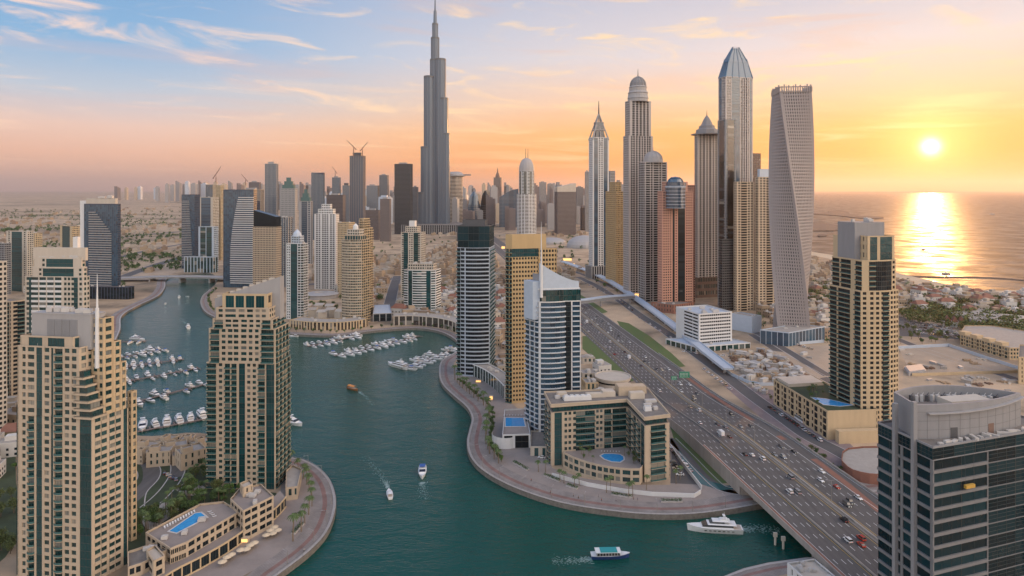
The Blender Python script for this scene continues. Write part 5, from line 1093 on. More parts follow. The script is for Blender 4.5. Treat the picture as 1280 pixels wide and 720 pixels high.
for l_, x0, x1, yt, yb, sp_, wl, gl in L_:
    T, P, Y = far(l_, x0, x1, yt, yb, sp_, wl, gl)
    if 'slanting' in l_: b = MB(); q = ccw(P); cx = cen(P)[0]; b.prism(q, zY(yt, Y), [zY(234, Y) if p[0] < cx else zY(229, Y) for p in q]); b.build('slanted_top', M_STONE3, T.root)
    elif 'stepped green' in l_:
        for i, k in enumerate((.12, .24, .36)): b = MB(); b.prism(ccw(sub(P, k, 1-k, k, 1-k)), zY(yt, Y)+i*9, zY(yt, Y)+i*9+9.5); b.build('roof_step', M_GLASSRAIL, T.root)
    elif 'curved top' in l_: b = MB(); q = ccw(P); cx = cen(P)[0]; b.prism(q, zY(yt, Y), [zY(yt-.5, Y) if p[0] < cx else zY(yt+5, Y)*1.0+8 for p in q]); b.build('crown', M_NAVY, T.root)
    elif 'pencil' in l_: c0 = cen(P); b = MB(); b.lathe((c0[0], c0[1], zY(yt, Y)), [(13,0),(9,16),(4,28),(.5,52)], 8); b.build('crown', M_BROWN, T.root)
    elif 'unfinished' in l_:
        b = MB(); q = ccw(sub(P, .2, .8, .2, .8)); b.prism(q, zY(yt, Y), zY(yt, Y)+10); b.build('core', M_DGREY, T.root)
    else: b = MB(); q = ccw(sub(P, .3, .75, .2, .7)); b.prism(q, zY(yt, Y), zY(yt, Y)+6); b.build('plant_room', M_LGREY, T.root)
    T.finish()
for a in ((' left of two cranes on the unfinished brown tower',442,186,1780,22,30,math.pi,.9),(' right of two cranes on the unfinished brown tower',453,188,1800,18,28,0,1.0),('crane above the widening distant tower',419,216,2400,16,28,math.pi,1.1),('crane left of the dark curved tower top',270,222,1750,14,34,0,1.15),('smaller crane right of the dark curved tower top',307,226,2000,14,26,math.pi,1.0)): crane(a[0].strip(), *a[1:])
# rounded slender tower with twin masts
Y = 2250; X0, X1 = (646-640)*Y/F, (671-640)*Y/F; cx = (X0+X1)/2; r = (X1-X0)/2
T = Tower('hotel_tower', 'white rounded tower with twin masts and an arched head', 'tower', (cx, Y+r, 0), detail=0)
P = cyl((cx, Y+r), r, 16, math.pi/16); T.vol(P, 0, zY(243, Y), ["W1 r4 W1", "r4"]*8, fh=5, wall=M_WHITE, bal=M_WHITE, glass=G_BRONZE); P2 = cyl((cx, Y+r), r*.78, 16); T.vol(P2, zY(243, Y), zY(214, Y), ["W1 r4", "g4"]*8, fh=5, wall=M_WHITE, bal=M_WHITE, strip=G_DARK)
b = MB(); z0_ = zY(214, Y); hh = zY(197, Y)-z0_; b.lathe((cx, Y+r, z0_), [(r*.78*math.cos(t)**.8 if t < 1.5 else .5, hh*math.sin(t)) for t in [i*.157 for i in range(11)]], 16); b.build('arched_head', M_LGREY, T.root)
for k in (-3, 5): b = MB(); b.tube((cx+k, Y+r, zY(200, Y)), (cx+k, Y+r, zY(185, Y)), 1.3, .6, 5); b.build('mast', M_DGREY, T.root)
T.finish()
# disc-top tower, glass domes, blue sail building
Y = Yb(284); T = Tower('office_tower', 'round tower with an overhanging disc near its top, right of the needle tower', 'tower', ((568-640)*Y/F, Y, 0), detail=0); c0 = ((568-640)*Y/F, Y); r = 10.5*Y/F
T.vol(cyl(c0, r, 14), 0, zY(218, Y), "r4", fh=6, wall=M_STONE3, bal=M_STONE3, glass=G_BRONZE); b = MB(); b.lathe((c0[0]+4, c0[1], zY(221, Y)), [(r*.9,0),(r*1.22,3),(r*1.22,7),(r*1.0,9),(r*.8,18),(r*.5,22)], 20); b.build('disc', M_LGREY, T.root)
b = MB(); b.obox((c0[0]+r*1.4, c0[1], zY(219.5, Y)), r*1.1, 14, 6); b.build('terrace_arm', M_GREY, T.root); T.finish()
for lb, x0, x1, yt, yb, m in (('pointed glass shell tower right of the disc tower', 584, 601, 239, 282, G_BLUE), ('curved grey glass slab beside the glass shell tower', 600, 613, 238, 282, G_DARK)):
    Y = Yb(yb); cx = (x0+x1)/2; w2 = (x1-x0)/2*Y/F; X = (cx-640)*Y/F; o = thing('glass_building', lb, 'building', (X, Y, 0)); b = MB(); Hh = zY(yt, Y); b.lathe((X, Y, 0), [(w2*1.0,0),(w2*1.02,Hh*.3),(w2*.9,Hh*.6),(w2*.62,Hh*.85),(w2*.2,Hh*.98),(.5,Hh)], 16, sy=.6); b.build('shell', m, o)
    b = MB()
    for k in range(16): zq = Hh*k/16; rr = w2*(1.03 if k < 5 else 1.03*(1-((k-5)/11)**2*.85)); b.lathe((X, Y, zq), [(rr*1.01, 0), (rr*1.01, .8), (rr*.9, .9)], 16, sy=.6)
    b.build('floor_bands', M_GREY, o)
Y = Yb(284); P = [((x-640)*Y/F, Y+d) for x, d in ((624,0),(648,0),(650,60),(626,60))]; T = Tower('glass_building', 'broad blue glass building with a curved rising roof left of the twin-mast tower', 'building', cen(P), detail=0)
K = 8; b = MB(); pr = None
for i in range(K+1):
    u = i/K; x = P[0][0]+(P[1][0]-P[0][0])*u; zt = zY(247-11*math.sin(u*1.5), Y); c = [(x, Y, 0), (x, Y, zt), (x, Y+60, zt), (x, Y+60, 0)]
    if pr: b.quad(pr[0], c[0], c[1], pr[1]); b.quad(pr[1], c[1], c[2], pr[2]); b.quad(c[3], pr[3], pr[2], c[2])
    else: b.quad(c[0], c[1], c[2], c[3])
    pr = c
b.quad(pr[3], pr[2], pr[1], pr[0]); b.build('glass_shell', G_BLUE, T.root); b = MB()
for i in range(24): b.box(P[0][0]-.5, Y-.6, i*6, P[1][0]+.5, Y-.1, i*6+.9) if i*6 < zY(246, Y) else None
b.build('floor_bands', M_GREY, T.root); T.finish()
# ---- the needle tower
Y = 2420; cx = (541.5-640)*Y/F; NT = thing('needle_tower', 'immensely tall stepped needle tower rising out of the top of the picture', 'tower', (cx, Y+60, 0)); pxm = Y/F
M_NEEDLE = mat('steel_glass', (.085,.12,.165), .3, .2, noise=.12, nscale=.02, streak=True); M_NFIN = mat('steel_fin', (.16,.19,.23), .4, .3); M_NBAND = mat('steel_band', (.10,.11,.12), .5, .3)
b, fn, bd = MB(), MB(), MB()
c0 = (cx, Y+60)
def seg(c, r, z0, z1, n=14):
    P = cyl(c, r, n); b.prism(P, z0, z1)
    for i in range(n):
        a = 2*math.pi*i/n; fn.obox((c[0]+(r+.3)*math.cos(a), c[1]+(r+.3)*math.sin(a), z0), 1.0, 1.0, z1-z0, a)
    bd.lathe((c[0], c[1], z1-7), [(r+1.2, 0), (r+1.2, 5), (r, 5.1)], n)
# three wings, each a row of lobes whose heights step down outward in a spiral
lobes = [(0, [(12,92),(20,182),(27,240)]), (1, [(12,70),(19,120),(25,165),(29,292)]), (2, [(12,100),(20,147),(27,190),(33,265)])]
core_r = 9.0*pxm
seg(c0, 8.0*pxm/1.25, 0, zY(70, Y)); seg(c0, 5.2*pxm, 0, zY(42, Y)); seg(c0, 3.6*pxm, 0, zY(24, Y), 10)
ang = [math.radians(200), math.radians(-22), math.radians(88)]
for wi, ls in lobes:
    a = ang[wi]
    for d_, py in ls:
        d2 = d_*.62*pxm; r = (7.6 if d_ < 15 else 6.6 if d_ < 22 else 5.4)*pxm*.92
        seg((c0[0]+math.cos(a)*d2, c0[1]+math.sin(a)*d2*.9), r, 0, zY(py, Y))
for py, r in ((42, 5.2), (70, 7)): pass
b.tube((c0[0], c0[1], zY(24, Y)), (c0[0], c0[1], zY(8, Y)), 2.4*pxm, 1.9*pxm, 10); b.tube((c0[0], c0[1], zY(8, Y)), (c0[0], c0[1], zY(-22, Y)), 1.1*pxm, .3*pxm, 8)
b.build('shaft', M_NEEDLE, NT); fn.build('fins', M_NFIN, NT, kind='stuff'); bd.build('plant_bands', M_NBAND, NT, kind='stuff')
P = [((x-640)*Y/F, Y+d) for x, d in ((505,-60),(600,-60),(600,120),(505,120))]
T = Tower('podium', 'low dark podium spreading round the foot of the needle tower', 'building', cen(P), detail=0); T.vol(P, 0, 34, "x:W3 g5", fh=8, wall=M_GREY, glass=G_DARK); T.finish()
# hazy skyline far behind: towers one can still tell apart
rs = random.Random(11); SK = []
def skyl(x0, x1, n, yt0, yt1, Y0, Y1, w0, w1):
    for i in range(n):
        x = x0+(x1-x0)*(i+rs.random())/n; Y = rs.uniform(Y0, Y1); SK.append((x, Y, rs.uniform(w0, w1), rs.uniform(yt0, yt1)))
skyl(142, 206, 6, 233.5, 236, 9000, 11000, 2.5, 5); skyl(208, 330, 20, 227, 234, 7600, 9500, 3.5, 7); skyl(340, 500, 26, 228, 242, 3600, 5600, 5, 10); skyl(560, 780, 44, 230, 246, 3300, 5200, 4, 9); skyl(395, 500, 12, 244, 260, 2600, 3300, 7, 14); skyl(560, 740, 22, 248, 264, 2600, 3300, 6, 14)
skm = [M_LGREY, M_GREY, M_STONE, M_HBR, M_BLUEWHITE]
protos = []
for k in range(5):
    b = MB(); b.box(-.5,-.5,0,.5,.5,1); b.box(-.3,-.3,1,.25,.2,1.05)
    if k % 2: b.box(-.5,-.5,0,-.1,.1,1.12)
    for i in range(1, 14): b.box(-.512,-.512,i/14.,.512,.512,i/14.+.02)
    me = bpy.data.meshes.new('skyline_tower'); me.from_pydata(b.v, [], b.f); me.materials.append(skm[k]); protos.append(me)
for x, Y, w_, yt in SK:
    o = bpy.data.objects.new('skyline_tower', protos[rs.randrange(5)]); C.objects.link(o); o.location = ((x-640)*Y/F, Y, 0); o.scale = (w_*Y/F, w_*Y/F, zY(yt, Y)); o.rotation_euler = (0, 0, rs.uniform(-.3, .3)); tag(o, 'small hazy tower far off on the skyline, too faint to tell from its neighbours', 'tower', 'hazy towers along the far skyline')
# ================================================================ roads
def cz(Y): 
    t = min(max((520-Y)/(520-400), 0), 1); t = t*t*(3-2*t); return .05+6.95*t
def cxx(Y): return 164.5-.129*(Y-288)
HW = [(cxx(Y), Y, cz(Y)) for Y in [60,120,180,230,260,290,320,350]+list(range(370, 560, 15))+[580,640,720,820,950,1100,1300,1600,2100,2800,4000]]
def loff(Y): t = min(max((Y-455)/(560-455), 0), 1); return -33.5+8.5*t*t*(3-2*t)
hm_ = MB(); pr = None
for x, y, z in HW:
    c = ((x+loff(y), y-.1, z), (x+28.5, y, z))
    if pr: hm_.quad(pr[0], pr[1], c[1], c[0])
    pr = c
structure(hm_, 'highway', M_ASPH)
M_REDR = mat('red_shoulder', (.25,.115,.08), .85, noise=.25, nscale=.2); M_MED = mat('median_paving', (.33,.28,.23), .9, noise=.25, nscale=.3); M_CONC = mat('bridge_concrete', (.34,.31,.285), .85, noise=.25, nscale=.25, streak=True)
def hrib(name, m, o0, o1, dz, Y0=60, Y1=4000): b_ = MB(); ribbon(b_, [p for p in HW if Y0 <= p[1] <= Y1], o0, o1, dz=dz); return structure(b_, name, m)
hrib('road_median', M_MED, -1.7, 1.7, .16); hrib('road_divider', M_MED, -19.9, -19.1, .10)
hrib('red_shoulder', M_REDR, -33.0, -31.2, .008, 60, 470)
RS = [((ground(x, y, z)).x, (ground(x, y, z)).y, z) for x, y, z in ((1130,664,7),(1096,636,7),(1060,606,7),(1022,577,7),(975,547,6.4),(940,524,5.3),(915,507,3.9),(885,488,1.8),(857,470,.3))]
RS = [(x, y, cz(y)) for x, y, z in RS]; b_ = MB(); ribbon(b_, RS, -1.9, 1.9, dz=.012); structure(b_, 'red_shoulder', M_REDR)
# lane paint
ln = MB(); acc = []
def interpH(Y): return (cxx(Y), Y, cz(Y)+.02)
for off in (-29.3,-25.8,-23,-15.4,-11.8,-8.2,-4.8,5.2,8.8,12.4,16):
    Y = 230
    while Y < (460 if off < -25 else 900):
        a, c = interpH(Y), interpH(Y+3.4); w_ = .12 if Y < 500 else .16
        ln.quad((a[0]+off-w_, a[1], a[2]), (a[0]+off+w_, a[1], a[2]), (c[0]+off+w_, c[1], c[2]), (c[0]+off-w_, c[1], c[2])); Y += 10
structure(ln, 'lane_dashes', M_WHITE_LINE) 
hrib('edge_line', M_WHITE_LINE, -31.1, -30.9, .024, 60, 470)
for off, m_ in ((-20.6,M_YEL_LINE),(-18.5,M_YEL_LINE),(-2.5,M_YEL_LINE),(2.5,M_YEL_LINE),(19.6,M_WHITE_LINE),(27.6,M_WHITE_LINE)): hrib('edge_line', m_, off-.13, off+.13, .024, 60, 1600)
# parapets and deck
def bar(name, label, off, th, z0, z1, Y0, Y1, m, cat='wall'):
    b_ = MB(); wallstrip(b_, [p for p in HW if Y0 <= p[1] <= Y1], off, th, z0, z1); o = b_.build(name, m, origin=(cxx(300)+off, 300, 7)); return tag(o, label, cat)
bar('parapet', 'low concrete parapet along the left edge of the highway bridge', -33.7, .4, -1.9, 1.1, 60, 470, M_CONC, 'parapet'); bar('parapet', 'low concrete parapet along the right edge of the highway bridge', 28.7, .4, -1.9, 1.1, 60, 640, M_CONC, 'parapet')
bar('crash_barrier', 'long concrete crash barrier between the left slow and fast lanes', -19.5, .35, .1, .85, 60, 1300, M_CONC, 'barrier'); bar('crash_barrier', 'long concrete crash barrier running down the central median', 0, .5, .16, 1.0, 60, 1600, M_CONC, 'barrier')
bar('retaining_wall', 'tall concrete retaining wall under the left side of the highway ramp', -33.6, .5, -7.5, -1.9, 344, 520, M_CONC); bar('retaining_wall', 'long concrete retaining wall under the right side of the highway ramp', 28.6, .5, -7.5, -1.9, 344, 520, M_CONC)
bar('retaining_wall', 'grey abutment wall of the bridge beside the near bank, bottom right', -33.6, .5, -7.5, -1.9, 60, 275, M_LGREY)
o = thing('highway_bridge', 'wide concrete highway bridge crossing the canal at the lower right', 'bridge', (cxx(315), 315, 0))
b_ = MB(); pts = [p for p in HW if 230 <= p[1] <= 350]; ribbon(b_, pts, -33.5, 28.5, dz=-1.6)
for off in range(-30, 29, 6): wallstrip(b_, pts, off, .8, -2.6, -.1)
b_.build('deck', M_CONC, o)
for Y in (288, 340):
    for off in (-28,-14,0,12,24): b_ = MB(); b_.lathe((cxx(Y)+off, Y, -8), [(1.5,0),(1.5,12.2)], 12); b_.build('pier', M_CONC, o)
    b_ = MB(); b_.obox((cxx(Y)-2.5, Y, 4.0), 61, 2.2, 1.3, 0); b_.build('crosshead', M_CONC, o)
b_ = MB(); b_.obox((cxx(346)-2.5, 346.5, -2), 61.5, 1.2, 8.2, 0); b_.build('abutment', M_CONC, o)
ROADS = [([(p[0]-2.5, p[1], 0) for p in HW], 36)]
# right-hand service road, metro viaduct, verges
def road(name, m, pts, w_, dz=.01, smooth=True, lines=True):
    q = [(ground(x, y).x, ground(x, y).y, 0) for x, y in pts]; q = smoothline(q, 5) if smooth else q; ROADS.append((q, w_/2+3)); b2 = MB(); ribbon(b2, q, -w_/2, w_/2, dz=dz); structure(b2, name, m)
    if lines: b2 = MB(); ribbon(b2, q, -w_/2-.6, -w_/2, dz=.12); ribbon(b2, q, w_/2, w_/2+.6, dz=.12); structure(b2, 'kerb', M_KERB)
    return q
SR = road('service_road', M_ROAD2, [(722,346),(745,357),(772,374),(800,394),(835,417),(868,441),(905,468),(940,495),(975,520),(1010,545),(1045,563),(1085,585)], 12)
road('service_road', M_ROAD2, [(700,335),(722,341),(748,351),(775,364),(800,380),(822,396),(845,414)], 9)
road('side_road', M_ROAD2, [(940,418),(990,450),(1040,478),(1100,510)], 9)
road('side_road', M_ROAD2, [(910,398),(960,424),(1035,470)], 9, .014)
road('side_road', M_ROAD2, [(1100,415),(1150,435),(1200,452),(1290,480)], 10); road('beach_road', M_ROAD2, [(1040,385),(1110,400),(1180,415),(1290,440)], 14)
road('side_road', M_ROAD2, [(838,548),(862,572),(885,596),(902,610),(925,615)], 6.5); 
road('side_road', M_ROAD2, [(480,402),(487,380),(492,360),(497,345)], 16); road('side_road', M_ROAD2, [(380,356),(440,352),(520,347),(600,343),(700,336)], 20, .014); road('side_road', M_ROAD2, [(140,352),(170,340),(205,328),(240,318)], 22, .014)
road('side_road', M_ROAD2, [(60,350),(120,330),(190,312),(260,300)], 16, .014); road('side_road', M_ROAD2, [(120,300),(220,290),(330,284)], 26, .016)
road('side_road', M_ASPH, [(164,640),(168,618),(184,600),(186,588),(176,578),(166,574)], 11)
road('side_road', M_ASPH, [(174,642),(196,625),(212,608),(222,590),(220,575),(205,566)], 7, .014)
for nm, pts in (('verge', [(728,420),(740,420),(762,438),(797,474),(783,479),(757,462),(728,436)]), ('verge', [(771,401),(786,404),(812,420),(840,442),(857,458),(842,460),(815,447),(785,425)]), ('verge', [(836,528),(848,536),(880,570),(914,603),(900,605),(884,593),(862,568),(842,548)]), ('verge', [(975,545),(1010,568),(1055,598),(1040,592),(1000,566),(966,543)]), ('verge', [(722,366),(745,380),(760,390),(752,392),(728,376)])): patch(nm, M_GRASS, pts, .02, False)
patch('canal_wall_moat', mat('moat_water', (.01,.08,.085), .1), [(848,562),(866,582),(886,601),(908,607),(934,605),(932,610),(900,613),(876,605),(856,586)], .03, False)
patch('plaza', M_PLAZA, [(600,452),(640,510),(690,560),(700,585),(760,612),(830,618),(870,600),(838,540),(830,612),(760,606),(690,592),(620,570),(598,530),(580,490),(565,465)], .008, False) if False else None
patch('plaza', M_PLAZA, [(566,458),(600,452),(640,505),(680,535),(690,585),(730,598),(790,606),(838,606),(838,545),(868,590),(884,604),(920,614),(940,622),(860,634),(760,628),(690,612),(636,592),(606,570),(600,545),(606,520),(590,495),(570,475)], .010, False)
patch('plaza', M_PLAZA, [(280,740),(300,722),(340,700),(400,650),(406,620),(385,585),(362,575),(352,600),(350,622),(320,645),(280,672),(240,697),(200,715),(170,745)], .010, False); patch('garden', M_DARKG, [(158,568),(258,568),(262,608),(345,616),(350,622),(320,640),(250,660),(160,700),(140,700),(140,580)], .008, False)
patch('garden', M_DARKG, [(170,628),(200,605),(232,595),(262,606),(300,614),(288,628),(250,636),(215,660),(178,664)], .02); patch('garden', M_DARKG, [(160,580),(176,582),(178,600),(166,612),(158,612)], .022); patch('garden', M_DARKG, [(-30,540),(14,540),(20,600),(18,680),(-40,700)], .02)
patch('paved_court', M_ROOFL, [(176,648),(205,628),(225,632),(214,645),(186,662)], .03); patch('paved_court', M_ROOFL, [(216,610),(240,602),(258,612),(236,620)], .03)
patch('construction_yard', M_SANDLOT, [(884,443),(950,437),(980,440),(1040,470),(970,482),(940,478)], .012, False); patch('sand_lot', M_SANDLOT, [(988,432),(1036,432),(1120,470),(1030,470)], .012, False); patch('sand_lot', M_SANDLOT, [(1123,434),(1186,432),(1276,466),(1140,470)], .012, False); patch('sand_lot', M_SANDLOT, [(150,345),(200,324),(255,322),(232,336),(205,346),(180,352)], .012, False)
patch('car_park_paving', M_ROAD2, [(840,560),(838,604),(876,606),(866,590)], .016, False); patch('car_park_paving', mat('mauve_paving', (.25,.19,.185), .9, noise=.3, nscale=.1), [(900,478),(968,488),(1000,520),(1060,552),(1098,590),(1098,620),(1020,580),(960,530)], .006, False)
patch('car_park_paving', M_ROAD2, [(1123,395),(1190,412),(1200,424),(1125,420)], .018, False)
# metro viaduct: low pale deck on columns beside the service road
q = [(ground(x, y).x, ground(x, y).y, 6) for x, y in ((700,330),(726,340),(752,352),(783,372),(815,396),(845,420),(872,443),(905,470))]; q = smoothline(q, 5)
q = [(x+4, y, 6) for x, y, z in q]
o = thing('metro_viaduct', 'long pale metro viaduct with a blue grey track running past the pink tower', 'viaduct', (q[0][0], q[0][1], 0)); b_ = MB(); ribbon(b_, q, -5, 5, dz=.9); wallstrip(b_, q, -5, .4, -.6, 1.9); wallstrip(b_, q, 5, .4, -.6, 1.9); wallstrip(b_, q, 0, 8, -.7, .85); b_.build('deck', M_BLUEWHITE, o)
for i in range(2, len(q)-1, 2): b_ = MB(); b_.lathe((q[i][0], q[i][1], 0), [(1.1,0),(1.1,4.4),(2.6,5.3)], 10); b_.build('column', M_LGREY, o)
# footbridge with a curved silver roof
p0, p1 = atY(722, 382, 885), atY(792, 373, 930); mid = lerp(p0, p1, .5); ZB = 8
o = thing('footbridge', 'silver roofed pedestrian bridge crossing over the highway behind the sail-topped tower', 'bridge', (mid[0], mid[1], 0)); q = smoothline([(p0.x-60, p0.y-10, ZB), (p0.x, p0.y, ZB), (mid[0], mid[1]+2, ZB+1), (p1.x, p1.y, ZB)], 5)
b_ = MB(); wallstrip(b_, q, 0, 7, -.8, 3.0); b_.build('deck', M_GREY, o); b_ = MB(); wallstrip(b_, q, 0, 8.5, 3.0, 4.2); b_.build('roof', M_BLUEWHITE, o); b_ = MB(); wallstrip(b_, q, 0, 5.5, 4.2, 5.0); b_.build('roof_ridge', M_BLUEWHITE, o)
for u in (4, 9, 14): b_ = MB(); b_.lathe((q[u][0], q[u][1], 0), [(1.4,0),(1.4,ZB-.8)], 8); b_.build('column', M_LGREY, o)
# bridge at the canal end
Yc_ = Yb(352)+6; xl, xr_ = (160-640)*Yc_/F, (292-640)*Yc_/F
o = thing('canal_bridge', 'low grey road bridge spanning the far end of the canal', 'bridge', ((xl+xr_)/2, Yc_, 0)); K = 14; b_ = MB(); q = [(xl-30+(xr_-xl+60)*i/K, Yc_+6*math.sin(i/K*3.1), 4.5+3.0*math.sin(math.pi*i/K)) for i in range(K+1)]
wallstrip(b_, q, 0, 24, -1.6, 0); wallstrip(b_, q, -12, .5, 0, 1.2); wallstrip(b_, q, 12, .5, 0, 1.2); b_.build('deck', M_LGREY, o)
for i in (4, 7, 10): b_ = MB(); b_.obox((q[i][0], q[i][1], -6), 3, 20, q[i][2]+4.6); b_.build('pier', M_LGREY, o)
# ---- signs over the highway
def gantry(label, x, y, Y, w_, h_, m, wr):
    z = cz(Y); X = (x-640)*Y/F; zt_ = zY(y, Y); o = thing('road_sign', label, 'sign', (X, Y, z)); b = MB(); b.box(X-w_/2, Y, zt_-h_, X+w_/2, Y+.25, zt_); b.build('panel', m, o); b = MB(); b.box(X-w_/2+.2, Y-.03, zt_-h_+.25, X+w_/2-.2, Y-.012, zt_-h_+.4); b.box(X-w_/2+.2, Y-.03, zt_-.4, X+w_/2-.2, Y-.012, zt_-.25)
    for i in range(int(w_/1.3)): b.box(X-w_/2+.7+i*1.25, Y-.03, zt_-h_*.45, X-w_/2+1.5+i*1.25, Y-.012, zt_-h_*.30); b.box(X-w_/2+.7+i*1.25, Y-.03, zt_-h_*.75, X-w_/2+1.3+i*1.25, Y-.012, zt_-h_*.62)
    b.build('lettering', M_WHITE_LINE, o, kind='stuff')
    for s_ in (-1, 1): b = MB(); b.tube((X+s_*w_*.38, Y+.4, 0), (X+s_*w_*.38, Y+.4, zt_), .22, .22, 6); b.build('post', M_LGREY, o)
M_SGREEN = mat('sign_green', (.01,.23,.12), .5)
gantry('large green direction sign standing beside the right lanes of the highway', 855.5, 464.5, 560, 9, 5.6, M_SGREEN, 1)
gantry('small teal direction sign over the fast lanes, left of the big green one', 842.5, 470, 540, 4.5, 3.4, M_SGREEN, 1)
# ---- street lamps on the median and along the promenade
M_POLE = mat('lamp_pole', (.30,.28,.26), .5, .5)
def mklamp(name, h, arms):
    o = thing(name, 'tall twin-armed street lamp on the highway median', 'street lamp', (0,0,0)); b = MB(); b.tube((0,0,0), (0,0,h), .16, .09, 6); kid(o, b.build('pole', M_POLE, o))
    for s_ in arms: b = MB(); b.tube((0,0,h-.1), (s_*2.2,0,h+.35), .07, .05, 5); b.box(min(s_*1.9, s_*2.9), -.16, h+.28, max(s_*1.9, s_*2.9), .16, h+.42); kid(o, b.build('lamp_head', M_LGREY, o))
    return o
LP_ = mklamp('street_lamp', 12, (-1, 1)); Ys = list(range(245, 1000, 38)); LP_.location = (cxx(Ys[0]), Ys[0], cz(Ys[0])+.16); LP_['group'] = 'twin-armed lamps along the highway median'
for Y in Ys[1:]: dup(LP_, (cxx(Y), Y, cz(Y)+.16))
PL = mklamp('promenade_lamp', 5.5, (1,)); PL['label'] = 'short single-armed lamp on the promenade edge'; PL['category'] = 'street lamp'; PL['group'] = 'short lamps along the promenades'; first = True
for S_, off in ((S_left[3:], 2.2), (S_east[8:], 2.4), (S_north, 2.0)):
    acc = 0
    for i in range(len(S_)-1):
        dx, dy = S_[i+1][0]-S_[i][0], S_[i+1][1]-S_[i][1]; l = math.hypot(dx, dy)
        if l < .01: continue
        while acc < l:
            x, y = S_[i][0]+dx*acc/l-dy/l*off, S_[i][1]+dy*acc/l+dx/l*off; a = math.atan2(dx, -dy)
            if first: PL.location = (x, y, .02); PL.rotation_euler = (0,0,a); first = False
            else: dup(PL, (x, y, .02), a)
            acc += 19
        acc -= l
# ================================================================ vehicles
CARG = glassmat('car_glass', (.01,.012,.015), (.02,.025,.03)); M_TYRE = mat('tyre', (.015,.015,.015), .8)
M_TAIL = mat('tail_lamp', (.4,.01,.01), .3, emit=(1,.06,.03), estr=.5); M_HEAD = mat('head_lamp', (.7,.7,.65), .2, emit=(1,.93,.8), estr=1.5)
def loft(b, secs, mi=0):
    """secs: list of (x, [(y,z)...]) closed rings along x"""
    k = len(b.v); n = len(secs[0][1])
    for x, r in secs: b.v += [(x, y, z) for y, z in r]
    for j in range(len(secs)-1):
        for i in range(n): b.f.append((k+j*n+i, k+(j+1)*n+i, k+(j+1)*n+(i+1)%n, k+j*n+(i+1)%n)); b.m.append(mi)
    b.f.append(tuple(k+i for i in range(n))); b.m.append(mi); e = k+(len(secs)-1)*n; b.f.append(tuple(e+i for i in reversed(range(n)))); b.m.append(mi)
def mkcar(kind, paint):
    """points along +y"""
    o = thing('car', 'x', 'car', (0,0,0)); o.name = {'car':'car','suv':'offroad_car','van':'van','bus':'bus','truck':'truck'}[kind]; WL[o.name] = Vector((0,0,0))
    Lh, W_, hb, ht = {'car':(2.3,.9,.85,1.42),'suv':(2.4,.97,1.05,1.85),'van':(2.5,.95,1.2,2.1),'bus':(5.6,1.25,1.6,3.1),'truck':(3.6,1.15,1.3,2.9)}[kind]
    def ring(w_, z0, z1, tp): return [(-w_,z0),(w_,z0),(w_,z0+(z1-z0)*.65),(w_*tp,z1),(-w_*tp,z1),(-w_,z0+(z1-z0)*.65)]
    b = MB(); loft(b, [(-Lh, ring(W_*.86,.35,hb*.86,.9)), (-Lh*.93, ring(W_,.28,hb*.98,.92)), (-Lh*.3, ring(W_,.25,hb,.94)), (Lh*.35, ring(W_,.25,hb*.98,.94)), (Lh*.9, ring(W_*.96,.28,hb*.78,.88)), (Lh, ring(W_*.82,.36,hb*.66,.85))])
    b.v = [(y, x, z) for x, y, z in b.v]; b.f = [tuple(reversed(f)) for f in b.f]
    # roof
    r0, r1, g0, g1 = {'car':(-.52,.10,-.82,.42),'suv':(-.86,.16,-.95,.42),'van':(-.92,.42,-.98,.72),'bus':(-.97,.93,-.99,.98),'truck':(-.97,.30,-.98,.32)}[kind]
    b.box(-W_*.78, r0*Lh, ht-.07, W_*.78, r1*Lh, ht)
    if kind == 'truck': b.box(-W_, -Lh*.98, hb, W_, Lh*.3, ht+.2)
    kid(o, b.build('body', paint, o)); g = MB(); zb = hb*.95
    w1, w2 = W_*.93, W_*.80
    g.hexa([(-w1,g0*Lh,zb),(w1,g0*Lh,zb),(w1,g1*Lh,zb),(-w1,g1*Lh,zb),(-w2,r0*Lh,ht-.06),(w2,r0*Lh,ht-.06),(w2,r1*Lh,ht-.06),(-w2,r1*Lh,ht-.06)])
    if kind == 'truck': g.v = []; g.f = []; g.m = []; g.hexa([(-w1,Lh*.34,zb),(w1,Lh*.34,zb),(w1,Lh*.62,zb),(-w1,Lh*.62,zb),(-w2,Lh*.34,ht-.5),(w2,Lh*.34,ht-.5),(w2,Lh*.5,ht-.5),(-w2,Lh*.5,ht-.5)])
    kid(o, g.build('windows', CARG, o))
    for sx_ in (-1, 1):
        for yy in (-Lh*.62, Lh*.62): t = MB(); t.tube((sx_*W_*.80, yy, .34), (sx_*W_*1.01, yy, .34), .34, .34, 10); kid(o, t.build('wheel', M_TYRE, o))
        t = MB(); t.box(sx_*W_*.62-.16, -Lh-.02, hb*.62, sx_*W_*.62+.16, -Lh*.985, hb*.78); kid(o, t.build('tail_light', M_TAIL, o)); t = MB(); t.box(sx_*W_*.6-.15, Lh*.985, hb*.42, sx_*W_*.6+.15, Lh+.02, hb*.56); kid(o, t.build('headlight', M_HEAD, o))
    return o
PNT = {'white':mat('white_car_paint', (.62,.62,.62), .3), 'silver':mat('silver_car_paint', (.33,.34,.35), .3, .5), 'black':mat('black_car_paint', (.02,.02,.022), .25), 'grey':mat('grey_car_paint', (.10,.105,.11), .3, .3), 'red':mat('red_car_paint', (.35,.04,.025), .3), 'beige':mat('beige_car_paint', (.42,.34,.24), .35)}
CP = {}
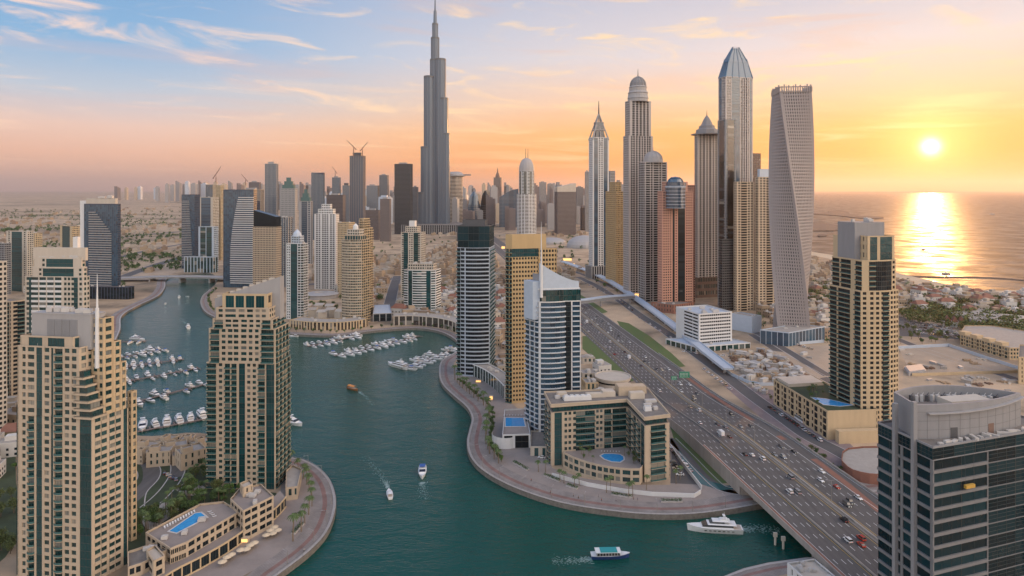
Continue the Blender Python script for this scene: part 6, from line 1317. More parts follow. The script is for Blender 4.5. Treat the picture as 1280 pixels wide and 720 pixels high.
def car(kind, col, loc, rz, label, group):
    if (kind, col) not in CP:
        o = mkcar(kind, PNT[col]); o.location = loc; o.rotation_euler = (0,0,rz); o['label'] = label; o['group'] = group; CP[(kind, col)] = o; o['category'] = {'car':'car','suv':'car','van':'van','bus':'bus','truck':'truck'}[kind]; return o
    return dup(CP[(kind, col)], loc, rz, label, group)
rc = random.Random(5); KN = {'car':'saloon car','suv':'off-roader','van':'van','bus':'coach','truck':'box truck'}
lanes = [(-27.5,1),(-24.4,1),(-17,1),(-13.6,1),(-10,1),(-6.5,1),(-3.9,1),(3.8,-1),(7,-1),(10.6,-1),(14.2,-1),(17.8,-1),(25.8,-1)]
def where(Y): return 'on the bridge' if Y < 350 else 'on the ramp above the U-shaped block' if Y < 500 else 'far up the road' 
used_ = []
for off, dr in lanes:
    Y = 232+rc.random()*30
    while Y < 1250:
        dens = 78 if abs(off) < 19 else 150
        Y += dens*(.3+rc.expovariate(1.0)*.8)
        if (off > 20 and Y > 520) or (off < -24 and Y > 450): break
        kind = rc.choices(['car','suv','van','truck','bus'], [66,25,6,2,1])[0]; col = rc.choices(['white','silver','black','grey','red','beige'], [52,14,12,12,6,4])[0]
        if kind in ('bus','truck'): col = 'white'; Y += 5
        a = math.atan(.129)+(0 if dr > 0 else math.pi)
        side_ = 'left' if off < 0 else 'right'
        car(kind, col, (cxx(Y)+off, Y, cz(Y)+.03), a, f'{col} {KN[kind]} driving on the {side_} carriageway of the highway', f'{col} {KN[kind]}s on the {side_} carriageway')
# parked / side road cars
def park(pts, n, rz, col=None, jit=.08, grp='cars parked beside the podiums', lb='parked outside the sand podium', z=.03, kind_=None):
    for i in range(n):
        p = lerp(pts[0], pts[1], (i+rc.uniform(-.1,.1))/max(n-1, 1)); g = ground(*p); c_ = col or rc.choice(['white','white','white','silver','silver','black','grey','beige']); k_ = kind_ or rc.choice(['car','car','suv'])
        car(k_, c_, (g.x, g.y, z), rz+rc.uniform(-jit, jit), f'{c_} {KN[k_]} {lb}', f'{c_} {KN[k_]}s {lb}')
park([(962,510),(1025,551)], 14, .1, lb='parked along the street front of the sand podium'); park([(1000,526),(1016,536)], 1, .1, col='white', lb='waiting by the sand podium street front', kind_='bus')
park([(880,462),(912,486)], 7, .2, lb='on the service road below the construction yard'); park([(838,562),(862,588)], 6, .3, lb='parked in the lane right of the U-shaped block'); park([(841,578),(850,594)], 5, 1.5, lb='parked in the yard right of the U-shaped block')
park([(975,425),(1015,437)], 9, .3, lb='parked by the twisted tower yard'); park([(722,350),(775,376)], 12, .2, lb='on the far service road before the yellow beige tower'); park([(745,352),(790,388)], 12, .2, lb='on the service road near the footbridge'); park([(800,398),(870,442)], 12, .2, lb='on the service road beside the metro viaduct')
ROADS.append((q, 9))
for r_ in range(5): park([(1128+r_*4,399+r_*4.2),(1190+r_*3,411+r_*3)], 13, .4, lb='parked in the large lot right of the golden tower')
park([(856,440),(912,446)], 8, 1.2, lb='parked below the slotted car park'); park([(206,592),(220,600)], 5, .5, lb='on the curved lane behind the terraces'); park([(668,568),(678,573)], 2, 1.4, col='white', lb='parked left of the U-shaped block')
park([(1000,486),(1034,500)], 1, .2, lb='beside the sand podium')
ROADS.append((cs, 62))
# ================================================================ trees, palms, houses, people
def free(x, y, m=2.0):
    if inpoly(x, y, SHORE): return False
    if not inpoly(x, y, outer): return False
    for P in FOOT:
        if abs(P[0][0]-x) > 90+m or abs(P[0][1]-y) > 90+m: continue
        if inpoly(x, y, P): return False
        for i in range(len(P)):
            a, b = P[i-1], P[i]; dx, dy = b[0]-a[0], b[1]-a[1]; l2 = dx*dx+dy*dy or 1; t = min(max(((x-a[0])*dx+(y-a[1])*dy)/l2, 0), 1)
            if math.hypot(a[0]+dx*t-x, a[1]+dy*t-y) < m: return False
    for q, w_ in ROADS:
        for i in range(0, len(q)-1):
            if abs(q[i][1]-y) > 400 and abs(q[i+1][1]-y) > 400: continue
            a, b = q[i], q[i+1]; dx, dy = b[0]-a[0], b[1]-a[1]; l2 = dx*dx+dy*dy or 1; t = min(max(((x-a[0])*dx+(y-a[1])*dy)/l2, 0), 1)
            if math.hypot(a[0]+dx*t-x, a[1]+dy*t-y) < w_+m*.6: return False
    return True
def leafmat(name, c, c2):
    m = mat(name, c, .85, rnd=.45, noise=.5, nscale=.5, col2=c2); return m
LEAF = [leafmat('leaf_dark', (.06,.105,.03), (.035,.07,.02)), leafmat('leaf_olive', (.10,.12,.035), (.06,.085,.025)), leafmat('leaf_mid', (.085,.15,.035), (.05,.10,.02))]
M_BARK = mat('bark', (.13,.09,.06), .9, noise=.4, nscale=2); M_PALM = leafmat('palm_leaf', (.085,.13,.04), (.055,.09,.03)); M_PBARK = mat('palm_bark', (.20,.15,.10), .9, noise=.4, nscale=3)
def leaf(b, c, s_, r_):
    d = Vector((r_.gauss(0,1), r_.gauss(0,1), r_.gauss(.4,1))); d.normalize(); u = d.orthogonal().normalized(); v = d.cross(u); a = r_.random()*6.28; u, v = u*math.cos(a)+v*math.sin(a), v*math.cos(a)-u*math.sin(a); c = Vector(c)
    b.quad(c-u*s_, c-v*s_*.6, c+u*s_, c+v*s_*.6)
def mktree(seed, h, r, leaves, m):
    r_ = random.Random(seed); o = thing('tree', 'x', 'tree', (0,0,0)); t = MB(); t.tube((0,0,0), (.2,.1,h*.4), .22, .15, 7)
    cl = []
    for i in range(9): a = r_.random()*6.28; d = r_.uniform(.2,.85)*r; cl.append((d*math.cos(a), d*math.sin(a), h*r_.uniform(.5,.9), r*r_.uniform(.32,.55)))
    for x, y, z, q in cl[:6]: t.tube((.2,.1,h*.36), (x*.8,y*.8,z*.92), .11, .03, 5)
    kid(o, t.build('trunk', M_BARK, o)); b = MB()
    for i in range(leaves):
        x, y, z, q = r_.choice(cl); d = Vector((r_.gauss(0,1), r_.gauss(0,1), r_.gauss(0,.8))).normalized()*q*r_.uniform(.5,1.08); leaf(b, (x+d.x, y+d.y, z+d.z), r_.uniform(.22,.5), r_)
    kid(o, b.build('crown', m, o)); return o
def mkpalm(seed, h):
    r_ = random.Random(seed); o = thing('palm_tree', 'x', 'palm tree', (0,0,0)); t = MB(); p = (0,0,0)
    for i in range(4): q = (.12*i, .05*i*i*.3, h*(i+1)/4); t.tube(p, q, .26-.03*i, .24-.03*i, 7); p = q
    kid(o, t.build('trunk', M_PBARK, o)); b = MB()
    for i in range(22):
        a = 2*math.pi*i/22+r_.uniform(-.1,.1); up = r_.uniform(.1,1.0); Lf = r_.uniform(2.3,3.1); pr = Vector(p); dx, dy = math.cos(a), math.sin(a)
        for k in range(5):
            t0 = k/5; t1 = (k+1)/5; f = lambda t_: Vector((p[0]+dx*Lf*t_*(1-.15*up), p[1]+dy*Lf*t_*(1-.15*up), p[2]+Lf*(up*t_-1.1*t_*t_*(.6+up*.5)))); A_, B_ = f(t0), f(t1); w0, w1 = .42*(1-t0*.6), .42*(1-t1*.6)*(0.15 if k == 4 else 1); s_ = Vector((-dy, dx, -.25)); s2 = Vector((dy, -dx, -.25)); b.quad(A_, A_+s_*w0, B_+s_*w1, B_); b.quad(A_, B_, B_+s2*w1, A_+s2*w0)
    kid(o, b.build('fronds', M_PALM, o)); return o
TP = [mktree(1, 6.5, 2.9, 520, LEAF[0]), mktree(2, 5.5, 2.6, 460, LEAF[2]), mktree(3, 7.5, 3.3, 560, LEAF[1])]; PPM = [mkpalm(1, 7.5), mkpalm(2, 9)]
usedT = set(); NT_ = [0]
def put_tree(kind, i, x, y, label, group, s_=1.0, z=0.0):
    src = (TP if kind == 'tree' else PPM)[i]; a = rt.uniform(0, 6.28); NT_[0] += 1
    if (kind, i) not in usedT: usedT.add((kind, i)); src.location = (x, y, z); src.rotation_euler = (0,0,a); src.scale = (s_,)*3; src['label'] = label; src['group'] = group
    else: dup(src, (x, y, z), a, label, group, s_)
rt = random.Random(21)
def along(S_, off, step, kind, label, group, jit=.6, s_=1.0):
    acc = rt.random()*step
    for i in range(len(S_)-1):
        dx, dy = S_[i+1][0]-S_[i][0], S_[i+1][1]-S_[i][1]; l = math.hypot(dx, dy)
        if l < .01: continue
        while acc < l:
            x, y = S_[i][0]+dx*acc/l-dy/l*off+rt.uniform(-jit,jit), S_[i][1]+dy*acc/l+dx/l*off+rt.uniform(-jit,jit)
            if free(x, y, .8): put_tree(kind, rt.randrange(2), x, y, label, group, s_*rt.uniform(1.0,1.4))
            acc += step
        acc -= l
along(S_left[6:], 12.2, 10, 'palm', 'tall palm on the round peninsula promenade, lower left', 'palms on the peninsula promenade')
along(S_east[14:46], 12.5, 9, 'palm', 'palm on the curved promenade before the pool house and U-shaped block', 'palms along the curved promenade')
along(S_east[16:46], 15, 6, 'tree', 'small leafy tree behind the palms of the curved promenade', 'small trees along the curved promenade', s_=.6)
along(S_north, 10.5, 11, 'tree', 'small round tree along the far promenade', 'small trees along the far promenade', s_=.62)
for x, y in ((673,590),(682,590),(718,610),(724,607),(758,616),(763,613),(786,622),(791,620),(808,612),(700,602),(705,604),(845,605),(850,600)): g = ground(x, y); put_tree('palm', rt.randrange(2), g.x, g.y, 'palm in front of the U-shaped block', 'palms in front of the U-shaped block', .85)
def fill(pts, n, label, group, kinds=('tree',), s0=.7, s1=1.2, m=1.2, z=0.0, test=True):
    xs = [p[0] for p in pts]; ys = [p[1] for p in pts]; c = 0
    for _ in range(n*12):
        if c >= n: return
        x, y = rt.uniform(min(xs), max(xs)), rt.uniform(min(ys), max(ys))
        if not inpoly(x, y, pts): continue
        g = ground(x, y, z)
        if test and not free(g.x, g.y, m): continue
        k_ = rt.choice(kinds); put_tree(k_, rt.randrange(3 if k_ == 'tree' else 2), g.x, g.y, label if k_ == 'tree' else label.replace('tree', 'palm'), group if k_ == 'tree' else group.replace('trees', 'palms'), rt.uniform(s0, s1), z); c += 1
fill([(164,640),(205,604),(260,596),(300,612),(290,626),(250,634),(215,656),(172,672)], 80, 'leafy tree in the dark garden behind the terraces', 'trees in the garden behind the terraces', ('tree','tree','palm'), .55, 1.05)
fill([(160,572),(176,575),(180,612),(162,618)], 12, 'tree inside the curved road between the near towers', 'trees inside the curved road', ('tree','palm'), .6, 1)
fill([(175,566),(256,566),(258,600),(225,600),(190,580)], 16, 'tree beside the sand villas between the near towers', 'trees beside the sand villas', ('tree','palm'), .5, .9)
fill([(-30,540),(20,530),(20,700),(-60,700)], 30, 'tree in the garden left of the nearest tower', 'trees left of the nearest tower', ('tree',), .6, 1.1)
fill([(706,566),(722,573),(745,579),(752,566),(735,560)], 8, 'small courtyard tree beside the freeform pool', 'trees in the courtyard', ('tree','palm'), .4, .6, z=8.1, test=False); fill([(780,568),(797,572),(797,581),(782,580)], 6, 'small courtyard tree right of the freeform pool', 'trees right of the freeform pool', ('tree','palm'), .4, .6, z=8.1, test=False)
fill([(985,490),(1024,510),(1040,488),(1005,478)], 14, 'small tree on the sand podium roof garden', 'trees on the sand podium roof', ('tree','palm'), .35, .6, z=18.1, test=False)
fill([(600,470),(625,486),(640,470),(615,455)], 7, 'tree in the court behind the white arcade', 'trees behind the white arcade', ('tree',), .6, .9)
fill([(975,540),(1040,575),(1056,596),(1030,585),(990,560)], 12, 'bushy tree on the verge right of the highway', 'trees on the verge right of the highway', ('tree',), .4, .7, .3)
fill([(840,548),(870,580),(895,604),(880,604),(850,570)], 6, 'bush on the verge between the highway wall and the lane', 'trees on the verge left of the highway', ('tree',), .35, .55, .1)
fill([(735,350),(790,392),(800,388),(748,346)], 10, 'tree beside the far service road', 'trees beside the far service road', ('tree',), .7, 1.1)
fill([(385,370),(430,370),(430,388),(380,390)], 18, 'tree in the gardens round the ring pavilion', 'trees round the ring pavilion', ('tree',), .8, 1.2)
fill([(1123,345),(1165,355),(1210,362),(1200,372),(1130,362)], 22, 'palm tree behind the beach', 'palm trees behind the beach', ('palm',), 1.0, 1.3)
# woodland and garden belts farther off: too many to count
def wood(name, zones, seed=1):
    r_ = random.Random(seed); b = MB()
    for pts, n, s0, s1 in zones:
        xs = [p[0] for p in pts]; ys = [p[1] for p in pts]
        for _ in range(n):
            x, y = r_.uniform(min(xs), max(xs)), r_.uniform(min(ys), max(ys))
            if not inpoly(x, y, pts): continue
            g = ground(x, y)
            if g.y > 1100 and mnoise.noise(Vector((g.x*.0022, g.y*.0012, 3))) < .02: continue
            if not free(g.x, g.y, 2): continue
            h = r_.uniform(s0, s1); R = h*.55; b.tube((g.x, g.y, 0), (g.x, g.y, h*.6), .25, .15, 3, cap=False)
            k = 34 if g.y < 1300 else 16 if g.y < 2600 else 9
            for i in range(k): d = Vector((r_.gauss(0,1), r_.gauss(0,1), r_.gauss(0,.7))).normalized()*R*r_.uniform(.4,1); leaf(b, (g.x+d.x, g.y+d.y, h*.62+d.z), R*r_.uniform(.22,.42)*(1 if k == 34 else 1.6), r_)
    b.build(name, LEAF[0] if seed != 2 else LEAF[1], kind='stuff')
wood('shore_woodland', [([(1013,352),(1040,350),(1040,382),(1013,386)], 260, 6, 10), ([(1190,372),(1290,378),(1290,392),(1180,384)], 380, 5, 9), ([(1125,388),(1180,384),(1290,398),(1290,428),(1240,424),(1180,408),(1130,402)], 620, 6, 11), ([(1130,365),(1200,372),(1180,390),(1130,380)], 200, 5, 8)], 2)
wood('distant_trees', [([(0,300),(330,285),(330,330),(120,345),(0,345)], 1500, 6, 11), ([(0,262),(330,258),(330,285),(0,300)], 1500, 8, 15), ([(395,300),(735,290),(740,345),(560,400),(480,385),(395,350)], 560, 5, 9), ([(930,395),(1035,385),(1035,430),(940,425)], 60, 4, 7), ([(100,340),(160,345),(150,372),(110,372)], 60, 4, 7), ([(205,300),(330,298),(330,330),(205,330)], 120, 5, 9)], 3)
# ---- houses
HMATS = [mat('villa_sand', (.34,.26,.18), .85, objrnd=.2, noise=.15, nscale=.1), mat('villa_pale', (.40,.35,.29), .85, objrnd=.15, noise=.15, nscale=.1), mat('villa_tan', (.26,.19,.135), .85, objrnd=.2, noise=.15, nscale=.1), mat('villa_white', (.55,.53,.50), .85, noise=.1, nscale=.1)]
M_RTILE = mat('roof_tile', (.22,.10,.07), .85, noise=.2, nscale=.5)
def house(b, x, y, a, r_, tiled=False, det=True, s_=1.0):
    w_, d_, h = r_.uniform(11,19)*s_, r_.uniform(9,15)*s_, r_.uniform(5.5,9.5)*(s_**.5); b.obox((x, y, 0), w_, d_, h, a, 0); ca, sa = math.cos(a), math.sin(a); L2 = lambda u, v: (x+ca*u-sa*v, y+sa*u+ca*v)
    if det:
        u, v = L2(w_*.18, d_*.1); b.obox((u, v, h), w_*.42, d_*.5, 2.8, a, 0); u, v = L2(-w_*.28, d_*.2); b.obox((u, v, h), 2.4, 2, 1.4, a, 3); b.obox((x, y, h), w_*.96, d_*.95, .06, a, 2)
        for s in (-1, 1):
            for z in (1.0, 4.2):
                for k in range(4): u, v = L2(-w_*.36+k*w_*.24, s*(d_/2+.02)); b.obox((u, v, z), 1.3, .1, 1.5, a, 1)
                for k in range(3): u, v = L2(s*(w_/2+.02), -d_*.3+k*d_*.3); b.obox((u, v, z), .1, 1.3, 1.5, a, 1)
        if tiled:
            k = len(b.v); z1 = h+3.2; c = [L2(u, v) for u, v in ((-w_*.55,-d_*.55),(w_*.55,-d_*.55),(w_*.55,d_*.55),(-w_*.55,d_*.55))]; r0, r1 = L2(-w_*.3, 0), L2(w_*.3, 0); b.v += [(*p, h+.1) for p in c]+[(*r0, z1+1), (*r1, z1+1)]
            for f in ((0,1,5,4),(1,2,5),(2,3,4,5),(3,0,4),(3,2,1,0)): b.f.append(tuple(k+i for i in f)); b.m.append(2)
    else:
        u, v = L2(w_*.18, d_*.1); b.obox((u, v, h), w_*.42, d_*.5, 2.8, a, 0)
HV = []
for i in range(12):
    r_ = random.Random(100+i); b = MB(); house(b, 0, 0, 0, r_, tiled=(i in (3, 8))); me = bpy.data.meshes.new('villa'); me.from_pydata(b.v, [], b.f)
    for m_ in (HMATS[i % 4], G_DARK, M_RTILE if i in (3, 8) else M_ROOFL, M_UNIT): me.materials.append(m_)
    me.polygons.foreach_set('material_index', b.m); me.update(); HV.append(me)
HZ_ = [([(0,300),(120,290),(230,285),(330,280),(330,330),(205,318),(130,335),(60,352),(0,350)], 190, 'flat roofed villa in the low quarter behind the navy tower, far left', 'villas in the far left quarter'),
 ([(0,262),(330,256),(330,285),(0,298)], 170, 'tiny villa on the desert plain, far left', 'villas on the desert plain'),
 ([(392,300),(560,292),(735,292),(732,345),(700,395),(620,400),(560,402),(500,395),(470,400),(466,385),(392,352)], 640, 'low flat roofed building in the quarter behind the marina towers', 'low buildings behind the marina towers'),
 ([(1013,322),(1100,338),(1123,346),(1160,356),(1240,366),(1290,368),(1290,400),(1190,392),(1123,392),(1013,400)], 150, 'low beach side building near the sea', 'low buildings near the beach'),
 ([(930,385),(1035,380),(1035,424),(1013,424),(960,402)], 34, 'low building between the twisted tower and the golden tower', 'low buildings beside the twisted tower'),
 ([(-20,505),(22,503),(18,590),(-30,600)], 8, 'low building left of the nearest tower', 'low buildings left of the nearest tower'),
 ([(0,352),(40,352),(105,345),(105,372),(32,372),(30,330)], 14, 'block in the quarter behind the cream tower at left', 'low blocks behind the cream tower'),
 ([(164,345),(150,352),(200,330),(230,322),(230,332)], 7, 'shed beside the canal end', 'sheds beside the canal end'),
 ([(560,395),(640,395),(640,470),(625,470),(600,450),(575,420)], 16, 'low building right behind the dark curved glass tower', 'low buildings behind the dark curved tower'),
 ([(728,440),(760,455),(800,488),(760,478),(745,500),(728,500)], 6, 'small service building beside the lawn', 'small service buildings beside the lawn')]
cand = []; rh = random.Random(77)
for pts, n, lb, gp in HZ_:
    xs = [p[0] for p in pts]; ys = [p[1] for p in pts]; c = 0
    for _ in range(n*10):
        if c >= n: break
        x, y = rh.uniform(min(xs), max(xs)), rh.uniform(min(ys), max(ys))
        if not inpoly(x, y, pts): continue
        g = ground(x, y)
        if g.y > 1300 and mnoise.noise(Vector((g.x*.0022, g.y*.0012, 3))) > .06: continue
        if not free(g.x, g.y, 11): continue
        if any(abs(q[1]-g.x) < 15 and abs(q[2]-g.y) < 15 for q in cand[-260:]): continue
        cand.append((g.y, g.x, g.y, lb, gp)); c += 1
cand.sort(); rest = MB()
for i, (Y, x, y, lb, gp) in enumerate(cand):
    a = rh.choice([.3,.3+math.pi/2,-.2,.3])+rh.uniform(-.05,.05)
    if i < 290: o = bpy.data.objects.new('villa', HV[rh.randrange(12)]); C.objects.link(o); o.location = (x, y, 0); o.rotation_euler = (0,0,a); o.scale = (1,1,rh.uniform(.8,1.4)); tag(o, lb, 'house', gp)
    else: house(rest, x, y, a, rh, det=False, s_=1.0 if y < 3000 else 1.5)
for k in range(4): pass
rest.build('distant_houses', [HMATS[0], G_DARK, M_ROOFL, M_UNIT], kind='stuff') if False else None
bs = [MB() for _ in range(3)]; rh2 = random.Random(78)
for i, (Y, x, y, lb, gp) in enumerate(cand[290:]): house(bs[i % 3], x, y, rh2.choice([.3,1.87,-.2]), rh2, det=False, s_=1.0 if y < 3000 else 1.5)
for k in range(3): bs[k].build('distant_houses', HMATS[k], kind='stuff')
# desert plain: far low structures
# ---- construction yard: huts, containers and stacks of formwork
rk = random.Random(9); YM = [M_ROOFL, M_LGREY, mat('rusty_steel', (.16,.10,.07), .8), M_UNIT, M_STONE3, mat('timber_stack', (.30,.21,.13), .9)]
yp = [(884,445),(950,438),(982,442),(1036,468),(968,480),(938,476)]; nme = ['site_hut','container','formwork_stack','site_hut','material_pile','timber_stack']; YL = ['pale site hut in the construction yard','grey container in the construction yard','rusty formwork stack in the construction yard','white cabin in the construction yard','stone pile in the construction yard','timber stack in the construction yard']
YMS = []
for i in range(6):
    b = MB(); r_ = random.Random(i)
    if i in (0, 1, 3): b.box(-3,-1.3,0,3,1.3,2.7); b.box(-3.1,-1.4,2.7,3.1,1.4,2.85); b.box(-.4,-1.34,.1,.5,-1.3,2.1)
    else:
        for k in range(9): b.obox((r_.uniform(-3,3), r_.uniform(-2.5,2.5), 0), r_.uniform(.8,4), r_.uniform(.5,1.6), r_.uniform(.4,2.2), r_.uniform(-.5,.5))
    me = bpy.data.meshes.new(nme[i]); me.from_pydata(b.v, [], b.f); me.materials.append(YM[i]); me.update(); YMS.append(me)
c = 0
for _ in range(3000):
    if c >= 130: break
    x, y = rk.uniform(884, 1036), rk.uniform(438, 480)
    if not inpoly(x, y, yp) or x < 900+rk.random()*20: continue
    g = ground(x, y)
    if not free(g.x, g.y, 1.5): continue
    i = rk.randrange(6); o = bpy.data.objects.new(nme[i], YMS[i]); C.objects.link(o); o.location = (g.x, g.y, .012); o.rotation_euler = (0,0,rk.uniform(0,3.1)); s_ = rk.uniform(.9,1.9); o.scale = (s_, s_, rk.uniform(.8,1.5)); tag(o, YL[i], nme[i].replace('_', ' '), YL[i].replace(' in the', 's in the')); c += 1
for zn, (pts, n, where_) in enumerate((([(1125,436),(1186,436),(1270,464),(1140,468)], 16, 'on the open sand lot right of the golden tower'), ([(880,446),(905,458),(962,492),(945,494),(900,466)], 14, 'on the strip between the service road and the yard hoarding'), ([(940,428),(985,436),(1030,452),(1000,446)], 12, 'along the road behind the construction yard'), ([(1128,472),(1180,470),(1270,476),(1270,492),(1180,480)], 16, 'on the ground behind the dark office tower crown'))):
    xs = [p[0] for p in pts]; ys = [p[1] for p in pts]; c = 0
    for _ in range(n*14):
        if c >= n: break
        x, y = rk.uniform(min(xs), max(xs)), rk.uniform(min(ys), max(ys))
        if not inpoly(x, y, pts): continue
        g = ground(x, y)
        if not free(g.x, g.y, 1.5): continue
        i = rk.randrange(6); o = bpy.data.objects.new(nme[i], YMS[i]); C.objects.link(o); o.location = (g.x, g.y, .02); o.rotation_euler = (0,0,rk.uniform(0,3.1)); s_ = rk.uniform(.7,1.4); o.scale = (s_, s_, rk.uniform(.5,1)); L0 = YL[i].split(' in the')[0]; tag(o, L0+' '+where_, nme[i].replace('_', ' '), L0+'s '+where_); c += 1
fill([(905,455),(930,475),(975,500),(1000,520),(985,520),(930,485)], 14, 'small tree between the service road and the construction yard', 'trees beside the service road', ('tree','palm'), .4, .7, .4)
fill([(1125,402),(1200,414),(1200,430),(1125,432)], 26, 'tree round the large car park right of the golden tower', 'trees round the large car park', ('tree','tree','palm'), .7, 1.1, .6)
# yard hoardings
def lowwall(label, pts, h, m=None, th=.4, closed=False):
    q = [(ground(x, y).x, ground(x, y).y, 0) for x, y in pts]; b = MB(); wallstrip(b, q, 0, th, 0, h); tag(b.build('boundary_wall', m or M_WHITE, origin=q[0]), label, 'wall')
lowwall('pale curved hoarding round the near side of the construction yard', [(884,446),(900,459),(915,470),(935,479),(950,482),(970,482)], 2.6, M_BLUEWHITE)
lowwall('long white boundary wall along the promenade side of the U-shaped block', [(690,596),(735,608),(780,616),(815,620),(868,622),(876,617)], 2.2, M_WHITE); lowwall('white wall between the yard and the lane, right of the U-shaped block', [(838,560),(852,580),(877,612)], 2.4, M_WHITE)
lowwall('pale wall along the far side of the sand lot near the sea', [(1123,436),(1186,433),(1230,448),(1280,464)], 3, M_BLUEWHITE); lowwall('sand wall along the near side of the sand lot', [(1140,470),(1276,466)], 2.5, M_STONE2); lowwall('grey hoarding beside the twisted tower podium', [(985,432),(1030,428)], 3, M_BLUEWHITE)
# long sand hotel block near the right edge, and low sheds
P = [ground(x, y) for x, y in ((1200,431),(1262,450),(1300,450),(1300,430),(1240,420),(1206,420))]; T = Tower('hotel_block', 'long sand coloured low hotel block with towers near the right edge', 'building', cen(P)); T.vol([(p.x, p.y) for p in P], 0, 11, ["x:W1 b3 W1 n1.5", "x:W1 n2"], fh=3.6, wall=M_STONE2, roof=M_ROOFL, rail=M_STONE2, out=.8)
for u in (.1, .35, .6, .85): p = lerp((P[0].x, P[0].y), (P[1].x, P[1].y), u); b = MB(); b.obox((p[0]+4, p[1]+5, 11), 8, 8, 3.5, .2); b.build('roof_tower', M_STONE2, T.root)
T.finish(60)
P = [ground(x, y) for x, y in ((1273,480),(1300,480),(1300,462),(1274,462))]; T = Tower('building', 'plain sand block cut by the right edge above the dark office tower', 'building', cen(P)); T.vol([(p.x, p.y) for p in P], 0, 22, "x:W3 n1", fh=3.6, wall=M_STONE2); T.finish(20)
for lb, pts, h, m in (('long pale shed roof among the shore trees', ((1185,398),(1222,392),(1262,402),(1225,410)), 7, M_ROOFL), ('pale warehouse roof at the right edge among the trees', ((1230,396),(1290,402),(1290,416),(1245,410)), 6, M_STONE3), ('low grey tent-like roof behind the golden tower', ((1130,462),(1152,459),(1158,467),(1136,470)), 3, M_LGREY)):
    q = ccw([(ground(x, y).x, ground(x, y).y) for x, y in pts]); b = MB(); b.prism(q, 0, h); b.prism(offset_poly(q, -1), h, h+.6); tag(b.build('shed', m, origin=(*cen(q)[:2], 0)), lb, 'shed')
p = ground(1192, 408); T = thing('gabled_house', 'white house with dark steep gables among trees, right of the golden tower', 'house', (p.x, p.y, 0)); b = MB(); b.obox((p.x, p.y, 0), 22, 13, 7, -.5); b.build('wall', M_WHITE, T); b = MB()
for k in (-6, 1, 8):
    x, y = p.x+k*math.cos(-.5), p.y+k*math.sin(-.5); q = [Vector((x, y, 0))+Vector((math.cos(-.5)*u-math.sin(-.5)*v, math.sin(-.5)*u+math.cos(-.5)*v, z)) for u, v, z in ((-3.6,-7,6.5),(3.6,-7,6.5),(0,-7,12.5),(-3.6,7,6.5),(3.6,7,6.5),(0,7,12.5))]; b.quad(q[0], q[2], q[5], q[3]); b.quad(q[1], q[4], q[5], q[2]); n_ = len(b.v); b.v += [tuple(v_) for v_ in (q[0],q[1],q[2],q[3],q[5],q[4])]; b.f += [(n_,n_+1,n_+2),(n_+3,n_+4,n_+5)]; b.m += [0,0]
b.build('roof', M_RTILE, T)
# curved ramp building at bottom right, beside the office tower
P = [ground(x, y) for x, y in ((1052,588),(1066,600),(1098,606),(1125,600),(1120,572),(1060,572))]; q = ccw(smoothline([(p.x, p.y) for p in P]+[(P[0].x, P[0].y)], 3)[:-1]); T = Tower('terrace_building', 'low round building with a flat grey roof and brick rim beside the dark office tower', 'building', cen(q), detail=1); T.vol(q, 0, 5, "x:W3", fh=5, wall=MATS['red_brick'], roof=M_ROOFL); T.finish()
P = [ground(x, y, 3.5) for x, y in ((983,722),(1030,722),(1036,740),(988,742),)]; p0 = ground(984,706,9); p1 = ground(1018,701,9); q = ccw([(p0.x,p0.y),(p1.x,p1.y),(p1.x+3,p1.y-14),(p0.x+3,p0.y-14)]); T = Tower('kiosk_building', 'white walled flat roof with a few rooftop units at the bottom edge', 'building', cen(q)); T.vol(q, 0, 9, "x:W3 n1", fh=4.5, wall=M_WHITE, roof=M_STONE3, parapet=.9); T.units(q, 9, 6, 3, .6); T.finish(10)
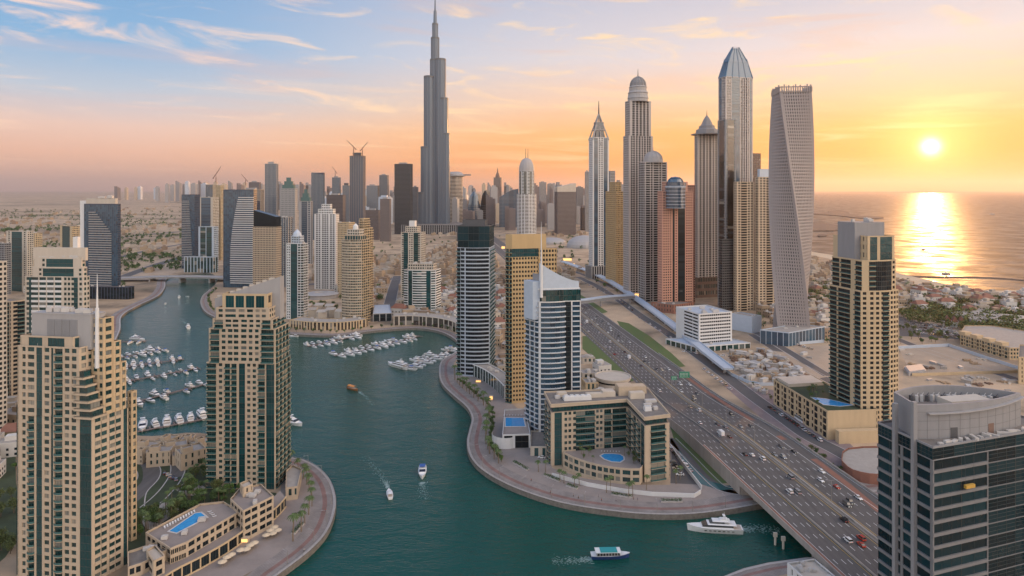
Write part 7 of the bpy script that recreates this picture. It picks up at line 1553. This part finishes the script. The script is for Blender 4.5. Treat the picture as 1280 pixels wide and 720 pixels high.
# ---- people: one walking figure grown from a skeleton, then copies
def mkperson(shirt, legs_, skin, name_label):
    def grow(pts, edges, rad, m, nm, o):
        me = bpy.data.meshes.new(nm); me.from_pydata(pts, edges, []); ob = bpy.data.objects.new(nm, me); C.objects.link(ob); md = ob.modifiers.new('s', 'SKIN')
        for v, r_ in zip(me.skin_vertices[0].data, rad): v.radius = (r_, r_)
        me.skin_vertices[0].data[0].use_root = True; s2 = ob.modifiers.new('u', 'SUBSURF'); s2.levels = 1; s2.render_levels = 1
        dg = bpy.context.evaluated_depsgraph_get(); me2 = bpy.data.meshes.new_from_object(ob.evaluated_get(dg)); C.objects.unlink(ob); bpy.data.objects.remove(ob); me2.materials.clear(); me2.materials.append(m); ob = bpy.data.objects.new(nm, me2); C.objects.link(ob); ob.parent = o; kid(o, ob); return ob
    o = thing('person', name_label, 'person', (0,0,0))
    grow([(0,0,.95),(0,0,1.2),(0,.01,1.42),(0,.02,1.52),(0,.03,1.66),(.2,0,1.4),(.25,-.08,1.15),(.26,.08,.92),(.26,.12,.84),(-.2,0,1.4),(-.25,.08,1.15),(-.26,.2,.95),(-.26,.24,.87),(.1,0,.9),(.11,.14,.5),(.11,.10,.08),(.11,.24,.04),(-.1,0,.9),(-.11,-.06,.5),(-.11,-.26,.12),(-.11,-.16,.04)],
         [(0,1),(1,2),(2,3),(3,4),(2,5),(5,6),(6,7),(7,8),(2,9),(9,10),(10,11),(11,12),(0,13),(13,14),(14,15),(15,16),(0,17),(17,18),(18,19),(19,20)], [.15,.14,.15,.055,.10,.06,.05,.038,.035,.06,.05,.038,.035,.09,.065,.045,.04,.09,.065,.045,.04], skin, 'body', o)
    grow([(0,0,.93),(0,0,1.2),(0,.01,1.40),(.2,0,1.4),(.25,-.05,1.22),(-.2,0,1.4),(-.25,.05,1.22)], [(0,1),(1,2),(2,3),(3,4),(2,5),(5,6)], [.165,.155,.165,.075,.066,.075,.066], shirt, 'shirt', o)
    grow([(0,0,.93),(.1,0,.9),(.11,.14,.5),(.11,.10,.12),(-.1,0,.9),(-.11,-.06,.5),(-.11,-.25,.15)], [(0,1),(1,2),(2,3),(0,4),(4,5),(5,6)], [.16,.10,.078,.058,.10,.078,.058], legs_, 'trousers', o)
    b = MB(); b.lathe((0,.015,1.68), [(.10,-.04),(.115,.02),(.09,.08),(.02,.115)], 10); kid(o, b.build('hair', mat('dark_hair', (.02,.015,.012), .8), o)); return o
SKN = mat('skin', (.32,.19,.13), .6); PS = [('white shirt and dark trousers', (.5,.5,.5), (.03,.03,.04)), ('black top and dark trousers', (.02,.02,.02), (.03,.03,.03)), ('blue shirt and grey trousers', (.06,.12,.28), (.12,.12,.12)), ('red shirt and dark trousers', (.35,.05,.04), (.04,.04,.05))]
spots = [((717,621),(723,624),(748,622),(752,627)), ((700,616),(770,627),(792,625),(797,626),(688,617)), ((664,602),(640,590),(612,566),(596,540),(598,520)), ((400,605),(407,640),(390,668),(380,690),(370,645))]
plc = ['near the U-shaped block','by the palms before the U-shaped block','on the curved promenade','on the peninsula promenade']
for i, (d_, s_, l_) in enumerate(PS):
    pe = mkperson(mat('cloth_%s' % ['white','black','blue','red'][i], s_, .85), mat('trouser_cloth_%d' % i, l_, .85), SKN, 'x')
    k = 0
    for j, grp_ in enumerate(spots):
        g = ground(*grp_[(i+j) % len(grp_)]); lb = f'person in {d_} walking {plc[j]}'; a = rt.uniform(0, 6.28)
        if not free(g.x, g.y, .2): g = ground(grp_[0][0], grp_[0][1])
        if k == 0: pe.location = (g.x, g.y, .03); pe.rotation_euler = (0,0,a); pe['label'] = lb
        else: dup(pe, (g.x, g.y, .03), a, lb)
        k += 1
# ---- parasols, loungers, planters
M_PARA = mat('cream_canvas', (.55,.45,.32), .9); M_WOODC = mat('lounger_frame', (.35,.30,.25), .7)
pa = thing('parasol', 'cream cafe parasol on the lower left promenade', 'parasol', (0,0,0), 'cream parasols of the promenade cafes'); b = MB(); b.tube((0,0,0), (0,0,2.6), .05, .04, 6); kid(pa, b.build('pole', M_POLE, pa)); b = MB(); b.lathe((0,0,2.1), [(2.0,0),(1.95,.05),(1.0,.45),(.05,.75)], 8); kid(pa, b.build('canopy', M_PARA, pa)); fst = True
for x, y in ((338,668),(343,664),(347,668),(341,672),(333,674),(313,687),(308,692),(301,693),(318,684),(284,702),(289,699),(278,708)):
    g = ground(x, y)
    if fst: pa.location = (g.x, g.y, .01); fst = False
    else: dup(pa, (g.x, g.y, .01), x)
lo = thing('sun_lounger', 'x', 'lounger', (0,0,0)); b = MB(); b.box(-.33,-.9,.25,.33,.5,.33); b.hexa([(-.33,.5,.28),(.33,.5,.28),(.33,.5,.36),(-.33,.5,.36),(-.33,1.0,.62),(.33,1.0,.62),(.33,1.0,.7),(-.33,1.0,.7)]); kid(lo, b.build('cushion', M_WHITE, lo)); b = MB()
for u in (-.3, .24):
    for v in (-.85, .4): b.box(u, v, 0, u+.06, v+.06, .25)
kid(lo, b.build('frame', M_WOODC, lo)); fst = True
for (a_, c_, n, z, rz, lb) in (((206,660),(243,640),12,11.1,.6,'lounger beside the long blue pool'), ((262,640),(268,646),4,11.1,2.2,'lounger beside the long blue pool'), ((752,564.5),(774,565),7,8.15,3.0,'lounger behind the courtyard pool'), ((630,519.5),(655,519.5),8,8.15,3.1,'lounger behind the pool house pool')):
    for i in range(n):
        p = lerp(a_, c_, i/(n-1)); g = ground(*p, z)
        if fst: lo.location = (g.x, g.y, z); lo.rotation_euler = (0,0,rz); lo['label'] = lb; lo['group'] = lb.replace('lounger', 'loungers'); fst = False
        else: dup(lo, (g.x, g.y, z), rz, lb, lb.replace('lounger', 'loungers'))
def planter(x0, y0, x1, y1, lb):
    a, c = ground(x0, y0), ground(x1, y1); m_ = (a+c)/2; L_ = (c-a).length; an = math.atan2(c.y-a.y, c.x-a.x); o = thing('planter', lb, 'planter', (m_.x, m_.y, 0)); b = MB(); b.obox((m_.x, m_.y, 0), L_, 2.2, .6, an); b.build('box', M_KERB, o); b = MB(); r_ = random.Random(int(x0))
    for i in range(int(L_*26)): u, v = r_.uniform(-L_/2, L_/2), r_.uniform(-.95,.95); leaf(b, (m_.x+math.cos(an)*u-math.sin(an)*v, m_.y+math.sin(an)*u+math.cos(an)*v, r_.uniform(.6,1.5)), r_.uniform(.2,.36), r_)
    b.build('hedge', LEAF[0], o)
for i, q in enumerate((((708,607,722,611),'hedge planter left of the white wall palms'),((764,618,790,622),'hedge planter between palms before the U-shaped block'),((826,627,853,627),'dark hedge planter at the right end of the curved promenade'),((366,668,378,655),'long hedge planter on the peninsula promenade'),((360,600,373,600),'green bed at the foot of the peninsula tower'),((680,594,700,602),'hedge planter at the left corner of the U-shaped block'),((642,578,660,588),'hedge planter on the inner side of the curved promenade'))): planter(*q[0], q[1])
# warm lit shop fronts and lanterns that the photograph shows glowing
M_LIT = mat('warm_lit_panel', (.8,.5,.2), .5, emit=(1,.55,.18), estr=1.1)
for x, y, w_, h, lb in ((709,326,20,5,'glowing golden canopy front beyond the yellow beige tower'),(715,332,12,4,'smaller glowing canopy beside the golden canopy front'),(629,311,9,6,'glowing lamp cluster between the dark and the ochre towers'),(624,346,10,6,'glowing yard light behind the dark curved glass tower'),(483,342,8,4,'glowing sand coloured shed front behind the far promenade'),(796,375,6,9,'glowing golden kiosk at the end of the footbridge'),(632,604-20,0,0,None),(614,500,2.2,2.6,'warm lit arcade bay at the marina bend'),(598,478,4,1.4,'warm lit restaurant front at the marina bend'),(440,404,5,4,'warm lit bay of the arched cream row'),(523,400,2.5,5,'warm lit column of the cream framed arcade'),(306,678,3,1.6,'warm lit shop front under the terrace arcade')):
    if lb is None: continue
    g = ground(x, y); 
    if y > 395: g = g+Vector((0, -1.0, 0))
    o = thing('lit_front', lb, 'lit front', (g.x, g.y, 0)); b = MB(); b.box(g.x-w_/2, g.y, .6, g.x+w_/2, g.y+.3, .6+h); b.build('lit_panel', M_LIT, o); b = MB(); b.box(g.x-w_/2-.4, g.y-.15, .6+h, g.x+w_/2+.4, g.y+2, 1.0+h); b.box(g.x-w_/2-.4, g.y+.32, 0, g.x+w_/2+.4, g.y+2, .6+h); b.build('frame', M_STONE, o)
# mall roofs and dome beyond the ochre tower
for x, y, r, hh, lb in ((730,309,26,20,'large pale dome just left of the pointed glass tower'),(690,304,22,9,'shallow pale roof shell beyond the ochre tower'),(668,298,20,8,'farther shallow roof shell beyond the sail-topped tower')):
    g = ground(x, y); o = thing('domed_hall', lb, 'hall', (g.x, g.y, 0)); b = MB(); r2 = r*1.9; b.lathe((g.x, g.y, 0), [(r2,0),(r2,4)]+[(r2*math.cos(t), 4+hh*1.5*math.sin(t)) for t in (.2,.5,.8,1.1,1.4,1.56)], 24); b.build('shell', M_LGREY, o)
# ================================================================ boats and jetties
WZ = -2.6
M_HULL = mat('boat_hull', (.66,.66,.66), .3, noise=.06, nscale=1); M_HULLB = mat('navy_hull', (.02,.05,.17), .3); M_HULLW = mat('wooden_hull', (.28,.11,.035), .6, noise=.2, nscale=1); M_DECKW = mat('boat_deck', (.42,.36,.30), .7); BG = glassmat('boat_glass', (.008,.01,.014), (.015,.02,.026)); M_CANV = mat('blue_canvas', (.03,.10,.32), .8); M_TEALC = mat('teal_canopy', (.02,.25,.27), .7); M_ORC = mat('orange_canopy', (.55,.22,.06), .8); M_JET = mat('jetty_planks', (.19,.14,.12), .85, noise=.3, nscale=.6)
def hull(b, Lh, W_, h, z0=-.4, mi=0, blunt=0):
    st = [(-1,.80,.0),(-.6,.95,.0),(0,1,.02),(.45,.86,.12),(.8,.45,.3),(1,.03,.5)]
    k = len(b.v)
    for u, w_, s_ in st:
        y = u*Lh/2; w2 = w_*W_/2; b.v += [(-w2*.62,y*(.96 if u > .5 else 1),z0),(w2*.62,y*(.96 if u > .5 else 1),z0),(w2,y,h+s_*h*.5),(-w2,y,h+s_*h*.5)]
    n = len(st)
    for j in range(n-1):
        for i in range(4): b.f.append((k+j*4+i, k+j*4+(i+1)%4, k+(j+1)*4+(i+1)%4, k+(j+1)*4+i)); b.m.append(mi)
    b.f.append((k+3,k+2,k+1,k)); b.m.append(mi); e = k+(n-1)*4; b.f.append((e,e+1,e+2,e+3)); b.m.append(mi)
def mkboat(kind, label, name='yacht', hullm=None):
    o = thing(name, label, 'boat', (0,0,0)); add = lambda b, n_, m_: kid(o, b.build(n_, m_, o))
    def cab(y0, y1, w_, z0, z1, rake=.5, m=M_HULL, nm='cabin', ww=.86):
        b = MB(); b.hexa([(-w_,y0,z0),(w_,y0,z0),(w_,y1,z0),(-w_,y1,z0),(-w_*ww,y0+rake*.3,z1),(w_*ww,y0+rake*.3,z1),(w_*ww*.9,y1-rake,z1),(-w_*ww*.9,y1-rake,z1)]); add(b, nm, m)
    def glz(y0, y1, w_, z0, z1, rake=.5):
        b = MB(); b.hexa([(-w_,y0,z0),(w_,y0,z0),(w_,y1,z0),(-w_,y1,z0),(-w_*.97,y0+.1,z1),(w_*.97,y0+.1,z1),(w_*.93,y1-rake,z1),(-w_*.93,y1-rake,z1)]); add(b, 'windows', BG)
    if kind == 'yacht':      # 14 m
        b = MB(); hull(b, 14, 4.2, 1.5); add(b, 'hull', hullm or M_HULL); b = MB(); b.box(-1.7,-6.4,1.5,1.7,-3.2,1.56); add(b, 'deck', M_DECKW); cab(-3.4,3.6,1.65,1.5,2.1,.4); glz(-3.3,3.2,1.52,2.1,2.75,1.1); cab(-3.6,1.8,1.5,2.75,2.95,.3,nm='roof'); cab(-3.0,.6,1.15,2.95,3.5,.5,nm='flybridge'); b = MB(); b.tube((-.9,-1.2,3.5),(-.9,-1.2,4.6),.07,.07,4); b.tube((.9,-1.2,3.5),(.9,-1.2,4.6),.07,.07,4); b.box(-1.1,-1.9,4.55,1.1,-.3,4.66); add(b, 'radar_arch', M_HULL)
    elif kind == 'cruiser':  # 10 m, open
        b = MB(); hull(b, 10, 3.3, 1.15); add(b, 'hull', hullm or M_HULL); b = MB(); b.box(-1.2,-4.5,1.15,1.2,-.8,1.22); add(b, 'deck', M_DECKW); cab(-1,3.1,1.2,1.15,1.6,.8); glz(-1.1,1.2,1.1,1.6,2.1,.9); b = MB(); b.box(-1.15,-3.6,2.2,1.15,-.4,2.3); b.tube((-1,-3.4,1.2),(-1,-3.4,2.2),.05,.05,4); b.tube((1,-3.4,1.2),(1,-3.4,2.2),.05,.05,4); add(b, 'canopy', M_HULL)
    elif kind == 'canvas':
        b = MB(); hull(b, 12, 3.8, 1.3); add(b, 'hull', M_HULL); b = MB(); b.box(-1.5,-5.6,1.3,1.5,-2.6,1.36); add(b, 'deck', M_DECKW); cab(-2.8,3.2,1.5,1.3,1.9,.6); glz(-2.7,2.4,1.38,1.9,2.5,1); cab(-2.8,1,1.35,2.5,2.7,.3,nm='roof'); b = MB(); b.box(-1.3,-2.6,3.3,1.3,.6,3.4); b.tube((-1.2,-2.5,2.7),(-1.2,-2.5,3.3),.05,.05,4); b.tube((1.2,.4,2.7),(1.2,.4,3.3),.05,.05,4); add(b, 'canopy', M_CANV)
    elif kind == 'super':    # 27 m
        b = MB(); hull(b, 27, 6.4, 2.6); add(b, 'hull', M_HULL); b = MB(); b.box(-2.4,-12.8,2.6,2.4,-8.6,2.68); add(b, 'deck', M_DECKW); cab(-9,7,2.7,2.6,3.3,.8); glz(-8.8,6.2,2.5,3.3,4.3,2.4); cab(-10.4,3.6,2.6,4.3,4.7,.8,nm='upper_deck'); glz(-4.5,2.6,1.9,4.7,5.7,1.6); cab(-7.6,1.2,2.0,5.7,6.0,.6,nm='roof'); cab(-6.6,-2,1.4,6.0,6.8,.9,nm='flybridge'); b = MB(); b.tube((-1.2,-5.2,6.6),(-.9,-4.6,8.2),.15,.12,5); b.tube((1.2,-5.2,6.6),(.9,-4.6,8.2),.15,.12,5); b.box(-1.2,-5.2,8.1,1.2,-4,8.35); b.tube((0,-4.6,8.3),(0,-4.9,10),.1,.04,4); add(b, 'radar_arch', M_HULL)
        b = MB()
        for s_ in (-1, 1):
            for j in range(7): b.box(s_*3.12-.03*(s_ > 0)-.0, -9+j*2.2, 1.45, s_*3.12+.04, -7.8+j*2.2, 1.85)
        add(b, 'portholes', BG)
    elif kind == 'dhow':
        b = MB(); hull(b, 16, 4.6, 1.7); add(b, 'hull', M_HULLW); b = MB(); b.box(-1.9,-6.4,1.8,1.9,4,1.9); add(b, 'deck', M_DECKW)
        b = MB(); pr = None
        for i in range(7):
            t_ = -1+i/3; x = 2.1*t_; z = 4.3-.7*t_*t_
            if pr: b.hexa([(pr[0],-6.4,pr[1]),(x,-6.4,z),(x,3.6,z),(pr[0],3.6,pr[1]),(pr[0],-6.4,pr[1]+.1),(x,-6.4,z+.1),(x,3.6,z+.1),(pr[0],3.6,pr[1]+.1)])
            pr = (x, z)
        add(b, 'canopy', M_ORC)
        for s_ in (-1, 1):
            for yy in (-6,-2.5,.5,3.3): b = MB(); b.tube((s_*1.8,yy,1.8),(s_*1.8,yy,3.8),.08,.08,5); add(b, 'post', M_HULLW)
        cab(-7.6,-6.5,1.4,1.8,3.2,.1,m=M_HULLW)
    elif kind == 'ferry':
        b = MB(); hull(b, 19, 5.2, 1.6); add(b, 'hull', M_HULLB); b = MB(); hull(b, 19.3, 5.35, 2.0, z0=1.45); add(b, 'gunwale', M_HULL); glz(-7,4.6,2.2,2.0,3.6,.6); b = MB(); b.box(-2.5,-7.6,3.6,2.5,5,3.8); add(b, 'roof', M_HULL); b = MB(); b.box(-2.3,-5.2,3.8,2.3,3.2,4.0); b.box(-1.9,-5.0,4.0,1.9,3.0,4.15); add(b, 'canopy', M_TEALC)
        b = MB()
        for s_ in (-1, 1):
            for j in range(9): b.tube((s_*2.35,-7+j*1.45,2.0),(s_*2.35,-7+j*1.45,3.6),.07,.07,4)
        add(b, 'railing_posts', M_HULL)
    return o
BP = {}
def boat(kind, px, py, rz, label, group=None, name='yacht', s_=1.0):
    g = ground(px, py, WZ)
    if kind not in BP: o = mkboat(kind, label, name); o.location = (g.x, g.y, WZ); o.rotation_euler = (0,0,rz); o.scale = (s_,)*3; BP[kind] = o
    else: o = dup(BP[kind], (g.x, g.y, WZ), rz, label, group, s_); o.name = name
    if group: o['group'] = group
    elif 'group' in o: del o['group']
    return o
HD = lambda dx, dy: -math.atan2(dx, dy)
def head(px, py, qx, qy):
    """heading from pixel p towards pixel q on the water"""
    a, b_ = ground(px, py, WZ), ground(qx, qy, WZ); return -math.atan2(b_.x-a.x, b_.y-a.y)
boat('super', 893, 664, math.radians(84), 'large white motor yacht cruising left under the curved promenade', s_=.98, name='motor_yacht')
boat('ferry', 763, 697, math.radians(-88), 'blue hulled water taxi with a teal roof, nearest boat at the bottom', name='water_taxi', s_=.92)
boat('canvas', 528, 592, head(528, 600, 533, 575)+math.pi*1.02, 'white cruiser with a blue canvas top in mid channel', s_=1.3)
boat('cruiser', 487, 619, head(487, 630, 481, 600), 'small white open cruiser left of the blue canvas cruiser', s_=1.05)
boat('dhow', 441, 487, head(441, 487, 455, 491), 'brown wooden dhow with an orange canopy in mid channel', name='dhow', s_=.80)
boat('yacht', 235, 410, head(235,412,230,404), 'white yacht motoring alone in the upper channel near the marina berths', s_=1.2)
boat('yacht', 224, 372, head(224,372,226,366), 'small boat near the canal bridge', s_=.9); boat('cruiser', 207, 380, .4, 'tiny dark boat off the left promenade near the canal bridge', s_=.9); boat('cruiser', 234, 371, 1.2, 'tiny boat just below the canal bridge, right of its neighbour', s_=.7)
boat('yacht', 366, 530, head(360,527,372,530), 'white yacht poking out from behind the peninsula tower', s_=1.35); boat('cruiser', 367, 421, 1.4, 'lone white boat at the left end of the far promenade', s_=1.1)
boat('super', 497, 459, head(497,459,478,454), 'largest white yacht moored at the end of the right-hand far jetty', name='motor_yacht', s_=1.02)
boat('super', 172, 425, head(172,425,195,427), 'long white yacht lying at the top jetty of the left berths', name='motor_yacht', s_=.75); boat('super', 441, 422, head(441,422,425,424), 'long white yacht moored against the far promenade', name='motor_yacht', s_=.8)
rb = random.Random(3)
def jetty(label, a, b_, n, kinds, sides=(1, -1), spread=7.5, ang=math.pi/2, z=-1.9, skip=.14, grp='white boats moored at the jetties', smin=.62, smax=1.15, lb='white motor boat moored in a row at the finger jetties'):
    A, B = ground(*a, WZ), ground(*b_, WZ); d = (B-A); Lm = d.length; t_ = d/Lm; n_ = Vector((t_.y, -t_.x, 0))
    o = thing('jetty', label, 'jetty', (A.x, A.y, WZ)); m = MB(); m.obox(((A.x+B.x)/2, (A.y+B.y)/2, z), Lm, 2.4, .35, math.atan2(t_.y, t_.x)); m.build('walkway', M_JET, o)
    for i in range(n):
        u = (i+.5)/n*Lm
        for s_ in sides:
            q = A+t_*u; e = q+n_*s_*5
            if i % 2 == 0: m = MB(); m.obox(((q.x+e.x)/2+t_.x*Lm/n/2, (q.y+e.y)/2+t_.y*Lm/n/2, z), .9, 7, .3, math.atan2(t_.y, t_.x)); m.build('finger', M_JET, o)
            if rb.random() < skip: continue
            k_ = rb.choice(kinds); sc_ = rb.uniform(smin, smax); c_ = q+n_*s_*(spread+rb.uniform(-.6,.6)); a_ = -math.atan2(n_.x*s_, n_.y*s_)+(math.pi if rb.random() < .25 else 0)+rb.uniform(-.14,.14)
            g_ = dup(BP[k_], (c_.x, c_.y, WZ), a_, lb if k_ != 'canvas' else lb.replace('white motor boat', 'white boat with blue canvas'), grp if k_ != 'canvas' else grp+' with blue canvas', sc_); g_.name = 'motor_boat'
K3 = ['yacht','cruiser','yacht','cruiser','canvas']
G1 = dict(grp='boats at the left berths', lb='white motor boat moored at the left berths between the two near towers'); G2 = dict(grp='boats at the far berths', lb='white motor boat moored at the berths below the far promenade')
jetty('finger jetty with boats, second from the top of the left berths', (150,448), (206,437), 6, K3, **G1); jetty('finger jetty with boats, third from the top of the left berths', (152,460), (230,450), 8, K3, **G1); jetty('finger jetty with boats, fourth from the top of the left berths', (152,479), (248,461), 7, K3, **G1)
jetty('finger jetty with boats, fifth from the top of the left berths', (160,506), (262,480), 7, K3, **G1); jetty('finger jetty with boats, lowest of the left berths', (172,541), (262,524), 6, ['yacht'], smin=1.1, smax=1.5, sides=(-1,), spread=-9 if False else 9, **G1); jetty('topmost short jetty of the left berths', (150,428), (182,427), 3, K3, sides=(1,), **G1)
jetty('left one of the three jetties below the far promenade', (384,434), (446,421), 8, K3, sides=(1,-1), **G2); jetty('middle one of the three jetties below the far promenade', (418,446), (524,421), 13, K3, smin=.9, smax=1.25, **G2); jetty('right one of the three jetties below the far promenade', (502,462), (572,436), 11, K3, smin=.9, smax=1.2, **G2)
# wakes: low ridges of churned white water
M_FOAM = mat('wake_foam', (.34,.42,.42), .6, noise=.6, nscale=.5, col2=(.03,.12,.11))
def wake(pts, w0, w1):
    q = smoothline([(ground(x, y, WZ).x, ground(x, y, WZ).y, WZ) for x, y in pts], 8); n = len(q); b = MB(); r_ = random.Random(len(pts)); 
    for i in range(n*16):
        t_ = r_.random()**1.4; k = min(int(t_*(n-1)), n-2); p = lerp(q[k], q[k+1], r_.random()); w_ = w0+(w1-w0)*t_; tx, ty = q[k+1][0]-q[k][0], q[k+1][1]-q[k][1]; l = math.hypot(tx, ty); u = r_.gauss(0, .35)*w_; s_ = r_.uniform(.08,.26)*(1-t_*.6)
        x, y = p[0]-ty/l*u, p[1]+tx/l*u; a = math.atan2(ty, tx)+r_.uniform(-.3,.3); b.obox((x, y, WZ-.05), s_*5, s_, .11+.05*(1-t_), a)
    b.build('wake', M_FOAM, kind='stuff')
wake([(928,662),(950,660),(975,664)], 4, 7); wake([(739,699),(715,701),(690,702)], 3, 5); wake([(528,603),(529,612),(533,625)], 2.5, 5); wake([(485,610),(480,600),(468,585),(455,570)], 1.5, 6); wake([(449,490),(458,497),(466,507)], 1.5, 4); wake([(231,404),(225,397)], 3, 6)
# small posts in the water by the bridge
for i, (x, y) in enumerate(((969,681),(979,686))): g = ground(x, y, WZ); b = MB(); b.tube((g.x, g.y, -6), (g.x, g.y, 1.6), .55, .55, 8); b.box(g.x-.9, g.y-.5, 1.2, g.x+.9, g.y+.3, 3.2); tag(b.build('channel_marker', M_STONE3, origin=(g.x, g.y, -6)), ('left' if i == 0 else 'right')+' one of two cream channel marker posts near the bridge', 'marker')
# small boats out at sea
for x, y, lb in ((1154,312,'dark speck of a boat inside the golden glare on the sea'),(1053,247,'faint boat far out under the horizon left of the glare'),(1240,268,'faint boat far out on the right part of the sea'),(1182,342,'dark low barge moored along the breakwater')):
    g = ground(x, y, -2.4); o = dup(BP['cruiser'], (g.x, g.y, -2.4), 1.3, lb, None, 1.4 if y > 300 else 3); o.name = 'boat'
    if 'group' in o: del o['group']
# ================================================================ the hazy air
hm = bpy.data.materials.new('haze'); hm.use_nodes = True; t = hm.node_tree
for n in list(t.nodes): t.nodes.remove(n)
ho = t.nodes.new('ShaderNodeOutputMaterial'); hv = t.nodes.new('ShaderNodeVolumePrincipled'); t.links.new(hv.outputs[0], ho.inputs['Volume'])
hv.inputs['Color'].default_value = (.99, .87, .80, 1); hv.inputs['Density'].default_value = 2.8e-5; hv.inputs['Anisotropy'].default_value = .55
b = MB(); b.box(-65000, -65000, -10.5, 65000, 65000, 1010); o = b.build('haze', hm, kind='stuff')
